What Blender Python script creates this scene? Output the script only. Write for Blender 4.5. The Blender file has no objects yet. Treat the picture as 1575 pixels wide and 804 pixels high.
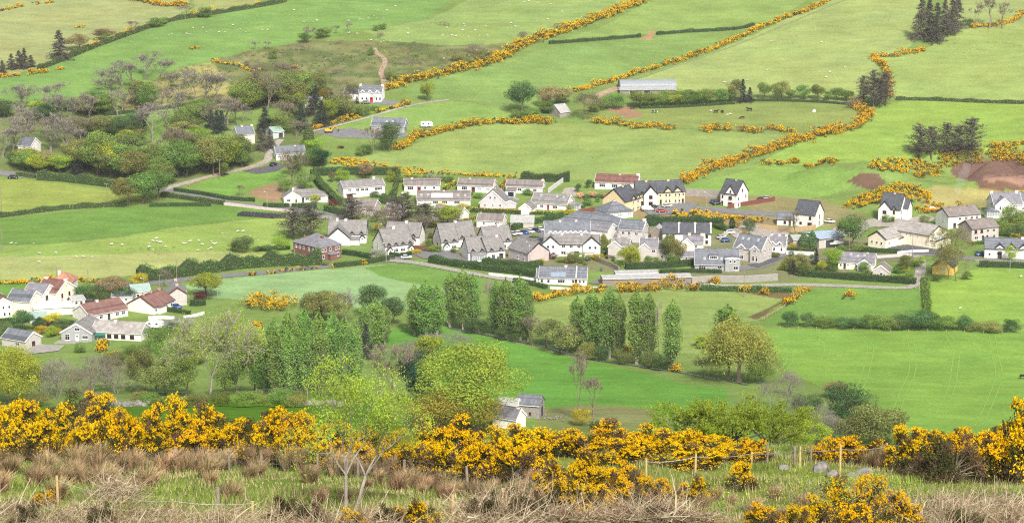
import bpy, bmesh, math, random
import numpy as np
from mathutils import Vector, Matrix
from mathutils.geometry import delaunay_2d_cdt

# ------------------------------------------------------------------ camera, sky, sun, exposure
SC = bpy.context.scene
F = 3500.0; CX, CY = 787.5, 402.0          # focal length and centre in photo pixels
PITCH = math.radians(12.5)
CAMZ = 200.0
cam = bpy.data.objects.new('camera', bpy.data.cameras.new('camera'))
SC.collection.objects.link(cam); SC.camera = cam
cam.location = (0, 0, CAMZ); cam.rotation_euler = (math.pi/2-PITCH, 0, 0)
cam.data.sensor_width = 36; cam.data.lens = F/1575*36
cam.data.clip_start = 1; cam.data.clip_end = 12000
SUN_DIR = Vector((0.27, -0.90, 0.92)).normalized()
SUN_EL = math.asin(SUN_DIR.z); SUN_AZ = math.atan2(SUN_DIR.x, SUN_DIR.y)
world = bpy.data.worlds.new('World'); SC.world = world; world.use_nodes = True
nt = world.node_tree; bg = nt.nodes['Background']
sky = nt.nodes.new('ShaderNodeTexSky'); sky.sky_type = 'NISHITA'; sky.sun_disc = False
sky.sun_elevation = SUN_EL; sky.sun_rotation = SUN_AZ
sky.air_density = 0.8; sky.dust_density = 4.0; sky.ozone_density = 0.6
cloud = nt.nodes.new('ShaderNodeHueSaturation'); cloud.inputs['Saturation'].default_value = .45     # thin white cloud veils the blue
nt.links.new(sky.outputs[0], cloud.inputs['Color']); nt.links.new(cloud.outputs[0], bg.inputs[0]); bg.inputs[1].default_value = 0.095
sun = bpy.data.lights.new('sun', 'SUN'); sun.energy = 2.9; sun.angle = math.radians(7); sun.color = (1, .93, .82)
so = bpy.data.objects.new('sun', sun); SC.collection.objects.link(so)
so.rotation_euler = SUN_DIR.to_track_quat('Z', 'Y').to_euler()
SC.view_settings.view_transform = 'Standard'; SC.view_settings.look = 'None'
SC.view_settings.exposure = 0.88; SC.view_settings.gamma = 1.0
SC.cycles.max_bounces = 5; SC.cycles.diffuse_bounces = 2; SC.cycles.transmission_bounces = 3
SC.cycles.transparent_max_bounces = 16; SC.cycles.volume_bounces = 1
SC.cycles.use_denoising = False; SC.cycles.filter_width = 1.2
COL = SC.collection
rnd = random.Random(7)
RNG = np.random.default_rng(11)
R_ = np.array([1, 0, 0.]); F_ = np.array([0, math.cos(PITCH), -math.sin(PITCH)]); U_ = np.array([0, math.sin(PITCH), math.cos(PITCH)])

# ------------------------------------------------------------------ terrain height
def _alpha(py): return PITCH+math.atan((py-402)/F)
_prof = [(0, -1.7), (10, -4), (30, -11.5), (55, -19.5), (80, -27.4), (97, -31.4), (115, -35.8), (130, -39.3), (180, -52), (270, -77), (350, -108), (450, -147), (520, -163.5)]
for py, D in ((640, 585), (600, 632), (540, 700), (455, 780), (395, 838), (315, 925), (240, 990), (172, 1055), (100, 1135), (20, 1250), (-50, 1390)):
    _prof.append((D, -D*math.tan(_alpha(py))))
_prof += [(1700, -92), (2200, -40), (2800, 10), (3600, 30), (4300, 0)]
_pd = np.array([p[0] for p in _prof], float); _pz = np.array([p[1] for p in _prof], float)
def _pchip(x, y, xq):
    h = np.diff(x); d = np.diff(y)/h; m = np.zeros_like(y)
    for i in range(1, len(x)-1):
        if d[i-1]*d[i] > 0:
            w1 = 2*h[i]+h[i-1]; w2 = h[i]+2*h[i-1]; m[i] = (w1+w2)/(w1/d[i-1]+w2/d[i])
    m[0] = d[0]; m[-1] = d[-1]
    i = np.clip(np.searchsorted(x, xq)-1, 0, len(x)-2); t = (xq-x[i])/h[i]
    return ((2*t**3-3*t**2+1)*y[i]+(t**3-2*t**2+t)*h[i]*m[i]+(-2*t**3+3*t**2)*y[i+1]+(t**3-t**2)*h[i]*m[i+1])
_tq = np.arange(0, 4300, 0.5); _tz = _pchip(_pd, _pz, _tq)
for _ in range(3): _tz[60:-60] = np.convolve(_tz, np.ones(17)/17, 'same')[60:-60]
BUMPS = []           # (x, y, rx, ry, angle, height, power)
_dd = np.array([0, 112, 130, 150, 180, 270, 350, 450, 520, 575]); _dv = np.array([0, 0, -.6, -2.2, -6, -17, -14, -8, -2.5, 0])
def ground(x, y):
    x = np.asarray(x, float); y = np.asarray(y, float)
    D = np.hypot(x, y)
    z = CAMZ+np.interp(D, _tq, _tz)
    s = np.clip((x/np.maximum(np.abs(y), 1)*F+CX-560)/150, 0, 1); z = z+np.interp(D, _dd, _dv)*s*s*(3-2*s)     # the brow falls away steeply towards the right
    w = np.clip((D-560)/200, 0, 1)*np.clip((3000-D)/600, 0, 1)
    z = z+w*(1.3*np.sin(x/47+y/83+1)+1.0*np.sin(x/29-y/61+2)+2.2*np.sin(x/140+.5)*np.sin(y/170))*np.clip((D-700)/300+.35, .35, 1)
    n = np.clip((140-D)/20, 0, 1)*np.clip((D-40)/20, 0, 1)
    z = z+n*(.16*np.sin(x/1.7+y/2.9)+.12*np.sin(x/3.1-y/1.3+2)+.22*np.sin(x/6.3+1)*np.sin(y/5.1))
    for bx, by, rx, ry, a, h, p in BUMPS:
        dx = x-bx; dy = y-by; c, s = math.cos(a), math.sin(a)
        q = np.sqrt(((dx*c+dy*s)/rx)**2+((-dx*s+dy*c)/ry)**2)
        z = z+h*np.clip(1-q**p, 0, 1)**1.5
    return z
def gz(x, y): return float(ground(x, y))
def at(px, py, dmin=70.0):
    """where the ray through a photo pixel meets the ground"""
    d = (px-CX)/F*R_-(py-CY)/F*U_+F_
    hd = math.hypot(d[0], d[1])
    D = np.arange(dmin, 3500, 1.0); t = D/hd
    dz = CAMZ+d[2]*t-ground(d[0]*t, d[1]*t)
    i = np.argmax(dz < 0)
    if dz[i] >= 0: i = len(D)-1
    if i == 0: tt = t[0]
    else: tt = t[i-1]+(t[i]-t[i-1])*dz[i-1]/(dz[i-1]-dz[i])
    x, y = d[0]*tt, d[1]*tt
    return Vector((x, y, gz(x, y)))
FAR = 540.0
def atf(px, py): return at(px, py, FAR)
def atD(px, D):
    a = math.atan((px-CX)/F/math.cos(PITCH)); x, y = D*math.sin(a), D*math.cos(a)
    return Vector((x, y, gz(x, y)))
def height_to(p, py):
    """height of something standing at p whose top shows at photo row py"""
    D = math.hypot(p.x, p.y)*math.cos(math.atan(p.x/p.y)) if p.y else 1
    t = (py-CY)/F     # -v
    # point (x,y,z): v = dot(U)/dot(F)
    # (y*sinP + z*cosP) = -t*(y*cosP - z*sinP)
    y = p.y; sP, cP = math.sin(PITCH), math.cos(PITCH)
    z = (-t*y*cP-y*sP)/(cP-t*sP)
    return max(.3, CAMZ+z-p.z)
def project(x, y, z):
    zz = z-CAMZ
    dep = y*math.cos(PITCH)-zz*math.sin(PITCH); up = y*math.sin(PITCH)+zz*math.cos(PITCH)
    return CX+F*x/dep, CY-F*up/dep
p = at(1312, 283, FAR); BUMPS.append((p.x, p.y, 30, 19, 0, 10, 2))
p = at(1520, 258, FAR); BUMPS.append((p.x, p.y+8, 40, 20, 0, -10, 6))
p = at(1530, 272, FAR); BUMPS.append((p.x, p.y, 12, 6, 0, 7, 2))
p = at(1535, 290, FAR); BUMPS.append((p.x, p.y-4, 26, 8, 0, 6.5, 2))
p = at(1385, 305, FAR); BUMPS.append((p.x, p.y, 34, 22, .2, 7, 2))

# ------------------------------------------------------------------ materials
def lin(c): return tuple(((v/255)/12.92 if v/255 <= .04045 else ((v/255+.055)/1.055)**2.4) for v in c)
MATS = {}
def _new(name):
    m = bpy.data.materials.new(name); m.use_nodes = True; n = m.node_tree; n.nodes.clear()
    return m, n, n.nodes, n.links
def mat(name, col, rough=.8, var=.12, scale=1.2, spec=.25, metal=0, bump=0, dirt=None):
    """painted or rendered surface with mottled colour"""
    if name in MATS: return MATS[name]
    m, t, N, L = _new(name)
    o = N.new('ShaderNodeOutputMaterial'); b = N.new('ShaderNodeBsdfPrincipled')
    b.inputs['Roughness'].default_value = rough; b.inputs['Specular IOR Level'].default_value = spec; b.inputs['Metallic'].default_value = metal
    tc = N.new('ShaderNodeTexCoord'); no = N.new('ShaderNodeTexNoise'); no.inputs['Scale'].default_value = scale; no.inputs['Detail'].default_value = 5
    oi = N.new('ShaderNodeObjectInfo')
    L.new(tc.outputs['Object'], no.inputs['Vector'])
    rp = N.new('ShaderNodeMapRange'); rp.inputs[1].default_value = .3; rp.inputs[2].default_value = .7
    rp.inputs[3].default_value = 1-var; rp.inputs[4].default_value = 1+var
    L.new(no.outputs[0], rp.inputs[0])
    mu = N.new('ShaderNodeVectorMath'); mu.operation = 'SCALE'; mu.inputs[0].default_value = col[:3]
    L.new(rp.outputs[0], mu.inputs['Scale'])
    last = mu.outputs[0]
    if dirt:
        n2 = N.new('ShaderNodeTexNoise'); n2.inputs['Scale'].default_value = scale*.45; n2.inputs['Detail'].default_value = 6
        mp = N.new('ShaderNodeMapping'); mp.inputs['Scale'].default_value = (1, 1, .35)
        L.new(tc.outputs['Object'], mp.inputs[0]); L.new(mp.outputs[0], n2.inputs['Vector'])
        r2 = N.new('ShaderNodeMapRange'); r2.inputs[1].default_value = .5; r2.inputs[2].default_value = .72; r2.inputs[4].default_value = .55
        L.new(n2.outputs[0], r2.inputs[0])
        mx = N.new('ShaderNodeMix'); mx.data_type = 'RGBA'; mx.inputs[7].default_value = (*dirt, 1)
        L.new(r2.outputs[0], mx.inputs[0]); L.new(last, mx.inputs[6]); last = mx.outputs[2]
    L.new(last, b.inputs['Base Color'])
    if bump:
        bu = N.new('ShaderNodeBump'); bu.inputs['Strength'].default_value = bump; L.new(no.outputs[0], bu.inputs['Height']); L.new(bu.outputs[0], b.inputs['Normal'])
    L.new(b.outputs[0], o.inputs[0]); MATS[name] = m; return m
def tiles(name, col, var=.16):
    """roof covering: courses of slates or tiles"""
    m, t, N, L = _new(name)
    o = N.new('ShaderNodeOutputMaterial'); b = N.new('ShaderNodeBsdfPrincipled'); b.inputs['Roughness'].default_value = .6; b.inputs['Specular IOR Level'].default_value = .3
    tc = N.new('ShaderNodeTexCoord'); br = N.new('ShaderNodeTexBrick')
    mp = N.new('ShaderNodeMapping'); mp.inputs['Rotation'].default_value = (math.radians(60), 0, 0)
    L.new(tc.outputs['Object'], mp.inputs[0]); L.new(mp.outputs[0], br.inputs['Vector'])
    br.inputs['Scale'].default_value = 1.6; br.inputs['Mortar Size'].default_value = .02
    c = col
    br.inputs['Color1'].default_value = (*[v*(1-var) for v in c], 1); br.inputs['Color2'].default_value = (*[v*(1+var) for v in c], 1); br.inputs['Mortar'].default_value = (*[v*.6 for v in c], 1)
    no = N.new('ShaderNodeTexNoise'); no.inputs['Scale'].default_value = .5; no.inputs['Detail'].default_value = 5; L.new(tc.outputs['Object'], no.inputs['Vector'])
    rp = N.new('ShaderNodeMapRange'); rp.inputs[1].default_value = .3; rp.inputs[2].default_value = .7; rp.inputs[3].default_value = .82; rp.inputs[4].default_value = 1.2
    L.new(no.outputs[0], rp.inputs[0])
    mu = N.new('ShaderNodeVectorMath'); mu.operation = 'SCALE'; L.new(br.outputs[0], mu.inputs[0]); L.new(rp.outputs[0], mu.inputs['Scale'])
    L.new(mu.outputs[0], b.inputs['Base Color']); L.new(b.outputs[0], o.inputs[0]); MATS[name] = m; return m
LEAFK = 1.22
def leaf(name, col, trans=.3, hue=.03, var=.35, nscale=.5, bri=.25):
    """leaves: diffuse and translucent, colour drifting from plant to plant and from clump to clump"""
    col = tuple(min(.85, v*LEAFK) for v in col)
    m, t, N, L = _new(name)
    o = N.new('ShaderNodeOutputMaterial'); d = N.new('ShaderNodeBsdfDiffuse'); tr = N.new('ShaderNodeBsdfTranslucent'); mx = N.new('ShaderNodeMixShader')
    mx.inputs[0].default_value = trans
    tc = N.new('ShaderNodeTexCoord'); no = N.new('ShaderNodeTexNoise'); no.inputs['Scale'].default_value = nscale; no.inputs['Detail'].default_value = 4
    L.new(tc.outputs['Object'], no.inputs['Vector'])
    oi = N.new('ShaderNodeObjectInfo'); hs = N.new('ShaderNodeHueSaturation'); hs.inputs['Color'].default_value = (*col, 1)
    r1 = N.new('ShaderNodeMapRange'); r1.inputs[3].default_value = .5-hue; r1.inputs[4].default_value = .5+hue; L.new(oi.outputs['Random'], r1.inputs[0]); L.new(r1.outputs[0], hs.inputs['Hue'])
    ge = N.new('ShaderNodeNewGeometry'); r3 = N.new('ShaderNodeMapRange'); r3.inputs[3].default_value = 1-var*.7; r3.inputs[4].default_value = 1+var*.7
    L.new(ge.outputs['Random Per Island'], r3.inputs[0])
    r2 = N.new('ShaderNodeMapRange'); r2.inputs[1].default_value = .3; r2.inputs[2].default_value = .7; r2.inputs[3].default_value = 1-var; r2.inputs[4].default_value = 1+var
    L.new(no.outputs[0], r2.inputs[0])
    m1 = N.new('ShaderNodeMath'); m1.operation = 'MULTIPLY'; L.new(r2.outputs[0], m1.inputs[0]); L.new(r3.outputs[0], m1.inputs[1])
    r4 = N.new('ShaderNodeMapRange'); r4.inputs[3].default_value = 1-bri; r4.inputs[4].default_value = 1+bri
    w = N.new('ShaderNodeMath'); w.operation = 'FRACT'; w2 = N.new('ShaderNodeMath'); w2.operation = 'MULTIPLY'; w2.inputs[1].default_value = 7.31
    L.new(oi.outputs['Random'], w2.inputs[0]); L.new(w2.outputs[0], w.inputs[0]); L.new(w.outputs[0], r4.inputs[0])
    m2 = N.new('ShaderNodeMath'); m2.operation = 'MULTIPLY'; L.new(m1.outputs[0], m2.inputs[0]); L.new(r4.outputs[0], m2.inputs[1])
    L.new(m2.outputs[0], hs.inputs['Value'])
    L.new(hs.outputs[0], d.inputs[0]); L.new(hs.outputs[0], tr.inputs[0])
    L.new(d.outputs[0], mx.inputs[1]); L.new(tr.outputs[0], mx.inputs[2]); L.new(mx.outputs[0], o.inputs[0]); MATS[name] = m; return m

W = {  # wall colours
 'white': mat('render_white', (.74, .72, .70), dirt=(.56, .54, .51)), 'offwhite': mat('render_offwhite', (.70, .67, .645), dirt=(.55, .52, .49)),
 'cream': mat('render_cream', (.80, .74, .58), dirt=(.62, .57, .46)), 'buttermilk': mat('render_buttermilk', (.66, .54, .32), var=.06),
 'grey': mat('render_grey', (.33, .34, .35), dirt=(.25, .25, .25)), 'greige': mat('render_greige', (.47, .44, .42), dirt=(.36, .33, .31)),
 'pink': mat('render_pink', (.47, .40, .39), dirt=(.36, .31, .30)), 'yellow': mat('render_yellow', (.70, .50, .12)),
 'stone': mat('rubble_stone', (.27, .25, .23), var=.4, scale=3, bump=.5, dirt=(.17, .16, .15)), 'lilac': mat('render_lilac', (.50, .48, .50), dirt=(.42, .40, .41)),
 'metal': mat('sheet_metal', (.45, .47, .49), rough=.45, var=.1), 'darkstone': mat('brown_stone', (.22, .19, .16), var=.35, scale=3, bump=.4)}
_b, _t, N, L = _new('brick_red'); MATS['brick_red'] = _b
_o = N.new('ShaderNodeOutputMaterial'); _p = N.new('ShaderNodeBsdfPrincipled'); _p.inputs['Roughness'].default_value = .85; _c = N.new('ShaderNodeTexCoord'); _k = N.new('ShaderNodeTexBrick')
_mp = N.new('ShaderNodeMapping'); _mp.inputs['Rotation'].default_value = (math.pi/2, 0, .6)
_k.inputs['Color1'].default_value = (.19, .07, .055, 1); _k.inputs['Color2'].default_value = (.14, .05, .042, 1); _k.inputs['Mortar'].default_value = (.22, .16, .14, 1); _k.inputs['Scale'].default_value = 3.5
L.new(_c.outputs['Object'], _mp.inputs[0]); L.new(_mp.outputs[0], _k.inputs['Vector']); L.new(_k.outputs[0], _p.inputs['Base Color']); L.new(_p.outputs[0], _o.inputs[0]); W['brick'] = _b
RF = {'slate': tiles('slate', (.142, .154, .18)), 'darkslate': tiles('dark_slate', (.072, .077, .093)), 'brown': tiles('brown_tile', (.195, .17, .162)), 'greytile': tiles('grey_tile', (.205, .197, .192)),
 'lilac': tiles('pale_slate', (.19, .185, .21)), 'red': tiles('red_tile', (.185, .10, .088)), 'orange': tiles('orange_tile', (.40, .19, .125)), 'darkred': tiles('old_red_tile', (.17, .085, .07)),
 'asbestos': mat('weathered_sheeting', (.30, .28, .265), var=.25, scale=.8, dirt=(.17, .16, .145)), 'blue': mat('blue_sheeting', (.30, .38, .46), rough=.5, var=.1),
 'pale': mat('pale_sheeting', (.34, .34, .34), rough=.5, var=.15, scale=.7), 'flat': mat('white_membrane', (.50, .53, .56), rough=.6, var=.08), 'teal': mat('teal_sheeting', (.26, .36, .33), rough=.5), 'steel': mat('barn_sheeting', (.24, .27, .29), rough=.5, var=.12)}
M_FRAME = mat('white_frame', (.72, .72, .72), var=.04); M_BROWNFR = mat('brown_frame', (.11, .045, .03), var=.1)
M_PANE = mat('window_glass', (.012, .014, .017), rough=.3, spec=.3, var=.3); M_PANEG = mat('pale_window_glass', (.30, .34, .36), rough=.15, spec=.6, var=.3)
M_BLACK = mat('black_trim', (.02, .02, .022), var=.1); M_DARK = mat('dark_grey', (.05, .05, .055)); M_POT = mat('clay_pot', (.35, .14, .08))
DOORC = {'red': mat('red_door', (.42, .02, .03)), 'brown': mat('brown_door', (.10, .045, .03)), 'white': M_FRAME, 'maroon': mat('maroon_door', (.16, .02, .025)), 'navy': mat('navy_door', (.015, .02, .045)), 'dark': M_DARK, 'black': M_BLACK, 'grey': mat('grey_door', (.25, .26, .27))}
M_WOOD = mat('weathered_wood', (.23, .19, .15), var=.3, scale=4); M_NEWWOOD = mat('new_timber', (.50, .36, .17), var=.2, scale=5); M_REDFENCE = mat('stained_fence', (.17, .06, .045), var=.2); M_TANFENCE = mat('pale_timber_fence', (.38, .27, .16), var=.25, scale=2)
M_CONC = mat('concrete', (.28, .265, .25), var=.15, scale=.6, dirt=(.25, .24, .22)); M_GALV = mat('galvanised', (.38, .39, .40), rough=.5, var=.1); M_WIRE = mat('fence_wire', (.12, .12, .12), rough=.5)
M_BARK = mat('bark', (.115, .09, .072), var=.35, scale=2); M_PALEBARK = mat('pale_bark', (.29, .255, .22), var=.3, scale=2); M_GREYBARK = mat('grey_twigs', (.20, .18, .15), var=.3, scale=1)
M_BROWNTWIG = mat('brown_twigs', (.19, .155, .115), var=.3, scale=1)

# ------------------------------------------------------------------ mesh helpers
def link(name, me, parent=None, mats=()):
    o = bpy.data.objects.new(name, me); COL.objects.link(o)
    for m in mats: me.materials.append(m)
    if parent: o.parent = parent
    return o
def tag(o, label, cat, group=None, kind=None):
    o['label'] = label; o['category'] = cat
    if group: o['group'] = group
    if kind: o['kind'] = kind
    return o
def thing(name, label, cat, loc=(0, 0, 0), rz=0, group=None):
    o = bpy.data.objects.new(name, None); COL.objects.link(o); o.empty_display_size = .5
    o.location = loc; o.rotation_euler = (0, 0, rz); return tag(o, label, cat, group)
def quads(name, V, mi=None, smooth=False):
    V = np.asarray(V, np.float32); n = len(V)
    me = bpy.data.meshes.new(name); me.vertices.add(n*4); me.vertices.foreach_set('co', V.reshape(-1))
    me.loops.add(n*4); me.loops.foreach_set('vertex_index', np.arange(n*4, dtype=np.int32))
    me.polygons.add(n); me.polygons.foreach_set('loop_start', np.arange(0, n*4, 4, dtype=np.int32)); me.polygons.foreach_set('loop_total', np.full(n, 4, np.int32))
    if mi is not None: me.polygons.foreach_set('material_index', np.asarray(mi, np.int32))
    me.update(calc_edges=True); return me
class MB:
    def __init__(s): s.v = []; s.f = []; s.m = []
    def poly(s, pts, m=0):
        k = len(s.v); s.v += [tuple(p) for p in pts]; s.f.append(tuple(range(k, k+len(pts)))); s.m.append(m)
    def prism(s, prof, fn, a, b, m=0):
        """profile points -> fn(p, t) for t=a,b ; closed solid"""
        k = len(s.v); n = len(prof)
        s.v += [tuple(fn(q, a)) for q in prof]+[tuple(fn(q, b)) for q in prof]
        for i in range(n):
            j = (i+1) % n; s.f.append((k+i, k+j, k+n+j, k+n+i)); s.m.append(m)
        s.f.append(tuple(k+i for i in reversed(range(n)))); s.f.append(tuple(k+n+i for i in range(n))); s.m += [m, m]
    def box(s, x0, x1, y0, y1, z0, z1, m=0):
        s.prism([(x0, y0), (x1, y0), (x1, y1), (x0, y1)], lambda q, t: (q[0], q[1], t), z0, z1, m)
    def cyl(s, c, r, h, n=8, m=0, r2=None):
        k = len(s.v); r2 = r if r2 is None else r2
        for rr, z in ((r, 0), (r2, h)): s.v += [(c[0]+rr*math.cos(i*2*math.pi/n), c[1]+rr*math.sin(i*2*math.pi/n), c[2]+z) for i in range(n)]
        for i in range(n):
            j = (i+1) % n; s.f.append((k+i, k+j, k+n+j, k+n+i)); s.m.append(m)
        s.f.append(tuple(k+n+i for i in range(n))); s.m.append(m); s.f.append(tuple(k+i for i in reversed(range(n)))); s.m.append(m)
    def bar(s, a, b, r, n=4, m=0, r2=None):
        a = Vector(a); b = Vector(b); d = (b-a)
        if d.length < 1e-6: return
        q = d.to_track_quat('Z', 'Y'); k = len(s.v); r2 = r if r2 is None else r2
        for c, rr in ((a, r), (b, r2)):
            for i in range(n): s.v.append(tuple(c+q @ Vector((rr*math.cos((i+.5)*2*math.pi/n), rr*math.sin((i+.5)*2*math.pi/n), 0))))
        for i in range(n):
            j = (i+1) % n; s.f.append((k+i, k+j, k+n+j, k+n+i)); s.m.append(m)
        s.f.append(tuple(k+i for i in reversed(range(n)))); s.f.append(tuple(k+n+i for i in range(n))); s.m += [m, m]
    def mesh(s, name):
        me = bpy.data.meshes.new(name); me.from_pydata(s.v, [], s.f); me.polygons.foreach_set('material_index', s.m)
        bm = bmesh.new(); bm.from_mesh(me); bmesh.ops.recalc_face_normals(bm, faces=bm.faces); bm.to_mesh(me); bm.free(); me.update(); return me
    def build(s, name, mats, parent=None):
        if not isinstance(mats, (list, tuple)): mats = [mats]
        return link(name, s.mesh(name), parent, mats)
def unit(n, rng): v = rng.normal(size=(n, 3)); return v/np.linalg.norm(v, axis=1)[:, None]
def leafq(P, size, rng, out=None, k=.7, asp=.6):
    """diamond shaped leaf faces at points P"""
    n = len(P); nr = unit(n, rng)
    if out is not None: nr = nr+k*out; nr /= np.linalg.norm(nr, axis=1)[:, None]+1e-9
    a = np.cross(nr, unit(n, rng)); a /= np.linalg.norm(a, axis=1)[:, None]+1e-9
    b = np.cross(nr, a); s = (np.broadcast_to(np.asarray(size), (n,))*rng.uniform(.6, 1.3, n))[:, None]
    return np.stack([P-a*s*.5, P-b*s*.5*asp, P+a*s*.5, P+b*s*.5*asp], 1)
def tubes(S, sides=4):
    """segments [p0(3),p1(3),r0,r1] -> quads"""
    S = np.asarray(S, float); p0, p1, r0, r1 = S[:, :3], S[:, 3:6], S[:, 6:7], S[:, 7:8]
    d = p1-p0; d = d/(np.linalg.norm(d, axis=1)[:, None]+1e-9)
    ref = np.where(np.abs(d[:, 2:3]) > .9, np.array([[1., 0, 0]]), np.array([[0, 0, 1.]])); a = np.cross(d, ref); a /= np.linalg.norm(a, axis=1)[:, None]; b = np.cross(d, a)
    out = []
    for i in range(sides):
        t0, t1 = 2*math.pi*i/sides, 2*math.pi*(i+1)/sides
        e0 = a*math.cos(t0)+b*math.sin(t0); e1 = a*math.cos(t1)+b*math.sin(t1)
        out.append(np.stack([p0+e0*r0, p0+e1*r0, p1+e1*r1, p1+e0*r1], 1))
    return np.concatenate(out)
ORD = ['', 'first', 'second', 'third', 'fourth', 'fifth', 'sixth', 'seventh', 'eighth', 'ninth', 'tenth', 'eleventh', 'twelfth', 'thirteenth', 'fourteenth', 'fifteenth', 'sixteenth', 'seventeenth', 'eighteenth', 'nineteenth', 'twentieth']
def nth(i): return ORD[i] if i <= 20 else '%dth' % i
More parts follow.
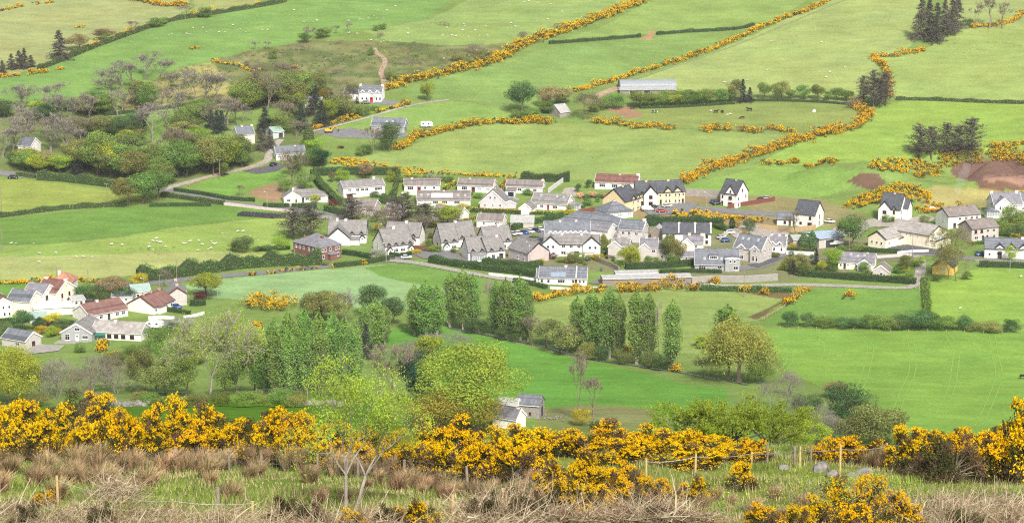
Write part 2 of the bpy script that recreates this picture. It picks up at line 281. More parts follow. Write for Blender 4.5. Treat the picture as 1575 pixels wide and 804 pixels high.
# ------------------------------------------------------------------ ground sheet
KG = 0.56
def inpoly(x, y, poly):
    r = np.zeros(x.shape, bool); n = len(poly)
    for i in range(n):
        x0, y0 = poly[i]; x1, y1 = poly[(i+1) % n]
        if y0 == y1: continue
        c = ((y0 > y) != (y1 > y)) & (x < (x1-x0)*(y-y0)/(y1-y0)+x0); r ^= c
    return r
FIELDS = [  # colour of the sward or soil, outline of the field as it lies in the photo
 ((128, 172, 84), [(-400, -200), (2000, -200), (2000, 1400), (-400, 1400)]),
 ((164, 190, 124), [(-300, -60), (285, -60), (292, 12), (262, 30), (200, 48), (150, 70), (100, 90), (55, 105), (0, 122), (-300, 180)]),
 ((160, 186, 112), [(285, -60), (420, -60), (395, 18), (330, 24), (300, 22)]),
 ((162, 190, 125), [(-300, -60), (230, -60), (190, 4), (60, 18), (0, 22), (-300, 60)]),
 ((124, 182, 90), [(-300, 180), (0, 122), (55, 105), (100, 90), (150, 72), (200, 52), (262, 32), (400, 10), (480, -60), (775, -60), (650, 30), (560, 46), (480, 62), (400, 75), (340, 90), (275, 104), (210, 128), (130, 148), (60, 155), (-300, 190)]),
 ((146, 190, 104), [(560, 48), (660, 30), (780, -30), (990, -60), (1010, -5), (930, 14), (860, 44), (790, 70), (690, 72), (600, 64)]),
 ((124, 146, 92), [(330, 92), (400, 76), (480, 62), (600, 64), (690, 70), (790, 66), (730, 100), (640, 118), (590, 138), (480, 150), (400, 150), (340, 125)]),
 ((156, 172, 104), [(230, 130), (275, 106), (330, 95), (345, 125), (400, 150), (330, 158), (180, 170), (150, 178)]),
 ((132, 182, 94), [(590, 142), (650, 128), (760, 98), (850, 72), (1000, 58), (1128, 46), (1100, 76), (1000, 110), (900, 138), (860, 150), (800, 165), (690, 152)]),
 ((142, 188, 96), [(850, 66), (930, 40), (1020, -10), (1040, -60), (1330, -60), (1185, 38), (1128, 46), (1000, 52)]),
 ((160, 196, 114), [(965, 128), (1100, 80), (1185, 42), (1320, -30), (1420, -60), (1410, 60), (1385, 84), (1340, 90), (1352, 105), (1330, 140), (1310, 158), (1130, 150), (1040, 136)]),
 ((154, 194, 104), [(1340, 92), (1420, 78), (1480, 45), (1700, 20), (1700, 155), (1385, 153), (1362, 135), (1358, 105)]),
 ((158, 192, 114), [(1410, -60), (1700, -60), (1700, 25), (1540, 42), (1480, 45)]),
 ((138, 170, 88), [(880, 160), (950, 166), (1040, 163), (1130, 155), (1310, 162), (1330, 180), (1270, 202), (1180, 205), (1000, 192), (900, 186)]),
 ((146, 186, 98), [(520, 244), (610, 232), (690, 200), (760, 190), (900, 190), (1100, 202), (1210, 207), (1140, 245), (1050, 280), (880, 278), (700, 268), (600, 264)]),
 ((146, 196, 76), [(1160, 256), (1220, 222), (1330, 190), (1355, 160), (1400, 154), (1700, 158), (1700, 222), (1480, 236), (1450, 244), (1270, 252)]),
 ((132, 188, 82), [(1050, 286), (1170, 257), (1290, 258), (1345, 268), (1290, 296), (1240, 306), (1150, 300), (1060, 292)]),
 ((136, 188, 90), [(590, 168), (690, 154), (800, 168), (790, 184), (640, 198), (500, 206), (482, 200), (550, 184)]),
 ((128, 180, 82), [(200, 195), (250, 165), (345, 160), (355, 175), (260, 235), (140, 250), (60, 240)]),
 ((116, 146, 84), [(-300, 200), (100, 168), (190, 182), (140, 215), (250, 240), (330, 235), (400, 200), (430, 168), (560, 168), (520, 198), (430, 236), (340, 270), (250, 285), (100, 275), (-300, 262)]),
 ((150, 184, 80), [(-300, 284), (40, 276), (130, 288), (260, 306), (190, 316), (100, 322), (0, 332), (-300, 350)]),
 ((114, 172, 70), [(-300, 350), (0, 336), (190, 318), (330, 315), (370, 312), (435, 322), (445, 332), (360, 340), (270, 350), (160, 368), (60, 376), (-300, 384)]),
 ((150, 196, 90), [(-300, 384), (60, 376), (160, 368), (270, 350), (360, 340), (445, 334), (500, 345), (450, 390), (400, 398), (230, 422), (130, 428), (-300, 436)]),
 ((172, 200, 122), [(-300, 400), (140, 392), (300, 386), (440, 392), (380, 402), (230, 422), (130, 428), (-300, 436)]),
 ((112, 176, 74), [(-300, 438), (85, 434), (80, 452), (-300, 470)]),
 ((148, 206, 144), [(280, 440), (300, 434), (430, 420), (570, 408), (640, 404), (700, 415), (740, 430), (720, 475), (560, 474), (420, 462), (320, 458)]),
 ((118, 180, 80), [(560, 412), (640, 402), (710, 414), (745, 428), (730, 452), (640, 436), (585, 425)]),
 ((148, 188, 98), [(800, 474), (880, 456), (960, 446), (1070, 442), (1210, 448), (1165, 495), (1110, 500), (1075, 545), (900, 525), (820, 500)]),
 ((126, 118, 84), [(1130, 448), (1222, 450), (1165, 492), (1150, 488), (1190, 470), (1205, 460)]),
 ((106, 182, 62), [(560, 505), (620, 505), (700, 505), (850, 543), (905, 555), (1000, 575), (1060, 592), (1115, 596), (1125, 625), (1000, 640), (840, 632), (700, 600), (600, 560)]),
 ((132, 194, 70), [(1175, 505), (1700, 505), (1700, 720), (1530, 720), (1400, 660), (1300, 610), (1215, 575), (1180, 530)]),
 ((120, 180, 74), [(1170, 500), (1235, 448), (1300, 436), (1410, 440), (1425, 470), (1400, 498)]),
 ((146, 204, 74), [(1425, 478), (1432, 432), (1510, 412), (1700, 408), (1700, 500), (1430, 498)]),
 ((166, 148, 122), [(380, 300), (395, 284), (430, 280), (440, 300), (425, 312)]),
 ((120, 182, 70), [(295, 285), (360, 262), (435, 258), (430, 280), (392, 290), (340, 302)]),
 ((140, 158, 102), [(835, 628), (900, 622), (960, 625), (1010, 630), (1000, 645), (820, 650)]),
 ((168, 142, 118), [(930, 166), (965, 163), (990, 178), (965, 182)]),
 ((186, 160, 126), [(985, 60), (1000, 48), (1010, 48), (1000, 62)]),
 ((120, 100, 97), [(1460, 262), (1480, 245), (1520, 241), (1700, 246), (1700, 285), (1560, 292), (1500, 280), (1470, 274)]),
 ((158, 132, 124), [(1500, 272), (1700, 268), (1700, 290), (1560, 290)]),
 ((122, 102, 90), [(1302, 280), (1320, 266), (1352, 268), (1366, 282), (1340, 292), (1318, 286)]),
 ((120, 98, 84), [(1500, 284), (1540, 276), (1580, 286), (1570, 294), (1510, 292)]),
 ((170, 178, 110), [(1400, 300), (1440, 284), (1500, 292), (1560, 296), (1700, 300), (1700, 312), (1500, 320), (1430, 325)]),
 ((158, 150, 112), [(1040, 296), (1110, 300), (1100, 316), (1050, 314), (1030, 306)]),
 ((160, 152, 118), [(960, 322), (1050, 318), (1180, 332), (1220, 346), (1000, 344)]),
 ((150, 158, 112), [(1150, 300), (1260, 306), (1330, 330), (1345, 345), (1290, 352), (1150, 330)]),
 ((136, 152, 112), [(600, 335), (760, 345), (830, 355), (960, 345), (1120, 350), (1220, 360), (1400, 370), (1430, 400), (1210, 432), (1060, 430), (930, 418), (830, 408), (660, 398), (560, 395)]),
 ((124, 170, 78), [(930, 400), (1065, 398), (1065, 426), (960, 428)]),
 ((118, 166, 74), [(640, 300), (740, 302), (740, 322), (620, 318)]),
 ((116, 164, 60), [(1060, 345), (1120, 345), (1110, 360), (1080, 356)]),
 ((124, 178, 70), [(1290, 405), (1420, 405), (1415, 430), (1330, 425)]),
]
def build_ground():
    az = np.concatenate([np.radians(np.linspace(-75, -17, 60)[:-1]), np.radians(np.linspace(-17, 17, 760)), np.radians(np.linspace(17, 75, 60)[1:])])
    D = [4, 10, 20, 30, 40, 50, 58, 64]+list(np.arange(68, 135, .5))+list(np.arange(135, 290, 2.5))+list(np.arange(290, 545, 10))
    py = np.arange(668, -70, -1.35); dd = np.interp(-py, -np.array([640, 600, 540, 455, 395, 315, 240, 172, 100, 20, -50, -80]), [585, 632, 700, 780, 838, 925, 990, 1055, 1135, 1250, 1390, 1460])
    D = np.array(D+list(dd[dd > 552])+list(np.arange(1500, 2800, 40))+list(np.arange(2800, 4280, 120)))
    D = np.sort(D); na, nd = len(az), len(D)
    A, DD = np.meshgrid(az, D); X = DD*np.sin(A); Y = DD*np.cos(A); Z = ground(X, Y)
    px, py = project(X, Y, Z)
    jx = 1.2*np.sin(X/3.1+Y/7)+.8*np.sin(X/1.3-Y/5)
    jy = .5*np.sin(X/4.3+1)+.4*np.sin(X/2.1+Y/9)
    C = np.ones((nd, na, 4), np.float32); far = DD > 545
    for c, poly in FIELDS:
        m = inpoly(px+jx, py+jy, poly) & far
        q = np.array(lin(c))*KG*np.array([1.16, 1.0, .82]); C[m, :3] = q*.82+.18*q.mean()
    # near hillside: rough pasture, straw and moss
    near = ~far
    g = np.array(lin((146, 168, 84))); s = np.array(lin((180, 172, 112))); d = np.array(lin((84, 120, 52)))
    n1 = .5+.5*np.sin(X/2.3+1.5*np.sin(Y/3.1)+Y/4)*np.sin(Y/2.2-X/5); n2 = .5+.5*np.sin(X/7.3+2)*np.sin(Y/5.7+X/11)
    w = np.clip((83-DD)/6, 0, .8)*(.6+.4*n2)+.25*n1*np.clip((125-DD)/10, 0, 1)
    w = np.clip(w, 0, .9)[..., None]
    c = (g*(1-n2[..., None]*.4)+d*n2[..., None]*.4)*(1-w)+s*w
    c2 = np.array(lin((104, 150, 58))); f = np.clip((DD-118)/14, 0, 1)[..., None]; c = c*(1-f)+c2*f
    C[near, :3] = (c*KG)[near]
    def vnoise(s, seed):
        g = np.random.default_rng(seed).random((512, 512)); u = (X/s) % 511; v = (Y/s) % 511; i = u.astype(int); j = v.astype(int); fu = u-i; fv = v-j; fu = fu*fu*(3-2*fu); fv = fv*fv*(3-2*fv)
        return (g[i, j]*(1-fu)*(1-fv)+g[i+1, j]*fu*(1-fv)+g[i, j+1]*(1-fu)*fv+g[i+1, j+1]*fu*fv)
    moor = (inpoly(px, py, FIELDS[6][1]) | inpoly(px, py, FIELDS[7][1])) & far; n = .6*vnoise(5, 1)+.4*vnoise(13, 2); n2 = vnoise(9, 3)
    b = np.clip((n-.5)*5, -1, 1)[..., None]*np.array([.28, .20, .25]); C[..., :3] = np.where(moor[..., None], C[..., :3]*(1+b+np.clip((n2-.6)*3, 0, 1)[..., None]*np.array([.12, -.12, .05])), C[..., :3]*(1+(n-.5)[..., None]*np.array([.16, .10, .12])))
    me = bpy.data.meshes.new('ground'); V = np.stack([X, Y, Z], -1).reshape(-1, 3).astype(np.float32)
    me.vertices.add(len(V)); me.vertices.foreach_set('co', V.reshape(-1))
    i = (np.arange(nd-1)[:, None]*na+np.arange(na-1)[None]).reshape(-1)
    q = np.stack([i, i+1, i+1+na, i+na], 1).astype(np.int32); n = len(q)
    me.loops.add(n*4); me.loops.foreach_set('vertex_index', q.reshape(-1)); me.polygons.add(n)
    me.polygons.foreach_set('loop_start', np.arange(0, n*4, 4, dtype=np.int32)); me.polygons.foreach_set('loop_total', np.full(n, 4, np.int32)); me.polygons.foreach_set('use_smooth', np.ones(n, bool))
    me.update(calc_edges=True)
    a = me.color_attributes.new('Col', 'FLOAT_COLOR', 'POINT'); a.data.foreach_set('color', C.reshape(-1))
    m, t, N, L = _new('pasture')
    o = N.new('ShaderNodeOutputMaterial'); b = N.new('ShaderNodeBsdfDiffuse'); at_ = N.new('ShaderNodeAttribute'); at_.attribute_name = 'Col'
    tc = N.new('ShaderNodeTexCoord'); last = at_.outputs['Color']
    def noise(scale, lo, hi, det=4, stretch=None, rot=0):
        no = N.new('ShaderNodeTexNoise'); no.inputs['Scale'].default_value = scale; no.inputs['Detail'].default_value = det; no.inputs['Roughness'].default_value = .6
        mp = N.new('ShaderNodeMapping'); mp.inputs['Scale'].default_value = stretch or (1, 1, 1); mp.inputs['Rotation'].default_value = (0, 0, rot); L.new(tc.outputs['Object'], mp.inputs[0]); L.new(mp.outputs[0], no.inputs['Vector'])
        r = N.new('ShaderNodeMapRange'); r.inputs[1].default_value = .3; r.inputs[2].default_value = .7; r.inputs[3].default_value = lo; r.inputs[4].default_value = hi; L.new(no.outputs[0], r.inputs[0]); return r.outputs[0]
    for v in (noise(.9, .86, 1.14), noise(.045, .86, 1.14), noise(.18, .88, 1.12, 5, (.35, 1, 1), .5)):
        s_ = N.new('ShaderNodeVectorMath'); s_.operation = 'SCALE'; L.new(last, s_.inputs[0]); L.new(v, s_.inputs['Scale']); last = s_.outputs[0]
    mx = N.new('ShaderNodeMix'); mx.data_type = 'RGBA'; mx.blend_type = 'MULTIPLY'; mx.inputs[7].default_value = (1.07, .97, .9, 1)
    L.new(noise(.03, 0, .9, 6), mx.inputs[0]); L.new(last, mx.inputs[6]); last = mx.outputs[2]
    # ragged tufts left ungrazed
    v = N.new('ShaderNodeTexNoise'); v.inputs['Scale'].default_value = .32; v.inputs['Detail'].default_value = 7; v.inputs['Roughness'].default_value = .7; L.new(tc.outputs['Object'], v.inputs['Vector'])
    r = N.new('ShaderNodeMapRange'); r.inputs[1].default_value = .58; r.inputs[2].default_value = .66; r.inputs[4].default_value = .45; L.new(v.outputs[0], r.inputs[0])
    m2 = N.new('ShaderNodeMix'); m2.data_type = 'RGBA'; m2.blend_type = 'MULTIPLY'; m2.inputs[7].default_value = (.62, .72, .6, 1); L.new(r.outputs[0], m2.inputs[0]); L.new(last, m2.inputs[6])
    L.new(m2.outputs[2], b.inputs[0]); L.new(b.outputs[0], o.inputs[0])
    ob = link('ground', me, None, [m]); ob['kind'] = 'structure'; ob['label'] = 'rolling green pasture of the valley and hillsides'
build_ground()

# ------------------------------------------------------------------ roads, yards, water
M_ASPH = mat('asphalt', (.16, .16, .165), var=.15, scale=.5); M_DASPH = mat('fresh_asphalt', (.085, .085, .095), var=.15, scale=.5); M_GRAV = mat('gravel', (.30, .275, .24), var=.25, scale=.9)
M_DIRT = mat('farm_dirt', (.31, .22, .155), var=.25, scale=.5); M_LINE = mat('road_paint', (.7, .7, .68)); M_KERB = mat('kerb_stone', (.40, .39, .37))
M_WORN = mat('worn_turf', (.19, .23, .085), var=.25, scale=.7)
def smooth(P, step=3.0):
    P = [np.array(p[:2]) for p in P]; out = []
    for i in range(len(P)-1):
        p0 = P[max(i-1, 0)]; p1 = P[i]; p2 = P[i+1]; p3 = P[min(i+2, len(P)-1)]
        n = max(1, int(np.linalg.norm(p2-p1)/step))
        for k in range(n):
            t = k/n; out.append(.5*((2*p1)+(-p0+p2)*t+(2*p0-5*p1+4*p2-p3)*t*t+(-p0+3*p1-3*p2+p3)*t**3))
    out.append(P[-1]); return np.array(out)
def world_path(px, step=3.0): return smooth([atf(*p) for p in px], step)
def ribbon(name, px, w, m, dz=.12, across=4):
    P = world_path(px); T = np.gradient(P, axis=0); T /= np.linalg.norm(T, axis=1)[:, None]; Nn = np.stack([-T[:, 1], T[:, 0]], 1)
    rows = [P+Nn*(w*(k/across-.5)) for k in range(across+1)]
    G = np.stack([np.concatenate([r, (ground(r[:, 0], r[:, 1])+dz)[:, None]], 1) for r in rows], 1)
    V = np.stack([G[:-1, :-1], G[1:, :-1], G[1:, 1:], G[:-1, 1:]], 2).reshape(-1, 4, 3)[:, ::-1]
    o = link(name, quads(name, V), None, [m]); o['kind'] = 'structure'; return o
def yard(name, px, m, dz=.09):
    P = [atf(*p) for p in px]; B = []
    for i in range(len(P)):
        a, b = P[i], P[(i+1) % len(P)]; n = max(1, int((b-a).length/3)); B += [a.lerp(b, k/n) for k in range(n)]
    xs = np.array([b.x for b in B]); ys = np.array([b.y for b in B]); nb = len(B)
    gx, gy = np.meshgrid(np.arange(xs.min(), xs.max(), 3), np.arange(ys.min(), ys.max(), 3)); gx = gx.ravel(); gy = gy.ravel(); k = inpoly(gx, gy, list(zip(xs, ys)))
    pts = [Vector((b.x, b.y)) for b in B]+[Vector((a, b)) for a, b in zip(gx[k], gy[k])]
    r = delaunay_2d_cdt(pts, [], [list(range(nb))], 1, 1e-4); v = [(q.x, q.y, gz(q.x, q.y)+dz) for q in r[0]]
    me = bpy.data.meshes.new(name); me.from_pydata(v, [], r[2]); bm = bmesh.new(); bm.from_mesh(me)
    for f in bm.faces:
        if f.normal.z < 0: f.normal_flip()
    bm.to_mesh(me); bm.free(); o = link(name, me, None, [m]); o['kind'] = 'structure'; return o
ribbon('road', [(-40, 262), (20, 268), (90, 274), (180, 284), (252, 291), (300, 300), (345, 311), (400, 318), (450, 322), (500, 330), (535, 338)], 6, M_ASPH)
ribbon('lane', [(252, 291), (300, 278), (340, 268), (385, 258), (410, 248), (414, 238), (425, 222), (432, 215)], 3.5, M_GRAV, .16)
ribbon('lane', [(440, 320), (450, 300), (462, 284), (480, 268)], 3.2, M_GRAV, .16)
ribbon('road', [(150, 440), (230, 436), (300, 428), (420, 418), (520, 408), (575, 402), (620, 398)], 5, M_ASPH)
ribbon('road', [(575, 402), (620, 394), (660, 386), (700, 383)], 6, M_ASPH, .16)
ribbon('footpath', [(600, 401), (640, 405), (700, 416), (760, 427), (820, 436)], 4, M_GRAV, .2)
ribbon('road', [(690, 396), (740, 407), (800, 418), (826, 432)], 5, M_ASPH, .14)
ribbon('road', [(1120, 415), (1170, 408), (1195, 395), (1215, 393), (1260, 399), (1330, 398), (1400, 392), (1440, 391), (1480, 396), (1520, 400), (1620, 404)], 6, M_ASPH)
ribbon('farm_track', [(1060, 438), (1140, 440), (1220, 438), (1300, 440), (1380, 443), (1405, 440), (1414, 425), (1416, 405), (1412, 393)], 4, M_GRAV, .16)
ribbon('road', [(985, 322), (1040, 320), (1090, 322), (1150, 327), (1210, 331), (1260, 340)], 7, M_ASPH)
ribbon('farm_track', [(575, 74), (580, 82), (592, 92), (590, 102), (586, 112), (590, 122), (590, 132)], 2.6, M_DIRT)
ribbon('lane', [(480, 202), (520, 193), (570, 180), (630, 163), (690, 154)], 2, M_GRAV)
ribbon('lane', [(1020, 133), (960, 134), (915, 150), (905, 160)], 5, M_DIRT)
ribbon('lane', [(880, 142), (970, 122), (1080, 88), (1190, 46), (1290, 4), (1330, -14)], 1.5, M_WORN, .1)
yard('driveway', [(565, 158), (592, 153), (620, 159), (615, 163), (585, 161)], M_ASPH)
yard('driveway', [(365, 262), (400, 258), (432, 250), (440, 256), (425, 264), (395, 268)], M_DASPH)
yard('driveway', [(480, 203), (540, 197), (571, 203), (630, 206), (660, 200), (668, 204), (600, 214), (520, 212)], M_ASPH)
yard('estate_yard', [(638, 392), (660, 384), (700, 386), (712, 400), (690, 402), (650, 398)], M_ASPH, .24)
yard('estate_yard', [(700, 402), (745, 404), (800, 397), (815, 408), (790, 412), (730, 408)], M_DASPH, .24)
yard('car_park', [(790, 372), (815, 350), (846, 348), (846, 358), (830, 378), (800, 384)], M_ASPH, .24)
yard('estate_yard', [(985, 322), (1000, 314), (1050, 309), (1075, 314), (1060, 328), (1000, 332)], M_ASPH, .24)
yard('estate_yard', [(1280, 352), (1345, 336), (1380, 342), (1420, 330), (1440, 336), (1420, 348), (1340, 350), (1320, 362), (1285, 366)], M_GRAV, .24)
yard('car_park', [(1345, 384), (1400, 376), (1450, 386), (1445, 391), (1380, 390), (1350, 388)], M_DASPH, .24)
yard('driveway', [(1150, 408), (1180, 400), (1205, 396), (1190, 404), (1165, 412)], M_DASPH, .26)
yard('driveway', [(905, 436), (925, 428), (945, 430), (930, 438)], M_ASPH, .24)
yard('driveway', [(236, 500), (270, 490), (300, 488), (300, 500), (250, 508)], M_ASPH, .24)
yard('yard', [(1110, 350), (1160, 345), (1215, 358), (1210, 366), (1130, 366)], M_GRAV, .24)
yard('yard', [(20, 540), (60, 530), (100, 532), (90, 540), (40, 546)], M_CONC, .24)
yard('driveway', [(862, 302), (868, 290), (890, 288), (885, 303)], M_GRAV, .24)
_m, _t, N, L = _new('stream_water'); _o = N.new('ShaderNodeOutputMaterial'); _p = N.new('ShaderNodeBsdfPrincipled'); _p.inputs['Base Color'].default_value = (.03, .035, .03, 1); _p.inputs['Roughness'].default_value = .35
_n = N.new('ShaderNodeTexNoise'); _n.inputs['Scale'].default_value = 1.5; _b = N.new('ShaderNodeBump'); _b.inputs['Strength'].default_value = .4; L.new(_n.outputs[0], _b.inputs['Height']); L.new(_b.outputs[0], _p.inputs['Normal']); L.new(_p.outputs[0], _o.inputs[0])
ribbon('stream', [(690, 504), (780, 522), (840, 534), (905, 552), (960, 560), (1040, 572), (1110, 584), (1150, 592)], 1.7, _m, .1)
M_TRACK = mat('wheel_marks', tuple(1.1*(.87*v*KG*k+.018) for v, k in zip(lin((134, 195, 72)), (1.16, 1, .82))), var=.2)
for a in ([(1196, 516), (1212, 540), (1214, 556), (1200, 572)], [(1250, 515), (1272, 532), (1266, 560), (1264, 575)], [(1322, 514), (1338, 534), (1332, 570), (1325, 590), (1312, 620)], [(1398, 514), (1404, 545), (1402, 575), (1390, 600), (1376, 640)], [(1458, 515), (1470, 540), (1468, 570), (1460, 605), (1440, 645)], [(1526, 515), (1530, 545), (1536, 575), (1526, 610), (1505, 655)]):
    for dx in (-4.4, 4.4): ribbon('wheel_track', [(x+dx*(1+(y-515)/400), y) for x, y in a], .34, M_TRACK, .05, 1)
# ------------------------------------------------------------------ houses
WINMESH = {}
def window_mesh(w, h, kind):
    k = (round(w, 2), round(h, 2), kind)
    if k not in WINMESH:
        b = MB(); f = .09
        b.box(-w/2+f*.5, w/2-f*.5, -.03, .06, -h/2+f*.5, h/2-f*.5, 1)
        for x0, x1, z0, z1 in ((-w/2, -w/2+f, -h/2, h/2), (w/2-f, w/2, -h/2, h/2), (-w/2+f, w/2-f, -h/2, -h/2+f), (-w/2+f, w/2-f, h/2-f, h/2)): b.box(x0, x1, -.07, .05, z0, z1)
        n = max(1, round(w/.75))
        if kind != 'p':
            for i in range(1, n): x = -w/2+w*i/n; b.box(x-.035, x+.035, -.065, .04, -h/2+f, h/2-f)
            if h > 1.0: b.box(-w/2+f, w/2-f, -.06, .035, h*.18, h*.18+.07)
        b.box(-w/2-.08, w/2+.08, -.14, .05, -h/2-.1, -h/2-.003)
        WINMESH[k] = b.mesh('window'); me = WINMESH[k]
        me.materials.append(M_BROWNFR if kind == 'b' else M_FRAME); me.materials.append(M_PANEG if kind == 'g' else M_PANE)
    return WINMESH[k]
DOORMESH = {}
def door_mesh(w, h, col):
    k = (w, h, col)
    if k not in DOORMESH:
        b = MB(); b.box(-w/2, w/2, -.05, .05, 0, h, 0); b.box(-w/2-.1, -w/2, -.09, .05, 0, h+.1, 1); b.box(w/2, w/2+.1, -.09, .05, 0, h+.1, 1); b.box(-w/2, w/2, -.088, .05, h, h+.1, 1)
        b.box(-w*.28, w*.28, -.07, .02, h*.62, h*.85, 2)
        me = b.mesh('door')
        for m in (DOORC[col], M_FRAME, M_PANE): me.materials.append(m)
        DOORMESH[k] = me
    return DOORMESH[k]
def child(name, me, parent, loc, rz=0):
    o = bpy.data.objects.new(name, me); COL.objects.link(o); o.parent = parent; o.location = loc; o.rotation_euler = (0, 0, rz); return o
class Body:
    """one rectangular block of a building in the building's own frame (front edge on y=0)"""
    def __init__(s, x0, x1, y0, y1, hw, pitch, axis='x', hip=False):
        s.x0, s.x1, s.y0, s.y1, s.hw, s.axis, s.hip = x0, x1, y0, y1, hw, axis, hip
        s.tan = math.tan(math.radians(pitch)); s.half = ((y1-y0) if axis == 'x' else (x1-x0))/2; s.hr = s.half*s.tan
    def fn(s):
        return (lambda q, t: (t, q[0], q[1])) if s.axis == 'x' else (lambda q, t: (q[0], t, q[1]))
    def rng(s): return ((s.y0, s.y1), (s.x0, s.x1)) if s.axis == 'x' else ((s.x0, s.x1), (s.y0, s.y1))
    def wall(s, mb, found=1.5, m=0):
        (a0, a1), (b0, b1) = s.rng(); c = (a0+a1)/2
        prof = [(a0, -found), (a1, -found), (a1, s.hw), (c, s.hw+s.hr), (a0, s.hw)] if not s.hip and s.hr > .05 else [(a0, -found), (a1, -found), (a1, s.hw), (a0, s.hw)]
        mb.prism(prof, s.fn(), b0, b1, m)
    def roof(s, mb, t=.16, ov=.35, vo=.18, m=0):
        (a0, a1), (b0, b1) = s.rng(); c = (a0+a1)/2; f = s.fn()
        if s.hip:
            z0 = s.hw-ov*s.tan+.05; zr = s.hw+s.hr+.05; h = min(s.half, (b1-b0)/2-.05); r0, r1 = b0+h, b1-h
            q = [f((a0-ov, z0), b0-ov), f((a1+ov, z0), b0-ov), f((a1+ov, z0), b1+ov), f((a0-ov, z0), b1+ov), f((c, zr+.1), r0), f((c, zr+.1), r1)]
            q2 = [(x, y, z-.16) for x, y, z in q[:4]]
            mb.poly([q[0], q[1], q[4]], m); mb.poly([q[1], q[2], q[5], q[4]], m); mb.poly([q[2], q[3], q[5]], m); mb.poly([q[3], q[0], q[4], q[5]], m)
            for i in range(4): j = (i+1) % 4; mb.poly([q2[i], q2[j], q[j], q[i]], m)
            mb.poly(q2[::-1], m); return
        zo = s.hw-ov*s.tan+.03; zr = s.hw+s.hr+.03
        mb.prism([(a0-ov, zo), (c, zr), (a1+ov, zo), (a1+ov, zo+t), (c, zr+t*1.15), (a0-ov, zo+t)], f, b0-vo, b1+vo, m)
        mb.bar(f((c, zr+t*1.2), b0-vo-.01), f((c, zr+t*1.2), b1+vo+.01), .14, 6, m)
    def barge(s, mb, ov=.35, vo=.18, ends='ab', m=0, drop=.38):
        if s.hip: return
        (a0, a1), (b0, b1) = s.rng(); c = (a0+a1)/2; f = s.fn(); o2 = ov+.03
        zo = s.hw-o2*s.tan+.03; zr = s.hw+s.hr+.03; t = .22
        for e, b, sg in (('a', b0, -1), ('b', b1, 1)):
            if e in ends:
                mb.append(MB()); mb[-1].prism([(a0-o2, zo-drop*.5), (c, zr-drop), (a1+o2, zo-drop*.5), (a1+o2, zo+t), (c, zr+t*1.2), (a0-o2, zo+t)], f, b+sg*(vo-.02), b+sg*(vo+.06), m)
def chimney(parent, x, y, z, w=.85, h=1.9, m=None, pots=2):
    b = MB(); b.box(-w/2, w/2, -.4, .4, -1.6, h-.9, 0); b.box(-w/2-.08, w/2+.08, -.48, .48, h-.9, h-.72, 0)
    for i in range(pots): b.cyl(((i-(pots-1)/2)*w*.45, 0, h-.72), .14, .45, 7, 1, .11)
    o = b.build('chimney', [m or W['white'], M_POT], parent); o.location = (x, y, z); return o
HOUSES = []
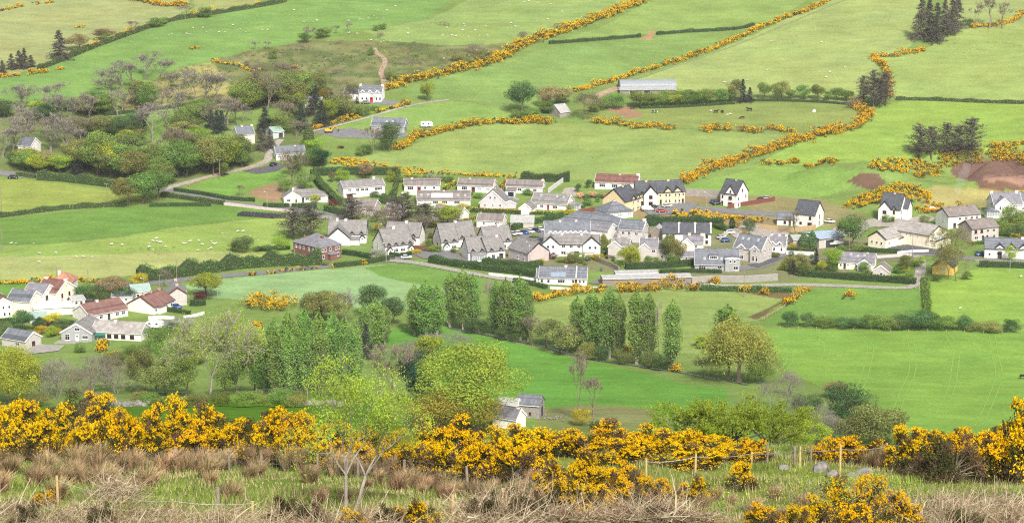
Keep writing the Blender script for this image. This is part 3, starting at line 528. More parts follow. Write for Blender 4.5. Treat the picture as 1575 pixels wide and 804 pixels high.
def house(label, p0, p1, d, hw, pitch, wall='white', roof='slate', axis='x', hip=False, trim='white', chim=(), ops=(), gables=(), dorm=(), sky=(), boxes=(), cat='house', name='house', W_=None, group=None, wing=(), dmin=FAR, ridge_end='ab', par=()):
    """p0,p1: the two ends of the front wall's foot, in photo pixels. ops: (face, u, sill, w, h, kind) with face f/r/l or a gable index"""
    a = at(*p0, dmin); b = at(*p1, dmin); dv = Vector((b.x-a.x, b.y-a.y)); wd = W_ or dv.length; yaw = math.atan2(dv.y, dv.x)
    mid = (a+b)/2; z = gz(mid.x, mid.y)
    root = thing(name, label, cat, (mid.x, mid.y, z), yaw, group); h = wd/2
    wm = W[wall] if isinstance(wall, str) else wall; rm = RF[roof]; tm = {'white': M_FRAME, 'black': M_BLACK, 'brown': M_BROWNFR, 'dark': M_DARK}.get(trim)
    B = Body(-h, h, 0, d, hw, pitch, axis, hip)
    wb = MB(); B.wall(wb); wo = wb.build('wall', wm, root)
    rb = MB(); B.roof(rb); ro = rb.build('roof', rm, root)
    tb = []; B.barge(tb)
    bodies = {'f': B}
    for i, g in enumerate(gables):          # cross gables: (u, width, projection, eave height, pitch[, wall])
        u, w, pr, eh, gp = g[:5]; x = -h+u*wd; G = Body(x-w/2, x+w/2, -pr, 0, eh, gp, 'y')
        y1 = min(d/2, max(.3, (eh+G.hr-hw)/max(B.tan, .05))) if axis == 'x' else .3
        G.y1 = y1; gm = MB(); G.wall(gm, 1.5 if pr > .3 else -min(eh-.1, hw-.3)); go = gm.build('gable_wall', W[g[5]] if len(g) > 5 else wm, root)
        rr = MB(); Gr = Body(x-w/2, x+w/2, -pr, y1+.3, eh, gp, 'y'); Gr.roof(rr, .14, .25, .18); rr.build('gable_roof', rm, root); Gr.barge(tb, .25, .18, 'a'); bodies[i] = G
    for i, g in enumerate(wing):            # plain wings: (x0, x1, y0, y1, eave, pitch, axis, hip, wall, roof)
        G = Body(*g[:4], g[4], g[5], g[6], g[7]); gm = MB(); G.wall(gm); gm.build('wing_wall', W[g[8]] if g[8] else wm, root); rr = MB(); G.roof(rr, .14, .25, .15); rr.build('wing_roof', RF[g[9]] if g[9] else rm, root); G.barge(tb, .25, .15); bodies['w%d' % i] = G
    for q in tb if tm else (): q.build('bargeboard', tm, root)
    if not hip and axis == 'x':
        gb = MB(); zo = hw-.35*B.tan+.02; gb.box(-h-.1, h+.1, -.42, -.30, zo-.06, zo+.08)
        gb.build('gutter', M_DARK if trim in ('black', 'dark', 'brown') else M_FRAME, root)
    for c in chim:                          # (u along ridge, height, width[, v])
        u, ch, cw = c[:3]; v = c[3] if len(c) > 3 else .5
        if axis == 'x': x, y = -h+u*wd, d*v; zz = hw+B.hr-abs(v-.5)*d*B.tan
        else: x, y = -h+v*wd, d*u; zz = hw+B.hr-abs(v-.5)*wd*B.tan
        chimney(ro, x, y, zz, cw, ch, W[c[4]] if len(c) > 4 else (W['white'] if wall in ('white', 'offwhite', 'lilac') else wm))
    for face, u, zs, w, hh, kind in ops:
        if isinstance(face, int) or face.startswith('w'):
            G = bodies[face]; x, y, rz = G.x0+(G.x1-G.x0)*u, G.y0, 0
        elif face == 'f': x, y, rz = -h+u*wd, 0, 0
        elif face == 'r': x, y, rz = h, u*d, math.pi/2
        elif face == 'l': x, y, rz = -h, u*d, -math.pi/2
        if kind in DOORC: child('door', door_mesh(w, hh, kind), root, (x, y, zs), rz)
        else: child('window', window_mesh(w, hh, kind), root, (x, y, zs+hh/2), rz)
    for u, w, hh in dorm:                   # flat-fronted box dormers on the front slope
        x = -h+u*wd; y0 = d*.16; z0 = hw+y0*B.tan; y1 = (z0+hh-.1-hw)/B.tan
        b_ = MB(); b_.prism([(y0, z0-.3), (y0, z0+hh), (y1, z0+hh)], lambda q, t: (t, q[0], q[1]), x-w/2, x+w/2, 0)
        do = b_.build('dormer', wm if wall == 'white' else W['white'], root)
        b_ = MB(); b_.prism([(y0-.25, z0+hh-.05), (y1+.4, z0+hh+.12), (y1+.4, z0+hh+.25), (y0-.25, z0+hh+.1)], lambda q, t: (t, q[0], q[1]), x-w/2-.2, x+w/2+.2, 0); b_.build('dormer_roof', rm, do)
        child('window', window_mesh(w*.8, hh*.62, 'w'), do, (x, y0, z0+hh*.5), 0)
    for u, v in sky:                        # roof lights on the front slope
        x = -h+u*wd; y = d/2*v; z_ = hw+y*B.tan; b_ = MB(); th = math.atan(B.tan)
        b_.box(-.45, .45, -.6, .6, .15, .27, 0); b_.box(-.34, .34, -.48, .48, .2, .285, 1)
        o = b_.build('skylight', [M_GALV, M_PANEG], ro); o.location = (x, y, z_); o.rotation_euler = (th, 0, 0)
    for x0, x1, y0, y1, z0, z1, nm, mm in boxes:
        b_ = MB(); b_.box(x0*wd-h, x1*wd-h, y0, y1, z0, z1); b_.build(nm, mm, root)
    for u in par:                           # parapets standing through the roof
        x = -h+u*wd; b_ = MB(); b_.prism([(-.1, hw-.5), (d/2, hw+B.hr-.5), (d+.1, hw-.5), (d+.1, hw+.32), (d/2, hw+B.hr+.42), (-.1, hw+.32)], lambda q, t: (t, q[0], q[1]), x-.17, x+.17); b_.build('parapet', W['white'], root)
    HOUSES.append((root, p0, p1)); return root
def wn(us, z, w, h, k='w', f='f'): return [(f, u, z, w, h, k) for u in us]
def sunroom(root, x0, x1, y0, y1, h, roofm, hip=False):
    b = MB(); n = max(2, int((x1-x0)/.9)); c = MB(); c.box(x0, x1, y0, y1, -1, .6); c.build('sunroom_base', W['white'], root)
    for i in range(n+1): x = x0+(x1-x0)*i/n; b.box(x-.05, x+.05, y0-.02, y0+.08, .6, h)
    m = max(2, int((y1-y0)/.9))
    for i in range(m+1):
        y = y0+(y1-y0)*i/m
        for x in (x0, x1): b.box(x-.052, x+.052, y-.05, y+.05, .6, h-.003)
    b.box(x0-.06, x1+.06, y0-.05, y1, h, h+.14); b.build('sunroom_frame', M_FRAME, root)
    g = MB(); g.box(x0+.03, x1-.03, y0+.03, y1, .6, h-.01); g.build('sunroom_glass', M_PANEG, root)
    r = MB(); Body(x0, x1, y0, y1, h+.12, 24, 'x', True if hip else False).roof(r, .08, .1, .05); r.build('sunroom_roof', roofm, root)
bw = lambda us, z=1.0, w=1.5, h=1.15, k='w': wn(us, z, w, h, k)

# --- upper row of bungalows
house('long grey-tiled bungalow with garage in its basement, first bungalow right of the big clipped hedge', (528.5, 304.5), (592, 299.5), 8, 4.3, 28, 'white', 'greytile', chim=[(.8, 1.7, 1)], ops=wn([.15, .34, .46, .56], 2.4, 1.5, 1.3)+wn([.84], 2.3, 3.4, 1.4)+[('f', .15, -.6, 2.6, 2.1, 'maroon')], boxes=[(.05, .3, -.9, 0, 1.85, 2.75, 'balcony', W['offwhite'])])
h = house('small white bungalow with brown roof and white terrace wall under the yellow hedge', (622, 294.5), (677, 294.5), 7.5, 2.8, 28, 'white', 'brown', chim=[(.22, 1.2, .9)], ops=wn([.17], .8, 2.6, 1.5)+wn([.58, .83], 1, 1, 1.2)+[('f', .41, 0, 1.5, 2.1, 'maroon')], boxes=[(-.08, .38, -4, -3.7, -1, .6, 'terrace_wall', W['white'])])
house('white bungalow with brown roof and dark front door beside the golden hedge', (703.5, 294), (758, 297), 8, 2.9, 28, 'white', 'brown', chim=[(.3, 1.0, .8)], ops=wn([.2], .9, 2.4, 1.5)+wn([.62, .86], .9, 1.7, 1.2, 'g')+[('f', .45, 0, 1.6, 2.2, 'brown')])
house('brown-roofed bungalow with cream centre and navy garage door below its end', (778, 297), (834, 298), 8, 2.9, 28, 'white', 'brown', chim=[(.97, 1.3, .9)], ops=wn([.13, .38], 1, 1.8, 1.3)+wn([.62, .8], .9, 1.6, 1.3)+wn([.3, .75], 1, 1, 1.1, 'b', 'r')+[('w0', .6, -.6, 2.5, 2, 'navy')], wing=[(-7.2, -3.2, -4.5, .5, 2.0, 18, 'x', True, 'white', 'brown')])
house('wide bungalow with red-brown roof and porch pillars, above the buttermilk terrace', (914.6, 291), (980, 292.5), 9.5, 3.1, 27, 'offwhite', 'darkred', chim=[(.55, 1.1, .8), (.98, 1.6, 1.3)], ops=wn([.18, .47], .9, 2.6, 1.5)+[('f', .7, 0, 2.4, 2.3, 'dark')])
# --- second row
house('bungalow with hipped brown roof and cream front gable at the bend of the lane', (441, 311.5), (504, 311), 9, 2.6, 26, 'white', 'greytile', hip=True, gables=[(.13, 7, 1.2, 2.6, 33, 'cream')], ops=wn([.5], .9, 1.6, 1.2)+wn([.8], 1, 1, 1.1, 'b')+[(0, .28, .9, 1.6, 1.2, 'w'), (0, .72, .4, .9, 1.6, 'w'), ('f', .4, 0, 1, 2.1, 'dark')], chim=[(.2, 1.5, .8)])
h = house('long white bungalow with four roof lights and a wide glazed balcony dormer', (641, 316), (723.5, 316), 9, 2.5, 32, 'white', 'brown', chim=[(.5, 1.1, .8)], ops=wn([.35, .52, .75], .9, 2.4, 1.3), sky=[(.08, .55), (.21, .55), (.77, .5), (.9, .5)])
b_ = MB(); b_.prism([(1.0, 3.05), (1.0, 4.6), (3.2, 4.75), (3.2, 4.6)], lambda q, t: (t, q[0], q[1]), -5.2, 3.8); b_.build('balcony_roof', W['white'], h); b_ = MB(); b_.box(-5, 3.6, 1.1, 2.6, 3, 4.5); b_.build('balcony_glass', M_PANE, h)
house('white gable-fronted dormer bungalow with a low lean-to wing beside the green car', (738, 321.5), (778, 321.5), 12, 2.7, 42, 'lilac', 'greytile', 'y', ops=wn([.2, .78], 1, .8, 1.2, 'w')+wn([.4, .58], 4.2, .8, 1.2)+wn([.5], 1.2, .7, .8), wing=[(4.5, 9.5, 1, 9, 2.4, 24, 'y', False, 'lilac', 'greytile')], chim=[(.5, .9, .8)])
h = house('wide bungalow with grey roof, red front door and hipped sunroom', (816.5, 322), (872, 324), 9.5, 2.8, 33, 'offwhite', 'greytile', ops=wn([.12], .8, 2, 1.4)+wn([.3], .9, 1.4, 1.2)+wn([.67], .8, 2.1, 1.3)+[('f', .48, 0, 1, 2.1, 'red')], sky=[(.22, .75), (.66, .72), (.84, .72)])
sunroom(h, 7.6, 12.5, 1.2, 6, 2.5, RF['greytile'], True)
house('little pale gable-fronted garage in front of the bungalow with the red door', (798.5, 329.5), (817, 330), 7, 2.5, 38, 'offwhite', 'greytile', 'y', name='garage', cat='garage')
house('brown-roofed bungalow half hidden behind the dark spreading conifers', (533, 327), (575, 332), 9.5, 2.6, 30, 'pink', 'brown', ops=wn([.2, .5, .8], 1, 1.6, 1.2))
house('small brown-roofed house with narrow white gable hidden between two conifers', (590, 333), (613, 336.5), 8, 2.7, 33, 'white', 'brown', ops=wn([.5], 1, 1.4, 1.2)+wn([.5], 1, 1, 1.2, 'w', 'r'))
house('white gabled bungalow standing behind the fresh lime-green tree', (664, 338), (707, 343), 8, 2.7, 36, 'white', 'brown', ops=wn([.3, .7], 1, 1.5, 1.2)+wn([.3], 3.2, .7, 1, 'w', 'r'))
house('low brown-roofed house with chimneys on both ends above the estate cottages', (733, 349.5), (773, 350.5), 7, 2.9, 30, 'offwhite', 'brown', chim=[(.08, 1.2, .7, .5, 'pink'), (.95, 1.2, .7, .5, 'pink')], ops=wn([.28, .75], 1.2, .9, 1.1))
house('pale corrugated shed with bluish roof lights beside the car park hedge', (785, 351), (821, 350), 8, 2.4, 24, 'greige', 'pale', ops=[('f', .4, 0, 3, 2.2, 'dark')], name='shed', cat='shed', trim=None)
# --- white cottages of the lower estate
def cottage(label, p0, p1, d, nd, chim=(), ops=(), porch=(), left=(), hw=3.4, pitch=44, **k):
    L_ = (at(*p1, FAR)-at(*p0, FAR)).length
    g = [((i+.5)/nd, 1.35, .06, 3.5, 45) for i in range(nd)]; o = [(i, .5, 3.0, .8, 1.0, 'w') for i in range(nd)]
    for u in porch: g.append((u, 2.0, 1.2, 2.0, 48)); o.append((len(g)-1, .5, 0, 1.0, 2.0, 'white'))
    return house(label, p0, p1, d, hw, pitch, 'white', 'greytile', trim='black', gables=g, ops=o+list(ops), chim=chim, **k)
cottage('white estate cottage with two tall side gables, behind the brick house', (505, 371), (563.5, 373.5), 9, 4, [(.45, 1.3, 1.0), (.22, 1.6, .9)], wn([.7], .6, 2, 1.3), (.9,), wing=[(-7.6, 1.4, -6, 4, 2.8, 42, 'y', False, 'white', 'greytile'), (1.5, 5, -5, -1, 1.9, 20, 'x', False, 'white', 'greytile')])
cottage('white estate cottage with four black gablets facing the parked white car', (593, 391.5), (636, 387), 11, 4, [(.5, 1.6, 1.0)], wn([.38, .62], .6, 1.9, 1.4)+wn([.6], .3, .9, 3.2, 'w', 'l'), (.12, .88))
cottage('white estate cottage with a plain end wall, standing behind the four-gablet cottage', (592, 374), (645, 377), 9, 3, [(.55, 1.4, 1.0)], wn([.8], .6, 1.8, 1.3)+wn([.5], 3.4, .7, 1, 'w', 'r'), (.83,))
cottage('white estate cottage with brown garage door in its end wall', (679, 385.5), (705, 383.5), 12, 2, [], wn([.75], .6, 1.9, 1.4)+[('l', .45, 0, 2.4, 2.2, 'brown')]+wn([.5], 3.6, .7, 1.4, 'w', 'l'), (.28,))
cottage('white estate cottage joined to the right of the one with the brown garage door', (704, 380), (732, 377.5), 11, 2, [(.1, 1.2, .9)], wn([.6], .6, 1.6, 1.3), (.85,))
cottage('white estate cottage with big chimney behind the pair with the glazed sunroom', (746, 386), (788, 382), 10, 3, [(.62, 1.6, 1.0)], wn([.7], .6, 1.6, 1.3), (.4,))
h = cottage('white end cottage with green glazed sunroom on its front', (720.5, 401), (748.5, 398.8), 9.5, 2, [], wn([.45], 3.2, .6, 1.3, 'w', 'l'))
sunroom(h, -3.0, 2.6, -3.4, -.02, 2.2, RF['greytile'])
cottage('white end cottage with dark patio doors and wheelie bins outside', (749, 400), (777, 396.5), 9, 2, [(.8, 1.3, .9)], wn([.35], .8, 1.4, 1.3)+[('f', .78, 0, 1.8, 2.1, 'dark')])
house('two-storey red brick house with hipped slate roof and pointed porch', (492, 402), (525, 396.5), 16, 5.4, 24, 'brick', 'lilac', hip=True, chim=[(.5, 1.6, 1, .3, 'brick'), (.3, 1.4, .9, .8, 'brick')], ops=wn([.14, .27, .5, .76, .88], 3.5, .85, 1.3)+wn([.17, .85], .9, .95, 1.5)+[('l', u, 3.3, .8, 1.3, 'w') for u in (.1, .25, .4, .6, .75, .9)], wing=[(-1.4, 1.8, -1.8, .2, 2.6, 34, 'x', True, 'brick', 'lilac')], group=None)
house('pink-rendered gable-ended house with long grey side wall in front of the white semis', (812, 406), (844, 400.5), 13, 4.0, 36, 'pink', 'greytile', 'y', trim='black', ops=[('l', .2, .8, 1, 1.4, 'w'), ('l', .5, .8, 1, 1.4, 'w'), ('l', .3, 3.0, .7, .8, 'w'), ('l', .6, 3.0, .7, .8, 'w')])
house('small white lean-to house between the end cottages and the pink gable', (786, 392), (800, 396), 9, 2.8, 24, 'white', 'pale', ops=wn([.5], 1, 1.2, 1))
house('long white semi-detached pair with a black-edged gable at either end', (836, 394), (921, 395), 8, 4.8, 34, 'white', 'greytile', trim='black', gables=[(.13, 6.6, .8, 4.8, 42), (.87, 6.6, .8, 4.8, 42)], ops=[(0, .35, 3.2, 1, 1.2, 'w'), (0, .65, 3.2, 1, 1.2, 'w'), (0, .4, .9, 1.4, 1.3, 'w'), (1, .4, 3.1, 1.1, 1.3, 'w'), (1, .72, 3.1, 1, 1.2, 'w')]+wn([.36, .5, .64], 3.3, 1.3, 1.2)+wn([.36], .8, 1.8, 1.4)+[('f', .6, 0, 1.8, 2.2, 'dark')], chim=[(.32, 1.4, .9), (.68, 1.4, .9)], wing=[(5.2, 8.6, -3.2, -.6, 2.3, 8, 'x', False, 'white', 'flat')])
house('slate-roofed white terrace with a row of small gablets, behind the long white semis', (838, 379), (908, 377), 9, 5.2, 38, 'white', 'slate', gables=[(.12+.11*i, 1.5, .05, 5.2, 45) for i in range(8)], ops=[(i, .5, 4.5, .8, 1.1, 'w') for i in range(8)]+[('l', .3, 3.4, .9, 1.3, 'w'), ('l', .65, 3.4, .9, 1.3, 'w'), ('l', .35, .9, .9, 1.3, 'w'), ('l', .7, .9, .9, 1.3, 'w')], chim=[(.35, 1.2, .8), (.7, 1.2, .8)])
house('large low building with wide hipped slate roof above the small car park', (850, 354.5), (950, 364), 15, 3.2, 27, 'white', 'slate', hip=True, ops=wn([.05, .12, .19, .28, .38], 1, 1.3, 1.4), wing=[(0, 13, -7, 3, 3.0, 26, 'x', False, 'white', 'lilac')], cat='building', name='building')
house('white bungalow with steep hipped roof, directly behind the wide slate-roofed building', (934, 339.5), (973.5, 333.5), 11, 3.0, 32, 'white', 'slate', hip=True, ops=wn([.16], 1, 1.4, 1.2)+wn([.5], .9, 2.6, 1.3, 'g')+wn([.85], 1, 1.8, 1.3, 'g'), chim=[(.5, .9, .8)])
house('slate-roofed house with grey front and tall white gable chimney', (951, 371), (988, 374), 8, 5.0, 36, 'lilac', 'slate', chim=[(.96, 1.6, 1.2, .5, 'white')], ops=wn([.2, .45, .75], 2.9, 1.2, 1.4), ridge_end='')
house('beige gabled outbuilding tucked behind the tall white chimney gable', (1001, 370), (1018, 371), 7, 3.6, 38, 'darkstone', 'pale', 'y', name='outbuilding', cat='outbuilding', trim=None)
house('terrace of three white houses under dark slate roofs divided by white parapets', (1019, 376), (1093.5, 378), 8, 4.7, 38, 'white', 'darkslate', chim=[(.34, .9, .9), (.67, .9, .9), (.99, .9, .9)], ops=wn([.1, .22, .45, .58, .78, .91], 2.9, 1.0, 1.2, 'b')+wn([.1, .22, .45, .58, .78, .91], .7, 1.0, 1.3, 'b'), par=(.333, .667, .995), trim='dark')
house('pale yellow gabled house half hidden below the slate terrace', (1049.5, 392), (1081, 393.5), 7.5, 4.6, 33, 'cream', 'lilac', gables=[(.22, 5, 1.0, 4.5, 42)], ops=wn([.66], 3, .9, 1.1)+wn([.6, .85], .8, .8, 1.3), chim=[(.3, 1.5, 1.0, .5, 'cream'), (.95, 1.5, 1.6, .5, 'cream')])
house('tiny white outhouse between yellow gabled house and clipped hedge', (1046, 402), (1070, 402.5), 4.5, 2, 30, 'offwhite', 'lilac', name='outhouse', cat='outhouse', ops=wn([.4], .8, .7, .7))
house('old grey rendered house with tall chimneys, behind the pale weeping birch', (940, 398), (967, 399.5), 8, 5.0, 32, 'greige', 'greytile', gables=[(.2, 5, .6, 5, 40)], chim=[(.35, 2.2, 1.1), (.92, 1.8, 1.1)], ops=wn([.7], 2.9, 1, 1.3)+wn([.55], .6, .8, 1.3))
house('old grey house with white front bay and orange chimney pots', (984, 401.5), (1011, 402.5), 8, 5.6, 32, 'greige', 'lilac', gables=[(.25, 4, .8, 5.4, 40)], chim=[(.33, 2.4, 1.2), (.8, 1.2, .9)], ops=wn([.78], 3.4, 1.3, 1.5)+wn([.2], 3.2, .8, 1.5)+wn([.2], .5, .8, 1.4))
house('low grey cottage joined to the right of the old house with orange pots', (1011, 400.5), (1025, 401.5), 7.5, 4.4, 32, 'greige', 'greytile', ops=wn([.5], .9, .9, 1.2))
h = house('modern grey chalet house with box dormer and stone front', (1068.5, 415.5), (1137, 417), 10.5, 2.4, 41, 'grey', 'slate', dorm=[(.42, 3.4, 1.6)], sky=[(.22, .36), (.6, .36)], gables=[(.84, 5.2, .9, 4.8, 8)], ops=wn([.17], .1, 2.6, 2.0)+wn([.56], .8, 1.7, 1.4)+[(0, .36, 3.2, .9, 1.2, 'w'), (0, .66, 3.2, .9, 1.2, 'w'), (0, .75, .7, 1.7, 1.4, 'w'), ('r', .3, 3.2, .9, 1.5, 'w'), ('r', .75, .8, .9, 1.2, 'w')], chim=[(.25, 1, .8, .5, 'stone'), (.72, 1, .8, .5, 'stone')])
house('grey two-storey house with curved gablets and white-framed windows above a tarmac drive', (1128, 398.5), (1171, 405), 9.5, 5.0, 40, 'greige', 'slate', trim='white', gables=[(.28, 3.2, .1, 5, 42), (.8, 3.6, 1.2, 5, 42)], sky=[(.2, .7), (.4, .7), (.75, .7)], chim=[(.85, 1.1, .9)], ops=[(0, .5, 4.2, 1, 1.3, 'w'), (1, .5, 4, 1.2, 1.2, 'w'), (1, .35, .6, .9, 2, 'w'), (1, .75, .6, .8, 2, 'w')]+[('r', u, z, .9, 1.4, 'w') for u in (.3, .7) for z in (.9, 3.4)]+wn([.3], .6, 1.4, 1.6))
cc = house('white cottage with two small dormers, between the grey houses and the white wall', (1183, 388.5), (1208, 390), 7, 3.3, 40, 'white', 'lilac', gables=[(.2, 1.9, .06, 3.6, 45), (.62, 1.9, .06, 3.6, 45)], ops=[(0, .5, 3.1, .8, 1.2, 'w'), (1, .5, 3.1, .8, 1.2, 'w')]+wn([.3, .75], .8, .8, 1.5), chim=[(.08, 1.3, .9), (.55, 1.2, .9), (.97, 1.3, .9)])
# --- new houses on the hill side
house('tall new white house with dark roof standing alone beside the red fence', (1108, 315), (1133, 320.3), 9, 5.6, 47, 'white', 'darkslate', trim='black', chim=[(.62, .9, .8)], gables=[(.62, 5.2, .25, 5.3, 55)], ops=[(0, .5, 5.9, .6, 1, 'b'), (0, .5, 3.2, 1.5, 1.2, 'b'), (0, .5, .5, 1.9, 1.4, 'b')]+wn([.12], 3.3, .7, 1.2, 'b')+[('f', .12, 0, 1, 2.1, 'dark')]+[('r', .15, 3.0, .6, 1.2, 'b'), ('r', .15, .4, .6, 1.4, 'b'), ('r', .5, 6, .9, 1.2, 'b'), ('r', .8, 3.2, .7, 1.2, 'b'), ('r', .6, .4, .6, 1.3, 'b')])
def yellow(label, p0, p1, d, g, ops, **k): return house(label, p0, p1, d, 5.3, 40, 'buttermilk', 'darkslate', trim='black', gables=g, ops=ops, **k)
yellow('buttermilk terrace house with twin gablets, nearest the hipped slate bungalow', (961, 331), (984, 322), 11, [(.55, 3.2, .1, 5.2, 48), (.86, 3.2, .1, 5.2, 48)], [(0, .5, 3.3, 1.2, 1.3, 'w'), (0, .5, .7, 1.2, 1.4, 'w'), (1, .5, 3.3, 1.2, 1.3, 'w'), (1, .5, .7, 1.2, 1.4, 'w'), ('l', .5, 3, .8, 1.3, 'b')], chim=[(.55, 1.3, .9)])
yellow('buttermilk terrace house with one tall white-faced gable in the middle of its row', (978, 318), (1009, 317), 10, [(.3, 2.2, .1, 5.0, 45), (.72, 5.6, 1.2, 5.2, 50, 'cream')], [(1, .5, 3.4, 1.5, 1.4, 'b'), (1, .5, .5, 1.7, 1.7, 'b'), (0, .5, 3.4, .8, 1.2, 'w'), ('f', .32, 0, 1.1, 2.2, 'dark')], chim=[(.55, 1.3, .9)])
yellow('buttermilk semi-detached pair with two front gables and a dark door at either end', (1011, 316), (1053, 312.5), 9, [(.38, 3.9, .2, 5.2, 45), (.73, 3.9, .2, 5.2, 45)], [(0, .3, 3.3, .8, 1.4, 'w'), (0, .7, 3.3, .8, 1.4, 'w'), (0, .3, .7, .8, 1.5, 'w'), (0, .7, .7, .8, 1.5, 'w'), (1, .3, 3.3, .8, 1.4, 'w'), (1, .7, 3.3, .8, 1.4, 'w'), (1, .3, .7, .8, 1.5, 'w'), (1, .7, .7, .8, 1.5, 'w'), ('f', .1, 3.3, .8, 1.3, 'w'), ('f', .94, 3.3, .8, 1.3, 'w'), ('f', .12, 0, 1, 2.2, 'dark'), ('f', .93, 0, 1, 2.2, 'brown')], chim=[(.5, 1.3, 1)])
house('unfinished grey and white house with steep dark roof behind the timber fence', (1222, 346.5), (1253, 351.5), 8.8, 5.4, 46, 'offwhite', 'darkslate', trim='black', ops=wn([.3], 1, 1, 1, 'b')+wn([.76], 3.2, .9, 1.3, 'b')+wn([.75], .6, 1.8, 1.4, 'b')+[('r', .5, 3.2, .7, 1.5, 'b'), ('r', .5, .6, .7, 1.6, 'b')])
house('low white garage with slate roof behind the timber fence, beside the unfinished house', (1195, 346), (1219, 347.5), 6.5, 2.6, 34, 'offwhite', 'slate', trim='dark', name='garage', cat='garage', ops=wn([.5], .7, 1, 1.2, 'b')+[('f', .82, 0, 1, 2.1, 'brown')])
house('new white house with two steep front gables, below the gorse bank', (1352.5, 339), (1384, 342.5), 10, 5.4, 47, 'white', 'darkslate', trim='black', chim=[(.55, .9, .8)], gables=[(.26, 5.2, .6, 5.2, 50), (.7, 2.4, .1, 5.0, 48)], ops=[(0, .5, 3.2, 1.6, 1.3, 'b'), (0, .5, .5, 1.7, 1.6, 'b'), (1, .5, 3.3, .8, 1.4, 'b'), (1, .4, .3, .8, 1.7, 'b'), ('r', .2, 3.4, .6, 1.3, 'b'), ('r', .2, .4, .6, 1.5, 'b'), ('r', .75, 3.4, .6, 1.6, 'b'), ('r', .75, .4, .6, 1.6, 'b')], wing=[(3.4, 6.4, 3.5, 9.5, 5.3, 47, 'x', False, 'white', 'darkslate')])
# --- right side of the village
house('cream hall with weathered grey corrugated roof and flat-topped end porch', (1366, 372), (1429, 382), 12, 5.2, 25, 'cream', 'asbestos', trim='dark', ops=wn([.3, .45, .55, .72], 4, .6, .6, 'w')+[('f', .14, 0, 1.1, 2.2, 'brown')]+[('r', .5, .3, 2.4, 2.4, 'w')], wing=[(-10.5, -2.5, -2.2, 1.5, 2.6, 10, 'x', False, 'cream', 'asbestos'), (9.5, 12, .5, 11, 3.2, 4, 'x', False, 'cream', 'flat')], cat='hall', name='hall')
house('cream gabled block with three small windows at the left end of the hall', (1335, 378.5), (1362, 383), 15, 3.9, 33, 'cream', 'asbestos', 'y', trim='black', ops=wn([.22, .5, .76], 1.5, .9, 1, 'w')+[('r', .15, 1.4, .9, 1, 'w')], cat='hall annex', name='hall_annex')
house('two-storey house with white end wall and brown tiles, smoke rising from its chimney', (1458, 352.5), (1508, 346.5), 9, 5.0, 30, 'white', 'brown', trim='black', chim=[(.18, 1.0, .9, .5, 'brick'), (.75, 1.0, .9, .5, 'brick')], ops=wn([.35, .55, .72, .88], 3.1, 1.3, 1.2)+[('l', .35, 2.8, .9, 1.4, 'g'), ('f', .2, 0, 1.4, 2.2, 'dark')])
house('pinkish grey semi-detached pair with brown roof in front of the white-ended house', (1494, 372), (1535.5, 367), 9, 5.0, 29, 'pink', 'brown', trim='brown', chim=[(.2, .9, .8, .5, 'brick'), (.75, .9, .8, .5, 'brick')], ops=wn([.15, .37], 3.1, 1.2, 1.3, 'b')+wn([.6, .82], 3.1, 1.4, 1.3)+wn([.18], .7, 1.6, 1.4)+[('f', .42, 0, 1.1, 2.2, 'dark'), ('f', .58, 0, 1.1, 2.1, 'dark')]+wn([.83], .7, 1.5, 1.3))
h = house('cream and white house with terracotta ridges and conservatory on the far right slope', (1528, 333.5), (1572, 331), 10, 4.8, 38, 'offwhite', 'lilac', trim='white', chim=[(.02, 1.6, 1.0), (.9, 1.6, 1.1)], gables=[(.3, 7, 1.5, 4.7, 40)], ops=[(0, .3, 3, .8, 1.4, 'w'), (0, .75, 3, .8, 1.2, 'w'), ('l', .35, 2.9, .8, 1.3, 'w'), ('l', .75, 2.9, .7, 1.2, 'w')])
sunroom(h, -9.5, -4.2, -2.5, 1.8, 2.4, RF['slate'], True)
house('small white house cut by the right edge on the upper slope', (1568, 327), (1600, 326), 8, 4.6, 36, 'white', 'slate', ops=wn([.15], 1, 1, 1.2))
h = house('grey-white cottage with three black-edged gablets beside the clipped roadside hedge', (1514, 396.5), (1592, 399), 8.5, 3.7, 36, 'offwhite', 'slate', trim='black', gables=[(.3, 3.2, .1, 4.1, 42), (.53, 3.2, .1, 4.1, 42), (.76, 3.2, .1, 4.1, 42)], ops=[(i, .5, 3.1, 1.2, 1.1, 'w') for i in range(3)]+wn([.1], .9, .9, 1)+wn([.52, .85], .8, 2.2, 1.4)+[('f', .3, 0, 1.6, 2.1, 'dark')], chim=[(.75, 1.4, 1.1)], boxes=[(.26, .35, -.9, -.05, 2.3, 2.55, 'door_hood', M_DARK)])
house('bright yellow gable-fronted cottage beside the tall willow', (1433.5, 421.5), (1466, 423.5), 8, 3.1, 36, 'yellow', 'darkslate', 'y', trim='dark', ops=wn([.55], .9, 1, 1.7, 'g'), name='cottage', cat='cottage')
house('low white bungalow with part red roof behind the long clipped hedge', (1289, 413.5), (1345, 415), 8, 2.7, 34, 'cream', 'lilac', chim=[(.78, .9, .9)], sky=[(.1, .8), (.32, .8), (.52, .65), (.7, .75)], ops=wn([.07], .9, .8, 1)+[('f', .18, 0, .9, 2.1, 'dark'), ('f', .27, 0, .9, 2, 'white')]+wn([.5], .9, 1, 1.2), gables=[(.72, 5, 2.2, 2.5, 36, 'greige')], wing=[(-6.9, -3.9, .4, 7.6, 2.75, 34.5, 'x', False, 'cream', 'darkred')])
house('small grey gable-fronted annexe with one window behind the long clipped hedge', (1342, 426), (1366, 427), 6.5, 2.4, 36, 'greige', 'pink' if 'pink' in RF else 'brown', 'y', ops=wn([.55], .8, 1.1, 1.1), name='annexe', cat='annexe')
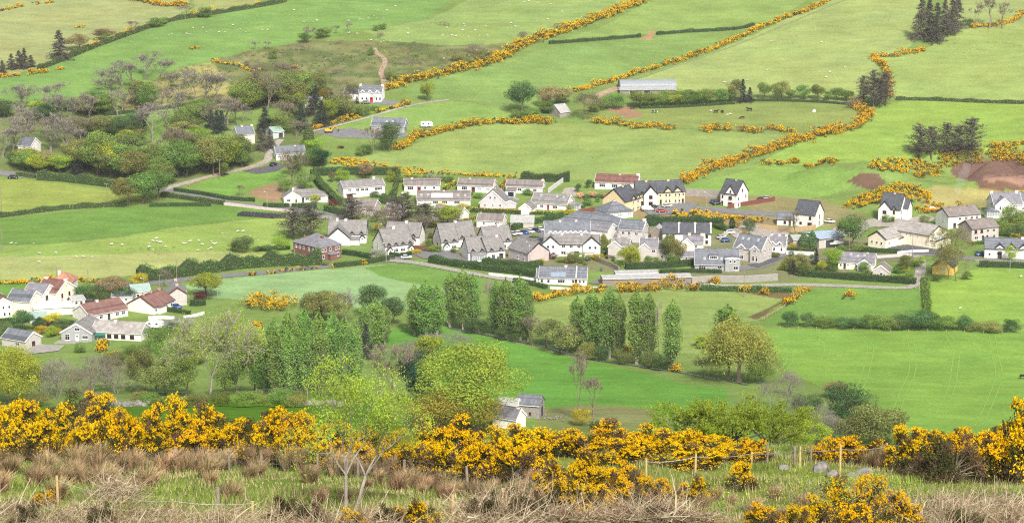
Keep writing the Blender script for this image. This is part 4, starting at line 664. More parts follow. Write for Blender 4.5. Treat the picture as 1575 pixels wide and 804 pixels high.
h = house('open-sided workshop with pale blue sheet roof and a boat under it', (1259.5, 382.5), (1297, 377), 13, 3.6, 9, 'greige', 'blue', trim='dark', ops=[('f', .55, 0, 6.5, 3.0, 'dark')], name='workshop', cat='workshop')  # no real door: a dark panel paints the shade inside the open side
house('grey sheet-metal lean-to shed between white cottage and blue-roofed workshop', (1220, 381), (1248, 380), 8, 3, 14, 'metal', 'pale', name='shed', cat='shed', trim=None)
h = house('white bungalow with slate roof, low end block and solar panels on the front slope', (829, 436.5), (902, 439.5), 8.5, 2.6, 36, 'white', 'slate', ops=wn([.06, .2], .7, 1, 1.4)+wn([.47], .7, 2.6, 1.3)+wn([.72], .8, 1, 1.2)+wn([.86, .94], .8, .9, 1.2)+[('f', .78, 0, .9, 2.1, 'brown')], chim=[(.55, 1.3, .9)], par=(.78,), wing=[(-9.6, -7.2, .6, 7.4, 2.5, 36, 'x', False, 'white', 'slate')])
b_ = MB(); b_.box(-4.4, 1.0, -1.1, 1.1, .2, .3); o_ = b_.build('solar_panel', mat('solar_glass', (.22, .27, .34), rough=.2, spec=.6), h); o_.location = (0, 1.05, 2.6+1.05*math.tan(math.radians(36))); o_.rotation_euler = (math.radians(36), 0, 0)
house('long low stone shed with pale sheet roof behind the flowering gorse hedge', (927, 440), (1063, 438.5), 6, 2.9, 8, 'darkstone', 'pale', name='shed', cat='shed', trim=None)
house('second pale sheet roof rising behind the long low stone shed', (947, 433), (1012, 432.5), 5, 3.0, 8, 'darkstone', 'pale', name='shed', cat='shed', trim=None)
# --- lower left cluster
house('cream gable-ended house at the left picture edge', (-8, 490), (20, 487), 13, 4.9, 30, 'cream', 'darkred', 'y', ops=wn([.5, .82], 3, .8, 1.2)+wn([.55, .82], .6, .8, 1.3))
house('cream house with dark slate roof, left of the white house with brown windows', (11, 483), (46.5, 486), 9.5, 4.9, 29, 'cream', 'slate', ops=[('r', .5, 3, 1, 1.2, 'g'), ('r', .45, .8, 1, 1.2, 'w')], chim=[(.6, 1, .9, .5, 'greige')])
house('white house with pale slate roof and brown windows, between slate and brown roofs', (36, 473), (66.5, 476.5), 9.5, 5.0, 30, 'white', 'lilac', ops=[('r', .28, 2.9, 1.6, 1.5, 'b'), ('r', .72, 2.9, 1.1, 1.3, 'b'), ('r', .2, .6, .9, 1.1, 'b')], chim=[(.1, 1.0, 2.0, .5, 'greige')])
house('cream house with red-brown roof and white chimneys at its ends', (55, 468.5), (88, 473.5), 11, 5.0, 31, 'cream', 'darkred', ops=[('r', .28, 2.9, 1, 1.4, 'b'), ('r', .65, 2.9, 1, 1.4, 'b'), ('r', .25, .2, 1, 1.9, 'b'), ('r', .6, .4, 1.6, 1.7, 'b')], chim=[(.98, 1.5, .9), (.1, 1.3, 1.4)])
house('house with bright orange hipped roof, mostly hidden behind the brown-roofed one', (78, 456), (110, 457), 10, 5.2, 28, 'white', 'orange', hip=True, chim=[(.3, 1.2, .9)])
house('white flat-roofed extension in front of the cream houses', (52, 486), (112, 483), 9, 2.5, 1.2, 'white', 'flat', name='extension', cat='extension', trim=None)
house('pale lean-to conservatory with yellowish roof sheets beside the cream house', (112, 472), (131, 470), 6, 2.3, 14, 'white', 'pale', name='conservatory', cat='conservatory', trim='white', ops=wn([.3, .7], .8, 1, 1.1))
house('garden shed with teal metal roof beside dark round conifer', (46, 497), (72, 496), 6, 1.9, 20, 'metal', 'teal', name='shed', cat='shed', trim=None)
house('long bungalow with dull red tiled roof and climbing ivy behind the grey gable', (138, 497), (197, 485.5), 10.5, 2.6, 28, 'offwhite', 'red', ops=wn([.12, .3, .72, .88], .8, 1.3, 1.3)+[('f', .5, 0, 1.1, 2.1, 'dark')], chim=[(.42, 1.3, .9)])
house('red-roofed bungalow with bay window beside the parked white caravan', (237, 484), (268.5, 473), 11, 2.8, 29, 'white', 'red', trim='brown', ops=wn([.3], .6, 2.4, 1.6)+wn([.1, .62, .85], .9, 1.1, 1.2), chim=[(.12, 1.2, .8, .5, 'pink'), (.5, 1.2, .8, .5, 'pink'), (.9, 1.3, .8, .5, 'pink')], wing=[(-4, -.2, -1.2, .3, 2.5, 20, 'x', True, 'white', 'red')])
house('beige two-storey house with tall chimneys and balcony behind the red-roofed bungalow', (259, 470), (288, 469), 11, 4.0, 36, 'greige', 'greytile', 'y', trim='brown', chim=[(.2, 1.5, .9), (.9, 1.6, .9)], ops=[('r', .3, 3, 1.2, 1.3, 'w'), ('r', .3, .6, 1.2, 1.4, 'w')], boxes=[(1.0, 1.12, .5, 4, 2.6, 2.8, 'balcony', M_CONC)])
house('white outbuilding with pale green roof behind the red-roofed bungalow', (204, 461), (232, 459), 7, 2.8, 26, 'white', 'teal', name='outbuilding', cat='outbuilding', ops=wn([.3], 1, .9, .9))
house('low white shed with grey roof behind the long red-roofed bungalow', (172, 466), (204, 466), 6, 2.3, 16, 'white', 'slate', name='shed', cat='shed', ops=wn([.4, .7], .9, 1, .8))
h = house('long white bungalow wing with mossy brown roof and dark window frames', (141, 521), (217, 524.5), 8.5, 2.6, 30, 'white', 'asbestos', ops=wn([.36, .5, .64, .82], .6, 1.5, 1.3, 'b')+[('r', .75, 0, 1.2, 2, 'brown')], chim=[(.4, 1.3, .9)], sky=[(.3, .7)])
house('grey gable-fronted bungalow with white patio doors above a terrace', (94.5, 523), (141.5, 525), 13, 2.7, 30, 'grey', 'greytile', 'y', ops=wn([.2], .1, 1.6, 2.1)+[('f', .52, 0, 1, 2.1, 'white')]+wn([.78], .8, 2, 1.3)+wn([.53], 3.4, 1.8, 1), boxes=[(-.1, 1.15, -4, -.3, -1.5, .02, 'terrace', M_CONC)])
house('small beige garage with blue-grey slate roof at the lower left', (3, 531), (39.5, 537), 7.5, 2.7, 30, 'greige', 'slate', name='garage', cat='garage', ops=wn([.66], .8, 1.8, 1.2)+[('r', .5, .5, 1.4, 1.4, 'b')])
# --- farms on the hill and by the stream
house('white farmhouse with red front door and three small dormers on the hillside', (552, 156.5), (587, 157), 7, 4.6, 36, 'white', 'slate', chim=[(.02, 1.5, 1.0), (.97, 1.5, 1.0)], gables=[(.18, 1.7, .06, 4.7, 45), (.5, 1.7, .06, 4.7, 45), (.82, 1.7, .06, 4.7, 45), (.58, 2.8, 1.3, 2.2, 45)], ops=[(i, .5, 4.1, .8, 1.1, 'w') for i in range(3)]+[(3, .5, 0, 1.6, 2.4, 'red')]+wn([.15, .34, .78, .93], .8, .9, 1.5), wing=[(-13, -5.3, 1, 7, 3.6, 34, 'x', False, 'white', 'slate')], name='farmhouse', cat='farmhouse')
house('small white cottage with grey roof among the dark conifers below the farmhouse', (469, 166), (493, 166), 6, 2.6, 36, 'white', 'slate', ops=wn([.3, .7], .9, .9, 1), name='cottage', cat='cottage')
house('grey hillside bungalow with dark slate roof and white end, beside gorse', (571, 202), (622, 204.5), 9, 2.8, 32, 'grey', 'slate', sky=[(.45, .55), (.62, .55)], chim=[(.72, 1.2, .8)], ops=wn([.2, .5], .9, 1.5, 1.2)+[('r', .4, .6, 1.6, 1.3, 'b')])
house('small farm shed with pale green roof and yellow door arch at the lane end', (420, 214), (437, 211), 8, 3, 20, 'metal', 'teal', name='shed', cat='shed', ops=[('f', .7, 0, 2.2, 2.4, 'dark')], trim=None)
house('slate-roofed white house hidden behind the brown tree at the lane bend', (425, 247), (470, 244), 8, 3.0, 30, 'white', 'slate', chim=[(.7, 1, .8)], ops=wn([.3, .6], 1, 1.2, 1.2))
house('cream house with grey roof peeping through the trees above the lane', (366, 224), (392, 221), 8, 4.6, 38, 'cream', 'slate', chim=[(.4, 1.2, .8), (.97, 1.3, .9)], ops=[('r', .5, 2.8, .9, 1.2, 'w')])
house('white house buried in the bare trees at the far left', (28, 236), (48, 240), 8, 4, 36, 'white', 'slate', ops=wn([.5], 2.6, .9, 1.1))
house('small stone cottage with pale roof beside the big round tree on the hill', (861, 181.5), (877, 177.5), 8, 2.3, 36, 'stone', 'pale', name='cottage', cat='cottage', chim=[(.7, .8, .7, .5, 'stone')], trim=None)
# barn with a round roof and lean-to
def round_barn():
    a, b = atf(957, 145), atf(1042, 143); dv = b-a; w = math.hypot(dv.x, dv.y); m = (a+b)/2
    r = thing('barn', 'large grey sheet-metal hay barn with rounded roof and long front lean-to', 'barn', (m.x, m.y, gz(m.x, m.y)), math.atan2(dv.y, dv.x)); h = w/2
    R = 5.2; pr = [(5+R+R*math.cos(t)*1.0, 2.6+R*.5*math.sin(t)) for t in np.linspace(0, math.pi, 15)]
    b_ = MB(); b_.prism([(5, -1), (5+2*R, -1)]+pr, lambda q, t: (t, q[0], q[1]), -h+.1, h-.1); b_.build('wall', W['metal'], r)
    b_ = MB(); po = [(5+R+(R+.2)*math.cos(t), 2.65+(R*.5+.2)*math.sin(t)) for t in np.linspace(-.05, math.pi+.05, 15)]; pi_ = [(5+R+(R+.05)*math.cos(t), 2.6+(R*.5+.06)*math.sin(t)) for t in np.linspace(math.pi+.05, -.05, 15)]
    b_.prism(po+pi_, lambda q, t: (t, q[0], q[1]), -h-.3, h+.3); b_.build('roof', RF['steel'], r)
    b_ = MB(); b_.prism([(0, -1), (5, -1), (5, 2.45), (0, 1.75)], lambda q, t: (t, q[0], q[1]), -h-1, h-.6); b_.build('lean_to_wall', W['darkstone'], r)
    b_ = MB(); b_.prism([(-.5, 1.73), (5, 2.5), (5, 2.62), (-.5, 1.85)], lambda q, t: (t, q[0], q[1]), -h-1.3, h-.3); b_.build('lean_to_roof', RF['pale'], r)
    for x in (-h*.6, -h*.1, h*.5): child('door', door_mesh(3.4, 1.5, 'dark'), r, (x, 0, 0))
round_barn()
h = house('stone barn with slate roof and arched doorway beside white farm cottage', (800, 641.5), (823, 642.5), 5.5, 3.6, 34, 'stone', 'slate', name='barn', cat='barn', trim=None, W_=6.5, ops=[('r', .5, 3.6, .5, .8, 'b'), ('f', .6, .8, .6, .8, 'b')])
b_ = MB(); b_.prism([(2.0, 0)]+[(2.75+.75*math.cos(t), 2.0+.75*math.sin(t)) for t in np.linspace(math.pi, 0, 9)]+[(3.5, 0)], lambda q, t: (t, q[0], q[1]), 3.2, 3.32); b_.build('arched_door', M_BLACK, h)
house('white farm cottage with pale roof and white gable in front of the stone barn', (762, 655), (790, 658.5), 5, 2.6, 42, 'white', 'lilac', name='cottage', cat='cottage', trim='white', W_=7, chim=[(.9, 1.0, .8)])
house('white outbuilding with low roof behind the white farm cottage', (764, 643), (792, 644), 5, 3.2, 34, 'white', 'pale', name='outbuilding', cat='outbuilding', trim='white', W_=6)
# ------------------------------------------------------------------ leaf materials
LG = {
 'green': leaf('leaf_green', (.145, .22, .05)), 'dark': leaf('leaf_dark', (.068, .12, .042), .15), 'lime': leaf('leaf_lime', (.24, .31, .035)), 'olive': leaf('leaf_olive', (.185, .205, .062)),
 'yellow': leaf('leaf_yellowgreen', (.225, .295, .04), .3, .008, .2, .5, .08), 'poplar': leaf('leaf_poplar', (.195, .32, .075), .4, .015, .3, .5, .15), 'willow': leaf('leaf_willow', (.265, .27, .06), .3, .01, .35, .5, .1), 'mustard': leaf('leaf_mustard', (.22, .215, .03)), 'conifer': leaf('needles', (.085, .078, .064), .1, .02, .35, .5, .2),
 'spruce': leaf('needles_dark', (.03, .045, .038), .1), 'cypress': leaf('cypress_scale', (.022, .055, .028), .1), 'purple': leaf('leaf_purple', (.10, .022, .035), .2), 'gold': leaf('leaf_gold', (.45, .36, .03)),
 'rust': leaf('leaf_rust', (.22, .18, .085)), 'juniper': leaf('juniper_spray', (.19, .24, .03), .25, .02, .4, 1.2), 'hedge': leaf('hedge_leaf', (.075, .135, .03), .2), 'hedgedark': leaf('hedge_leaf_dark', (.035, .085, .028), .2),
 'gorse': leaf('gorse_spine', (.055, .058, .022), .15, .02, .4, .8), 'gorsedry': leaf('gorse_dry', (.10, .07, .042), .15, .02, .4, .8), 'silver': leaf('leaf_silver', (.30, .34, .24)), 'bloom': leaf('gorse_flower', (.62, .385, .005), .2, .008, .2, .5, .08), 'pink': leaf('azalea_flower', (.62, .30, .22), .2)}
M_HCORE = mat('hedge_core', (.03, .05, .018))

# ------------------------------------------------------------------ tree prototypes, ten metres tall at the origin
def skeleton(rng, H=10., trunk=.3, depth=5, nchild=(3, 4), spread=.75, up=.25, r0=.22, stems=1, lean=0, shrink=.72, gnarl=.25):
    S = [[] for _ in range(depth+1)]; tips = []
    def grow(p, d, ln, r, lev):
        n = 2 if lev < 4 else 1
        for k in range(n):
            d2 = d+rng.normal(size=3)*gnarl*.4; d2[2] += up*.15; d2 /= np.linalg.norm(d2); q = p+d2*ln/n; r2 = r*(.86 if n == 2 else .6)
            S[lev].append((*p, *q, r, r2)); p, d, r = q, d2, r2
        if lev == depth: tips.append(p); return
        m = rng.integers(nchild[0], nchild[1]+1)
        a0 = rng.uniform(0, 6.28)
        for i in range(m):
            a = a0+i*6.283/m+rng.normal()*.4; ref = np.array([0, 0, 1.]) if abs(d[2]) < .95 else np.array([1., 0, 0])
            e1 = np.cross(d, ref); e1 /= np.linalg.norm(e1); e2 = np.cross(d, e1); sp = spread*rng.uniform(.5, 1.25)
            nd = d+(e1*math.cos(a)+e2*math.sin(a))*sp; nd[2] += up*rng.uniform(.2, 1); nd /= np.linalg.norm(nd)
            grow(p, nd, ln*shrink*rng.uniform(.75, 1.2), r*.64, lev+1)
    for s in range(stems):
        d = np.array([rng.normal()*.12+lean*(s-(stems-1)/2), rng.normal()*.08, 1.]); d /= np.linalg.norm(d)
        grow(np.array([s*.3, 0, -.3]), d, H*trunk, r0, 0)
    tips = np.array(tips); k = H/max(tips[:, 2].max(), .1)
    S = [np.array(s)*np.array([k]*6+[1, 1]) if len(s) else np.zeros((0, 8)) for s in S]; return S, tips*k
def blobs(rng, n, rx, rz, zc, rb, shell=.55):
    u = unit(n, rng); r = rng.uniform(shell, 1, n)[:, None]**.7; return u*r*np.array([rx, rx, rz])+np.array([0, 0, zc]), rb*rng.uniform(.7, 1.3, n)
def cloud(rng, C, Rr, n, flat=.75, inner=.35):
    i = rng.choice(len(C), n, p=Rr**2/np.sum(Rr**2)); u = unit(n, rng); rr = Rr[i]*(inner+(1-inner)*rng.uniform(0, 1, n)**.5)
    return C[i]+u*rr[:, None]*np.array([1, 1, flat]), u
PROTO = {}; WID = {}
def proto(kind, v):
    if (kind, v) in PROTO: return PROTO[kind, v]
    rng = np.random.default_rng(abs(hash_(kind))*97+v*31+5); lk, wood = TYPES[kind][0], TYPES[kind][1]; shape = TYPES[kind][2]
    if shape in ('round', 'oval', 'bush', 'dome'):
        rx, rz, zc, tk = {'round': (4.4, 3.6, 6.3, 1), 'oval': (3.3, 4.3, 5.7, 1), 'bush': (5.2, 4.2, 4.6, .6), 'dome': (5.6, 4.4, 5.2, .8)}[shape]
        C, Rr = blobs(rng, 24 if shape != 'dome' else 50, rx*.72, rz*.78, zc, 1.75 if shape != 'dome' else 1.6, .6 if shape != 'dome' else .5); S, _ = skeleton(rng, 8.6, .25, 3, (3, 4), .7, .3, .26*tk)
        n = 22000 if shape == 'dome' else 8000; P, u = cloud(rng, C, Rr, n, .72, .5); k = P[:, 2] > .35; P, u = P[k], u[k]; P[:, 2] *= 10/P[:, 2].max()
        L_ = leafq(P, .29 if shape != 'dome' else .2, rng, u, 1.3); T = tubes(np.concatenate(S), 4)
    elif shape == 'poplar':
        S0 = [(0, 0, -.3, .05, 0, 5, .17, .12), (.05, 0, 5, 0, .05, 8.0, .11, .02)]; Pp = []; uu = []
        for i in range(130):
            z = rng.uniform(.6, 7.6); a = rng.uniform(0, 6.28); ln = rng.uniform(1.4, 2.6)*(1 if z < 6 else .75); t = rng.uniform(.22, .5); rad = rng.uniform(0, .25)
            b = np.array([rad*math.cos(a), rad*math.sin(a), z]); d = np.array([math.cos(a)*t, math.sin(a)*t, 1]); e = b+d*ln; S0.append((*b, *e, .045, .012)); q = rng.uniform(.1, 1.05, 80)[:, None]
            Pp.append(b+d*ln*q+rng.normal(size=(80, 3))*np.array([.17, .17, .25])); uu.append(np.tile([math.cos(a), math.sin(a), .2], (80, 1)))
        P = np.concatenate(Pp); P = P[P[:, 2] < 10.2]; u = np.concatenate(uu)[:len(P)]; P[:, 2] *= 10/np.percentile(P[:, 2], 99.7); rr_ = np.hypot(P[:, 0], P[:, 1]); zz_ = np.clip(P[:, 2]/10, .02, 1); env = 1.75*(1-zz_**2.3)**.85*np.minimum(1, zz_*2.6+.3)*(1+.18*np.sin(3*np.arctan2(P[:, 1], P[:, 0])+P[:, 2]*1.1))+.1; f_ = np.minimum(1, env/np.maximum(rr_, .01))*rng.uniform(.8, 1.05, len(P)); P[:, :2] *= f_[:, None]; L_ = leafq(P, .18, rng, u, .45); T = tubes(np.array(S0), 5)
    elif shape == 'weep':
        S, tips = skeleton(rng, 9.2, .22, 4, (3, 4), .6, .35, .3); Pp = []
        for tp in tips:
            for _ in range(5):
                ln = rng.uniform(1, 4.6); q = rng.uniform(0, 1, 26)[:, None]; d = np.array([tp[0]*.12+rng.normal()*.2, tp[1]*.12+rng.normal()*.2, -1.]); Pp.append(tp+rng.normal(size=3)*.4+d*ln*q+rng.normal(size=(26, 3))*.12)
        P = np.concatenate(Pp); P = P[P[:, 2] > .4]; L_ = leafq(P, .19, rng); T = tubes(np.concatenate(S[:4]), 4)
    elif shape == 'bare':
        S, tips = skeleton(rng, 10, .26, 6, (2, 4), .52, .5, .22, gnarl=.35); T = tubes(np.concatenate(S[:4]), 5)
        tw = np.concatenate(S[4:]); tw[:, 6] = np.maximum(tw[:, 6], .03); tw[:, 7] = np.maximum(tw[:, 7], .018); L_ = tubes(tw, 3)
        if len(tips) > 2600: tips = tips[rng.choice(len(tips), 2600, False)]
        L2 = leafq(tips+rng.normal(size=tips.shape)*.15, .16, rng); L_ = np.concatenate([L_, L2])
    elif shape == 'bud':
        S, tips = skeleton(rng, 10, .12, 6, (3, 4), .85, .12, .13); S = np.concatenate(S); S[:, 6:] = np.maximum(S[:, 6:], .018); T = tubes(S, 4); i = rng.choice(len(tips), min(len(tips), 2200), False); P = np.repeat(tips[i], 6, 0); P = P+rng.normal(size=P.shape)*.24; L_ = leafq(P, .115, rng)
    elif shape in ('fir', 'pine'):
        S0 = [(0, 0, -.3, 0, 0, 5, .2, .12), (0, 0, 5, 0, 0, 9.9, .12, .02)]; Pp = []
        for i in range(150):
            z = rng.uniform(.9 if shape == 'fir' else 2.0, 9.7); a = rng.uniform(0, 6.28); ln = (10-z)*.34*rng.uniform(.55, 1.15)+.25 if shape == 'fir' else (2.9*(1-((z-4.5)/6.)**2)*rng.uniform(.35, 1.1)+.2); dr = -.25 if shape == 'fir' else rng.uniform(-.05, .45)
            b = np.array([0, 0, z]); d = np.array([math.cos(a), math.sin(a), dr]); S0.append((*b, *(b+d*ln), .04, .012)); n = int(14+ln*16) if shape == 'fir' else int(8+ln*9); q = (rng.uniform(.12, 1, n)**.8)[:, None]
            Pp.append(b+d*ln*q+rng.normal(size=(n, 3))*np.array([.16, .16, .1])*(.4+.5*ln**.5))
        P = np.concatenate(Pp); L_ = leafq(P, .3, rng, None, 0, .45); T = tubes(np.array(S0), 5)
    elif shape == 'column':
        n = 2600; z = rng.uniform(.15, 10, n); r = 1.7*np.sin(np.clip((z+1.2)/11.2, 0, 1)*math.pi)**.6*(.75+.25*rng.uniform(0, 1, n))*(1+.12*np.sin(z*5)); a = rng.uniform(0, 6.28, n)
        P = np.stack([r*np.cos(a), r*np.sin(a), z], 1); L_ = leafq(P, .42, rng, np.stack([np.cos(a), np.sin(a), a*0+.5], 1), 1.2); T = tubes(np.array([(0, 0, -.3, 0, 0, 6, .3, .1)]), 5)
    elif shape == 'juniper':
        C, Rr = blobs(rng, 46, 8.5, 3.2, 5.2, 1.5, .3); C[:, 2] = np.clip(C[:, 2], .8, 8.8); Pp = []; uu = []
        for c, r in zip(C, Rr):
            a = math.atan2(c[1], c[0]); d = np.array([math.cos(a), math.sin(a), .35])
            for k in range(16):
                b = c+rng.normal(size=3)*r*.55*np.array([1, 1, .45]); ln = rng.uniform(.5, 1.5); q = rng.uniform(0, 1, 26)[:, None]; d2 = d+rng.normal(size=3)*.35; Pp.append(b+d2*ln*q+rng.normal(size=(26, 3))*.09)
        P = np.concatenate(Pp); P = P[P[:, 2] > .2]; L_ = leafq(P, .26, rng, np.tile([0, 0, 1.], (len(P), 1)), .5, .5)
        T = tubes(np.array([(0, 0, -.3, .5, 0, 2.5, .45, .3)]+[(.5, 0, 1.5, *(c*.85), .2, .05) for c in C[::2]]), 5)
    elif shape == 'scrub':
        S, tips = skeleton(rng, 10, .12, 5, (3, 4), .9, .1, .22, 3, .5); T = tubes(np.concatenate(S[:3]), 4); tw = np.concatenate(S[3:]); tw[:, 6] = np.maximum(tw[:, 6], .035); tw[:, 7] = np.maximum(tw[:, 7], .02); tw[:, 0:6:3] *= 1.3; L_ = tubes(tw, 3)
    tm = {'b': M_BARK, 'p': M_PALEBARK, 'g': M_GREYBARK, 'w': M_BROWNTWIG}[wood]; cm = LG[lk] if lk in LG else {'g': M_GREYBARK, 'w': M_BROWNTWIG, 'p': M_PALEBARK}[lk]
    q_ = np.concatenate([L_.reshape(-1, 3)]+([T.reshape(-1, 3)] if shape == 'bud' else [])); WID[kind, v] = 2*float(np.percentile(np.hypot(q_[:, 0], q_[:, 1]), 93)); tm_, cm_ = quads('trunk', T), quads('crown', L_); tm_.materials.append(tm); cm_.materials.append(cm)
    PROTO[kind, v] = (tm_, cm_); return PROTO[kind, v]
def hash_(s): return sum((i+3)*ord(c) for i, c in enumerate(s)) % 1009
TYPES = {  # leaf, wood, shape, look, category
 'broad': ('green', 'b', 'round', 'rounded green tree', 'tree'), 'dark': ('dark', 'b', 'round', 'dense dark green tree', 'tree'), 'lime': ('lime', 'b', 'round', 'fresh lime green tree', 'tree'), 'olive': ('olive', 'b', 'round', 'olive brown budding tree', 'tree'),
 'rust': ('rust', 'b', 'round', 'rust tinted tree', 'tree'), 'gold': ('gold', 'b', 'bush', 'golden yellow shrub', 'shrub'), 'oval': ('green', 'b', 'oval', 'upright green tree', 'tree'), 'poplar': ('poplar', 'p', 'poplar', 'tall feathery poplar', 'poplar'),
 'willow': ('willow', 'b', 'weep', 'yellowish weeping willow', 'willow'), 'thinwillow': ('willow', 'b', 'bud', 'thin-leaved yellowish willow', 'willow'), 'birch': ('lime', 'p', 'weep', 'pale green weeping birch', 'birch'), 'bare': ('g', 'g', 'bare', 'bare grey tree', 'tree'), 'barebrown': ('w', 'w', 'bare', 'bare brown tree', 'tree'), 'palebare': ('p', 'p', 'bare', 'bleached bare tree', 'tree'),
 'bud': ('lime', 'p', 'bud', 'pale-barked tree in young leaf', 'tree'), 'budolive': ('olive', 'b', 'bud', 'tree with sparse brownish young leaves', 'tree'), 'fir': ('conifer', 'b', 'fir', 'dark conical conifer', 'conifer'), 'pine': ('conifer', 'b', 'pine', 'grey-brown spreading conifer', 'conifer'), 'spruce': ('spruce', 'b', 'fir', 'blackish green spruce', 'conifer'),
 'cypress': ('cypress', 'b', 'column', 'dark columnar cypress', 'cypress'), 'greencypress': ('dark', 'b', 'column', 'upright green conifer', 'conifer'), 'purple': ('purple', 'b', 'bush', 'maroon-leaved shrub', 'shrub'), 'bush': ('green', 'b', 'bush', 'green rounded bush', 'bush'), 'darkbush': ('dark', 'b', 'bush', 'dark green bush', 'bush'),
 'limebush': ('lime', 'b', 'bush', 'lime green bush', 'bush'), 'olivebush': ('olive', 'b', 'bush', 'brownish olive bush', 'bush'), 'silver': ('silver', 'b', 'bush', 'silvery blossoming shrub', 'shrub'), 'dome': ('yellow', 'b', 'dome', 'big dome-shaped yellow-green tree', 'tree'), 'goldtree': ('mustard', 'b', 'dome', 'mustard green dense tree', 'tree'), 'greendome': ('lime', 'b', 'dome', 'lush bright green tree', 'tree'),
 'juniper': ('juniper', 'b', 'juniper', 'spreading yellow-green conifer', 'conifer'), 'scrub': ('g', 'g', 'scrub', 'leafless grey thicket', 'thicket'), 'brownscrub': ('w', 'w', 'scrub', 'leafless brown thicket', 'thicket'), 'evergreen': ('cypress', 'b', 'oval', 'blackish evergreen tree', 'tree'), 'pinkbush': ('pink', 'b', 'bush', 'pink and yellow azalea bush', 'bush')}
GROW = {'round': 8.8, 'oval': 6.6, 'bush': 10.4, 'dome': 11.2, 'poplar': 3.0, 'weep': 8.2, 'bare': 8.6, 'bud': 8.6, 'fir': 6.0, 'pine': 6.0, 'column': 3.4, 'juniper': 17, 'scrub': 13}
TREES = []
WK = {'poplar': .82, 'bare': 1.15}
def tree(kind, px, base, top, wpx, place, dm=FAR, D=None):
    TREES.append((kind, px, base, top, wpx, place, dm, D))
def flush_trees():
    groups = {}
    for t in list(TREES):
        if t[5].endswith('left wood'):
            for _ in range(2 if t[0] not in ('bare', 'barebrown') else 1): TREES.append((str(RNG.choice(['broad', 'lime', 'olive', 'broad'])) if t[0] in ('olive', 'broad', 'rust') else t[0], t[1]+RNG.uniform(-24, 24), t[2]+RNG.uniform(-9, 7), 0, t[4]*RNG.uniform(.8, 1.1), t[5], t[6], t[7], t[2]-t[3]))
    for t in TREES: groups.setdefault((t[0], t[5]), []).append(t)
    for (kind, place), ts in groups.items():
        ts.sort(key=lambda t: t[1])
        for i, (k, px, base, top, wpx, pl, dm, D, *hp) in enumerate(ts):
            if hp: top = base-hp[0]*RNG.uniform(.75, 1.05)
            wpx = wpx*WK.get(k, 1.08) if wpx else wpx
            p = atD(px, D) if D else at(px, base, dm)
            h = height_to(p, top); dist = p.length if False else math.sqrt(p.x**2+p.y**2+(CAMZ-p.z)**2); m = dist/F
            w = wpx*m if wpx else None
            v = int(RNG.integers(0, 3)); tm, cm = proto(k, v); look, cat = TYPES[k][3], TYPES[k][4]
            lab = '%s %s' % (look, pl) if len(ts) == 1 else '%s %s, %s from left' % (look, pl, nth(i+1))
            nm = {'tree': 'tree', 'poplar': 'poplar_tree', 'willow': 'willow_tree', 'birch': 'birch_tree', 'conifer': 'conifer_tree', 'cypress': 'cypress_tree', 'shrub': 'shrub', 'bush': 'bush', 'thicket': 'thicket'}[cat]
            r = thing(nm, lab, cat, (p.x, p.y, p.z), RNG.uniform(0, 6.28), look+'s '+pl if len(ts) > 1 else None)
            sz = h/10; sx = w/WID[k, v] if w else sz*RNG.uniform(.92, 1.1); r.scale = (sx, sx, sz)
            for n_, me in (('trunk', tm), ('crown', cm)):
                o = bpy.data.objects.new(n_, me); COL.objects.link(o); o.parent = r
def T(kind, place, *rows, dm=FAR, D=None):
    for r in rows: tree(kind, r[0], r[1], r[2], r[3] if len(r) > 3 else None, place, dm, D)
# --- the river valley
T('poplar', 'in the dense row behind the young pale-barked tree', (424, 614, 492, 34), (446, 613, 480, 36), (470, 613, 476, 36), (492, 613, 482, 36), (512, 612, 480, 36), (530, 608, 490, 36), (546, 604, 498, 30), (436, 618, 505, 36), (458, 618, 500, 36), (484, 618, 502, 36), (508, 618, 500, 36), (425, 620, 508, 34), (447, 622, 510, 36), (471, 622, 506, 36), (496, 622, 508, 36), (520, 620, 504, 36), (538, 616, 506, 34))
T('bush', 'under the dense poplar row', (430, 626, 594, 40), (462, 626, 598, 40), (494, 626, 596, 44), (526, 622, 594, 40), (548, 616, 585, 36))
T('poplar', 'at the meadow edge in front of the silvery field', (560, 545, 470, 26), (578, 535, 462, 34), (592, 528, 470, 24), (638, 515, 440, 30), (656, 520, 434, 40), (672, 516, 440, 30))
T('poplar', 'on the river bank below the railings', (692, 504, 420, 28), (712, 507, 416, 34), (728, 508, 424, 26), (762, 514, 434, 28), (778, 520, 430, 32), (800, 523, 428, 34), (812, 524, 440, 22))
T('poplar', 'in the tall clump on the bank of the stream', (888, 540, 458, 32), (911, 546, 448, 36), (937, 551, 446, 38), (952, 553, 456, 26), (979, 560, 448, 38), (997, 562, 452, 30), (1034, 570, 464, 36))
T('palebare', 'standing among the poplars', (753, 494, 430, 22), (1013, 566, 458, 12))
T('olive', 'beside the stream bridge of trees', (862, 545, 502, 56), (840, 533, 490, 46)); T('barebrown', 'over the stream left of the poplar clump', (820, 531, 486, 40), (870, 545, 500, 40))
T('olivebush', 'along the stream below the poplar clump', (905, 552, 525, 30), (960, 560, 535, 30), (1000, 566, 540, 30)); T('darkbush', 'shading the stream bank', (735, 512, 490, 40), (785, 524, 500, 40), (925, 555, 530, 24), (1020, 570, 545, 26))
T('budolive', 'at the right end of the stream', (1080, 578, 545, 56)); T('willow', 'beside the flowering gorse by the lower field', (1138, 588, 478, 96), (1120, 585, 498, 60)); T('poplar', 'behind the yellowish willow', (1118, 530, 470, 46)); T('limebush', 'just left of the yellowish willow', (1085, 535, 515, 30))
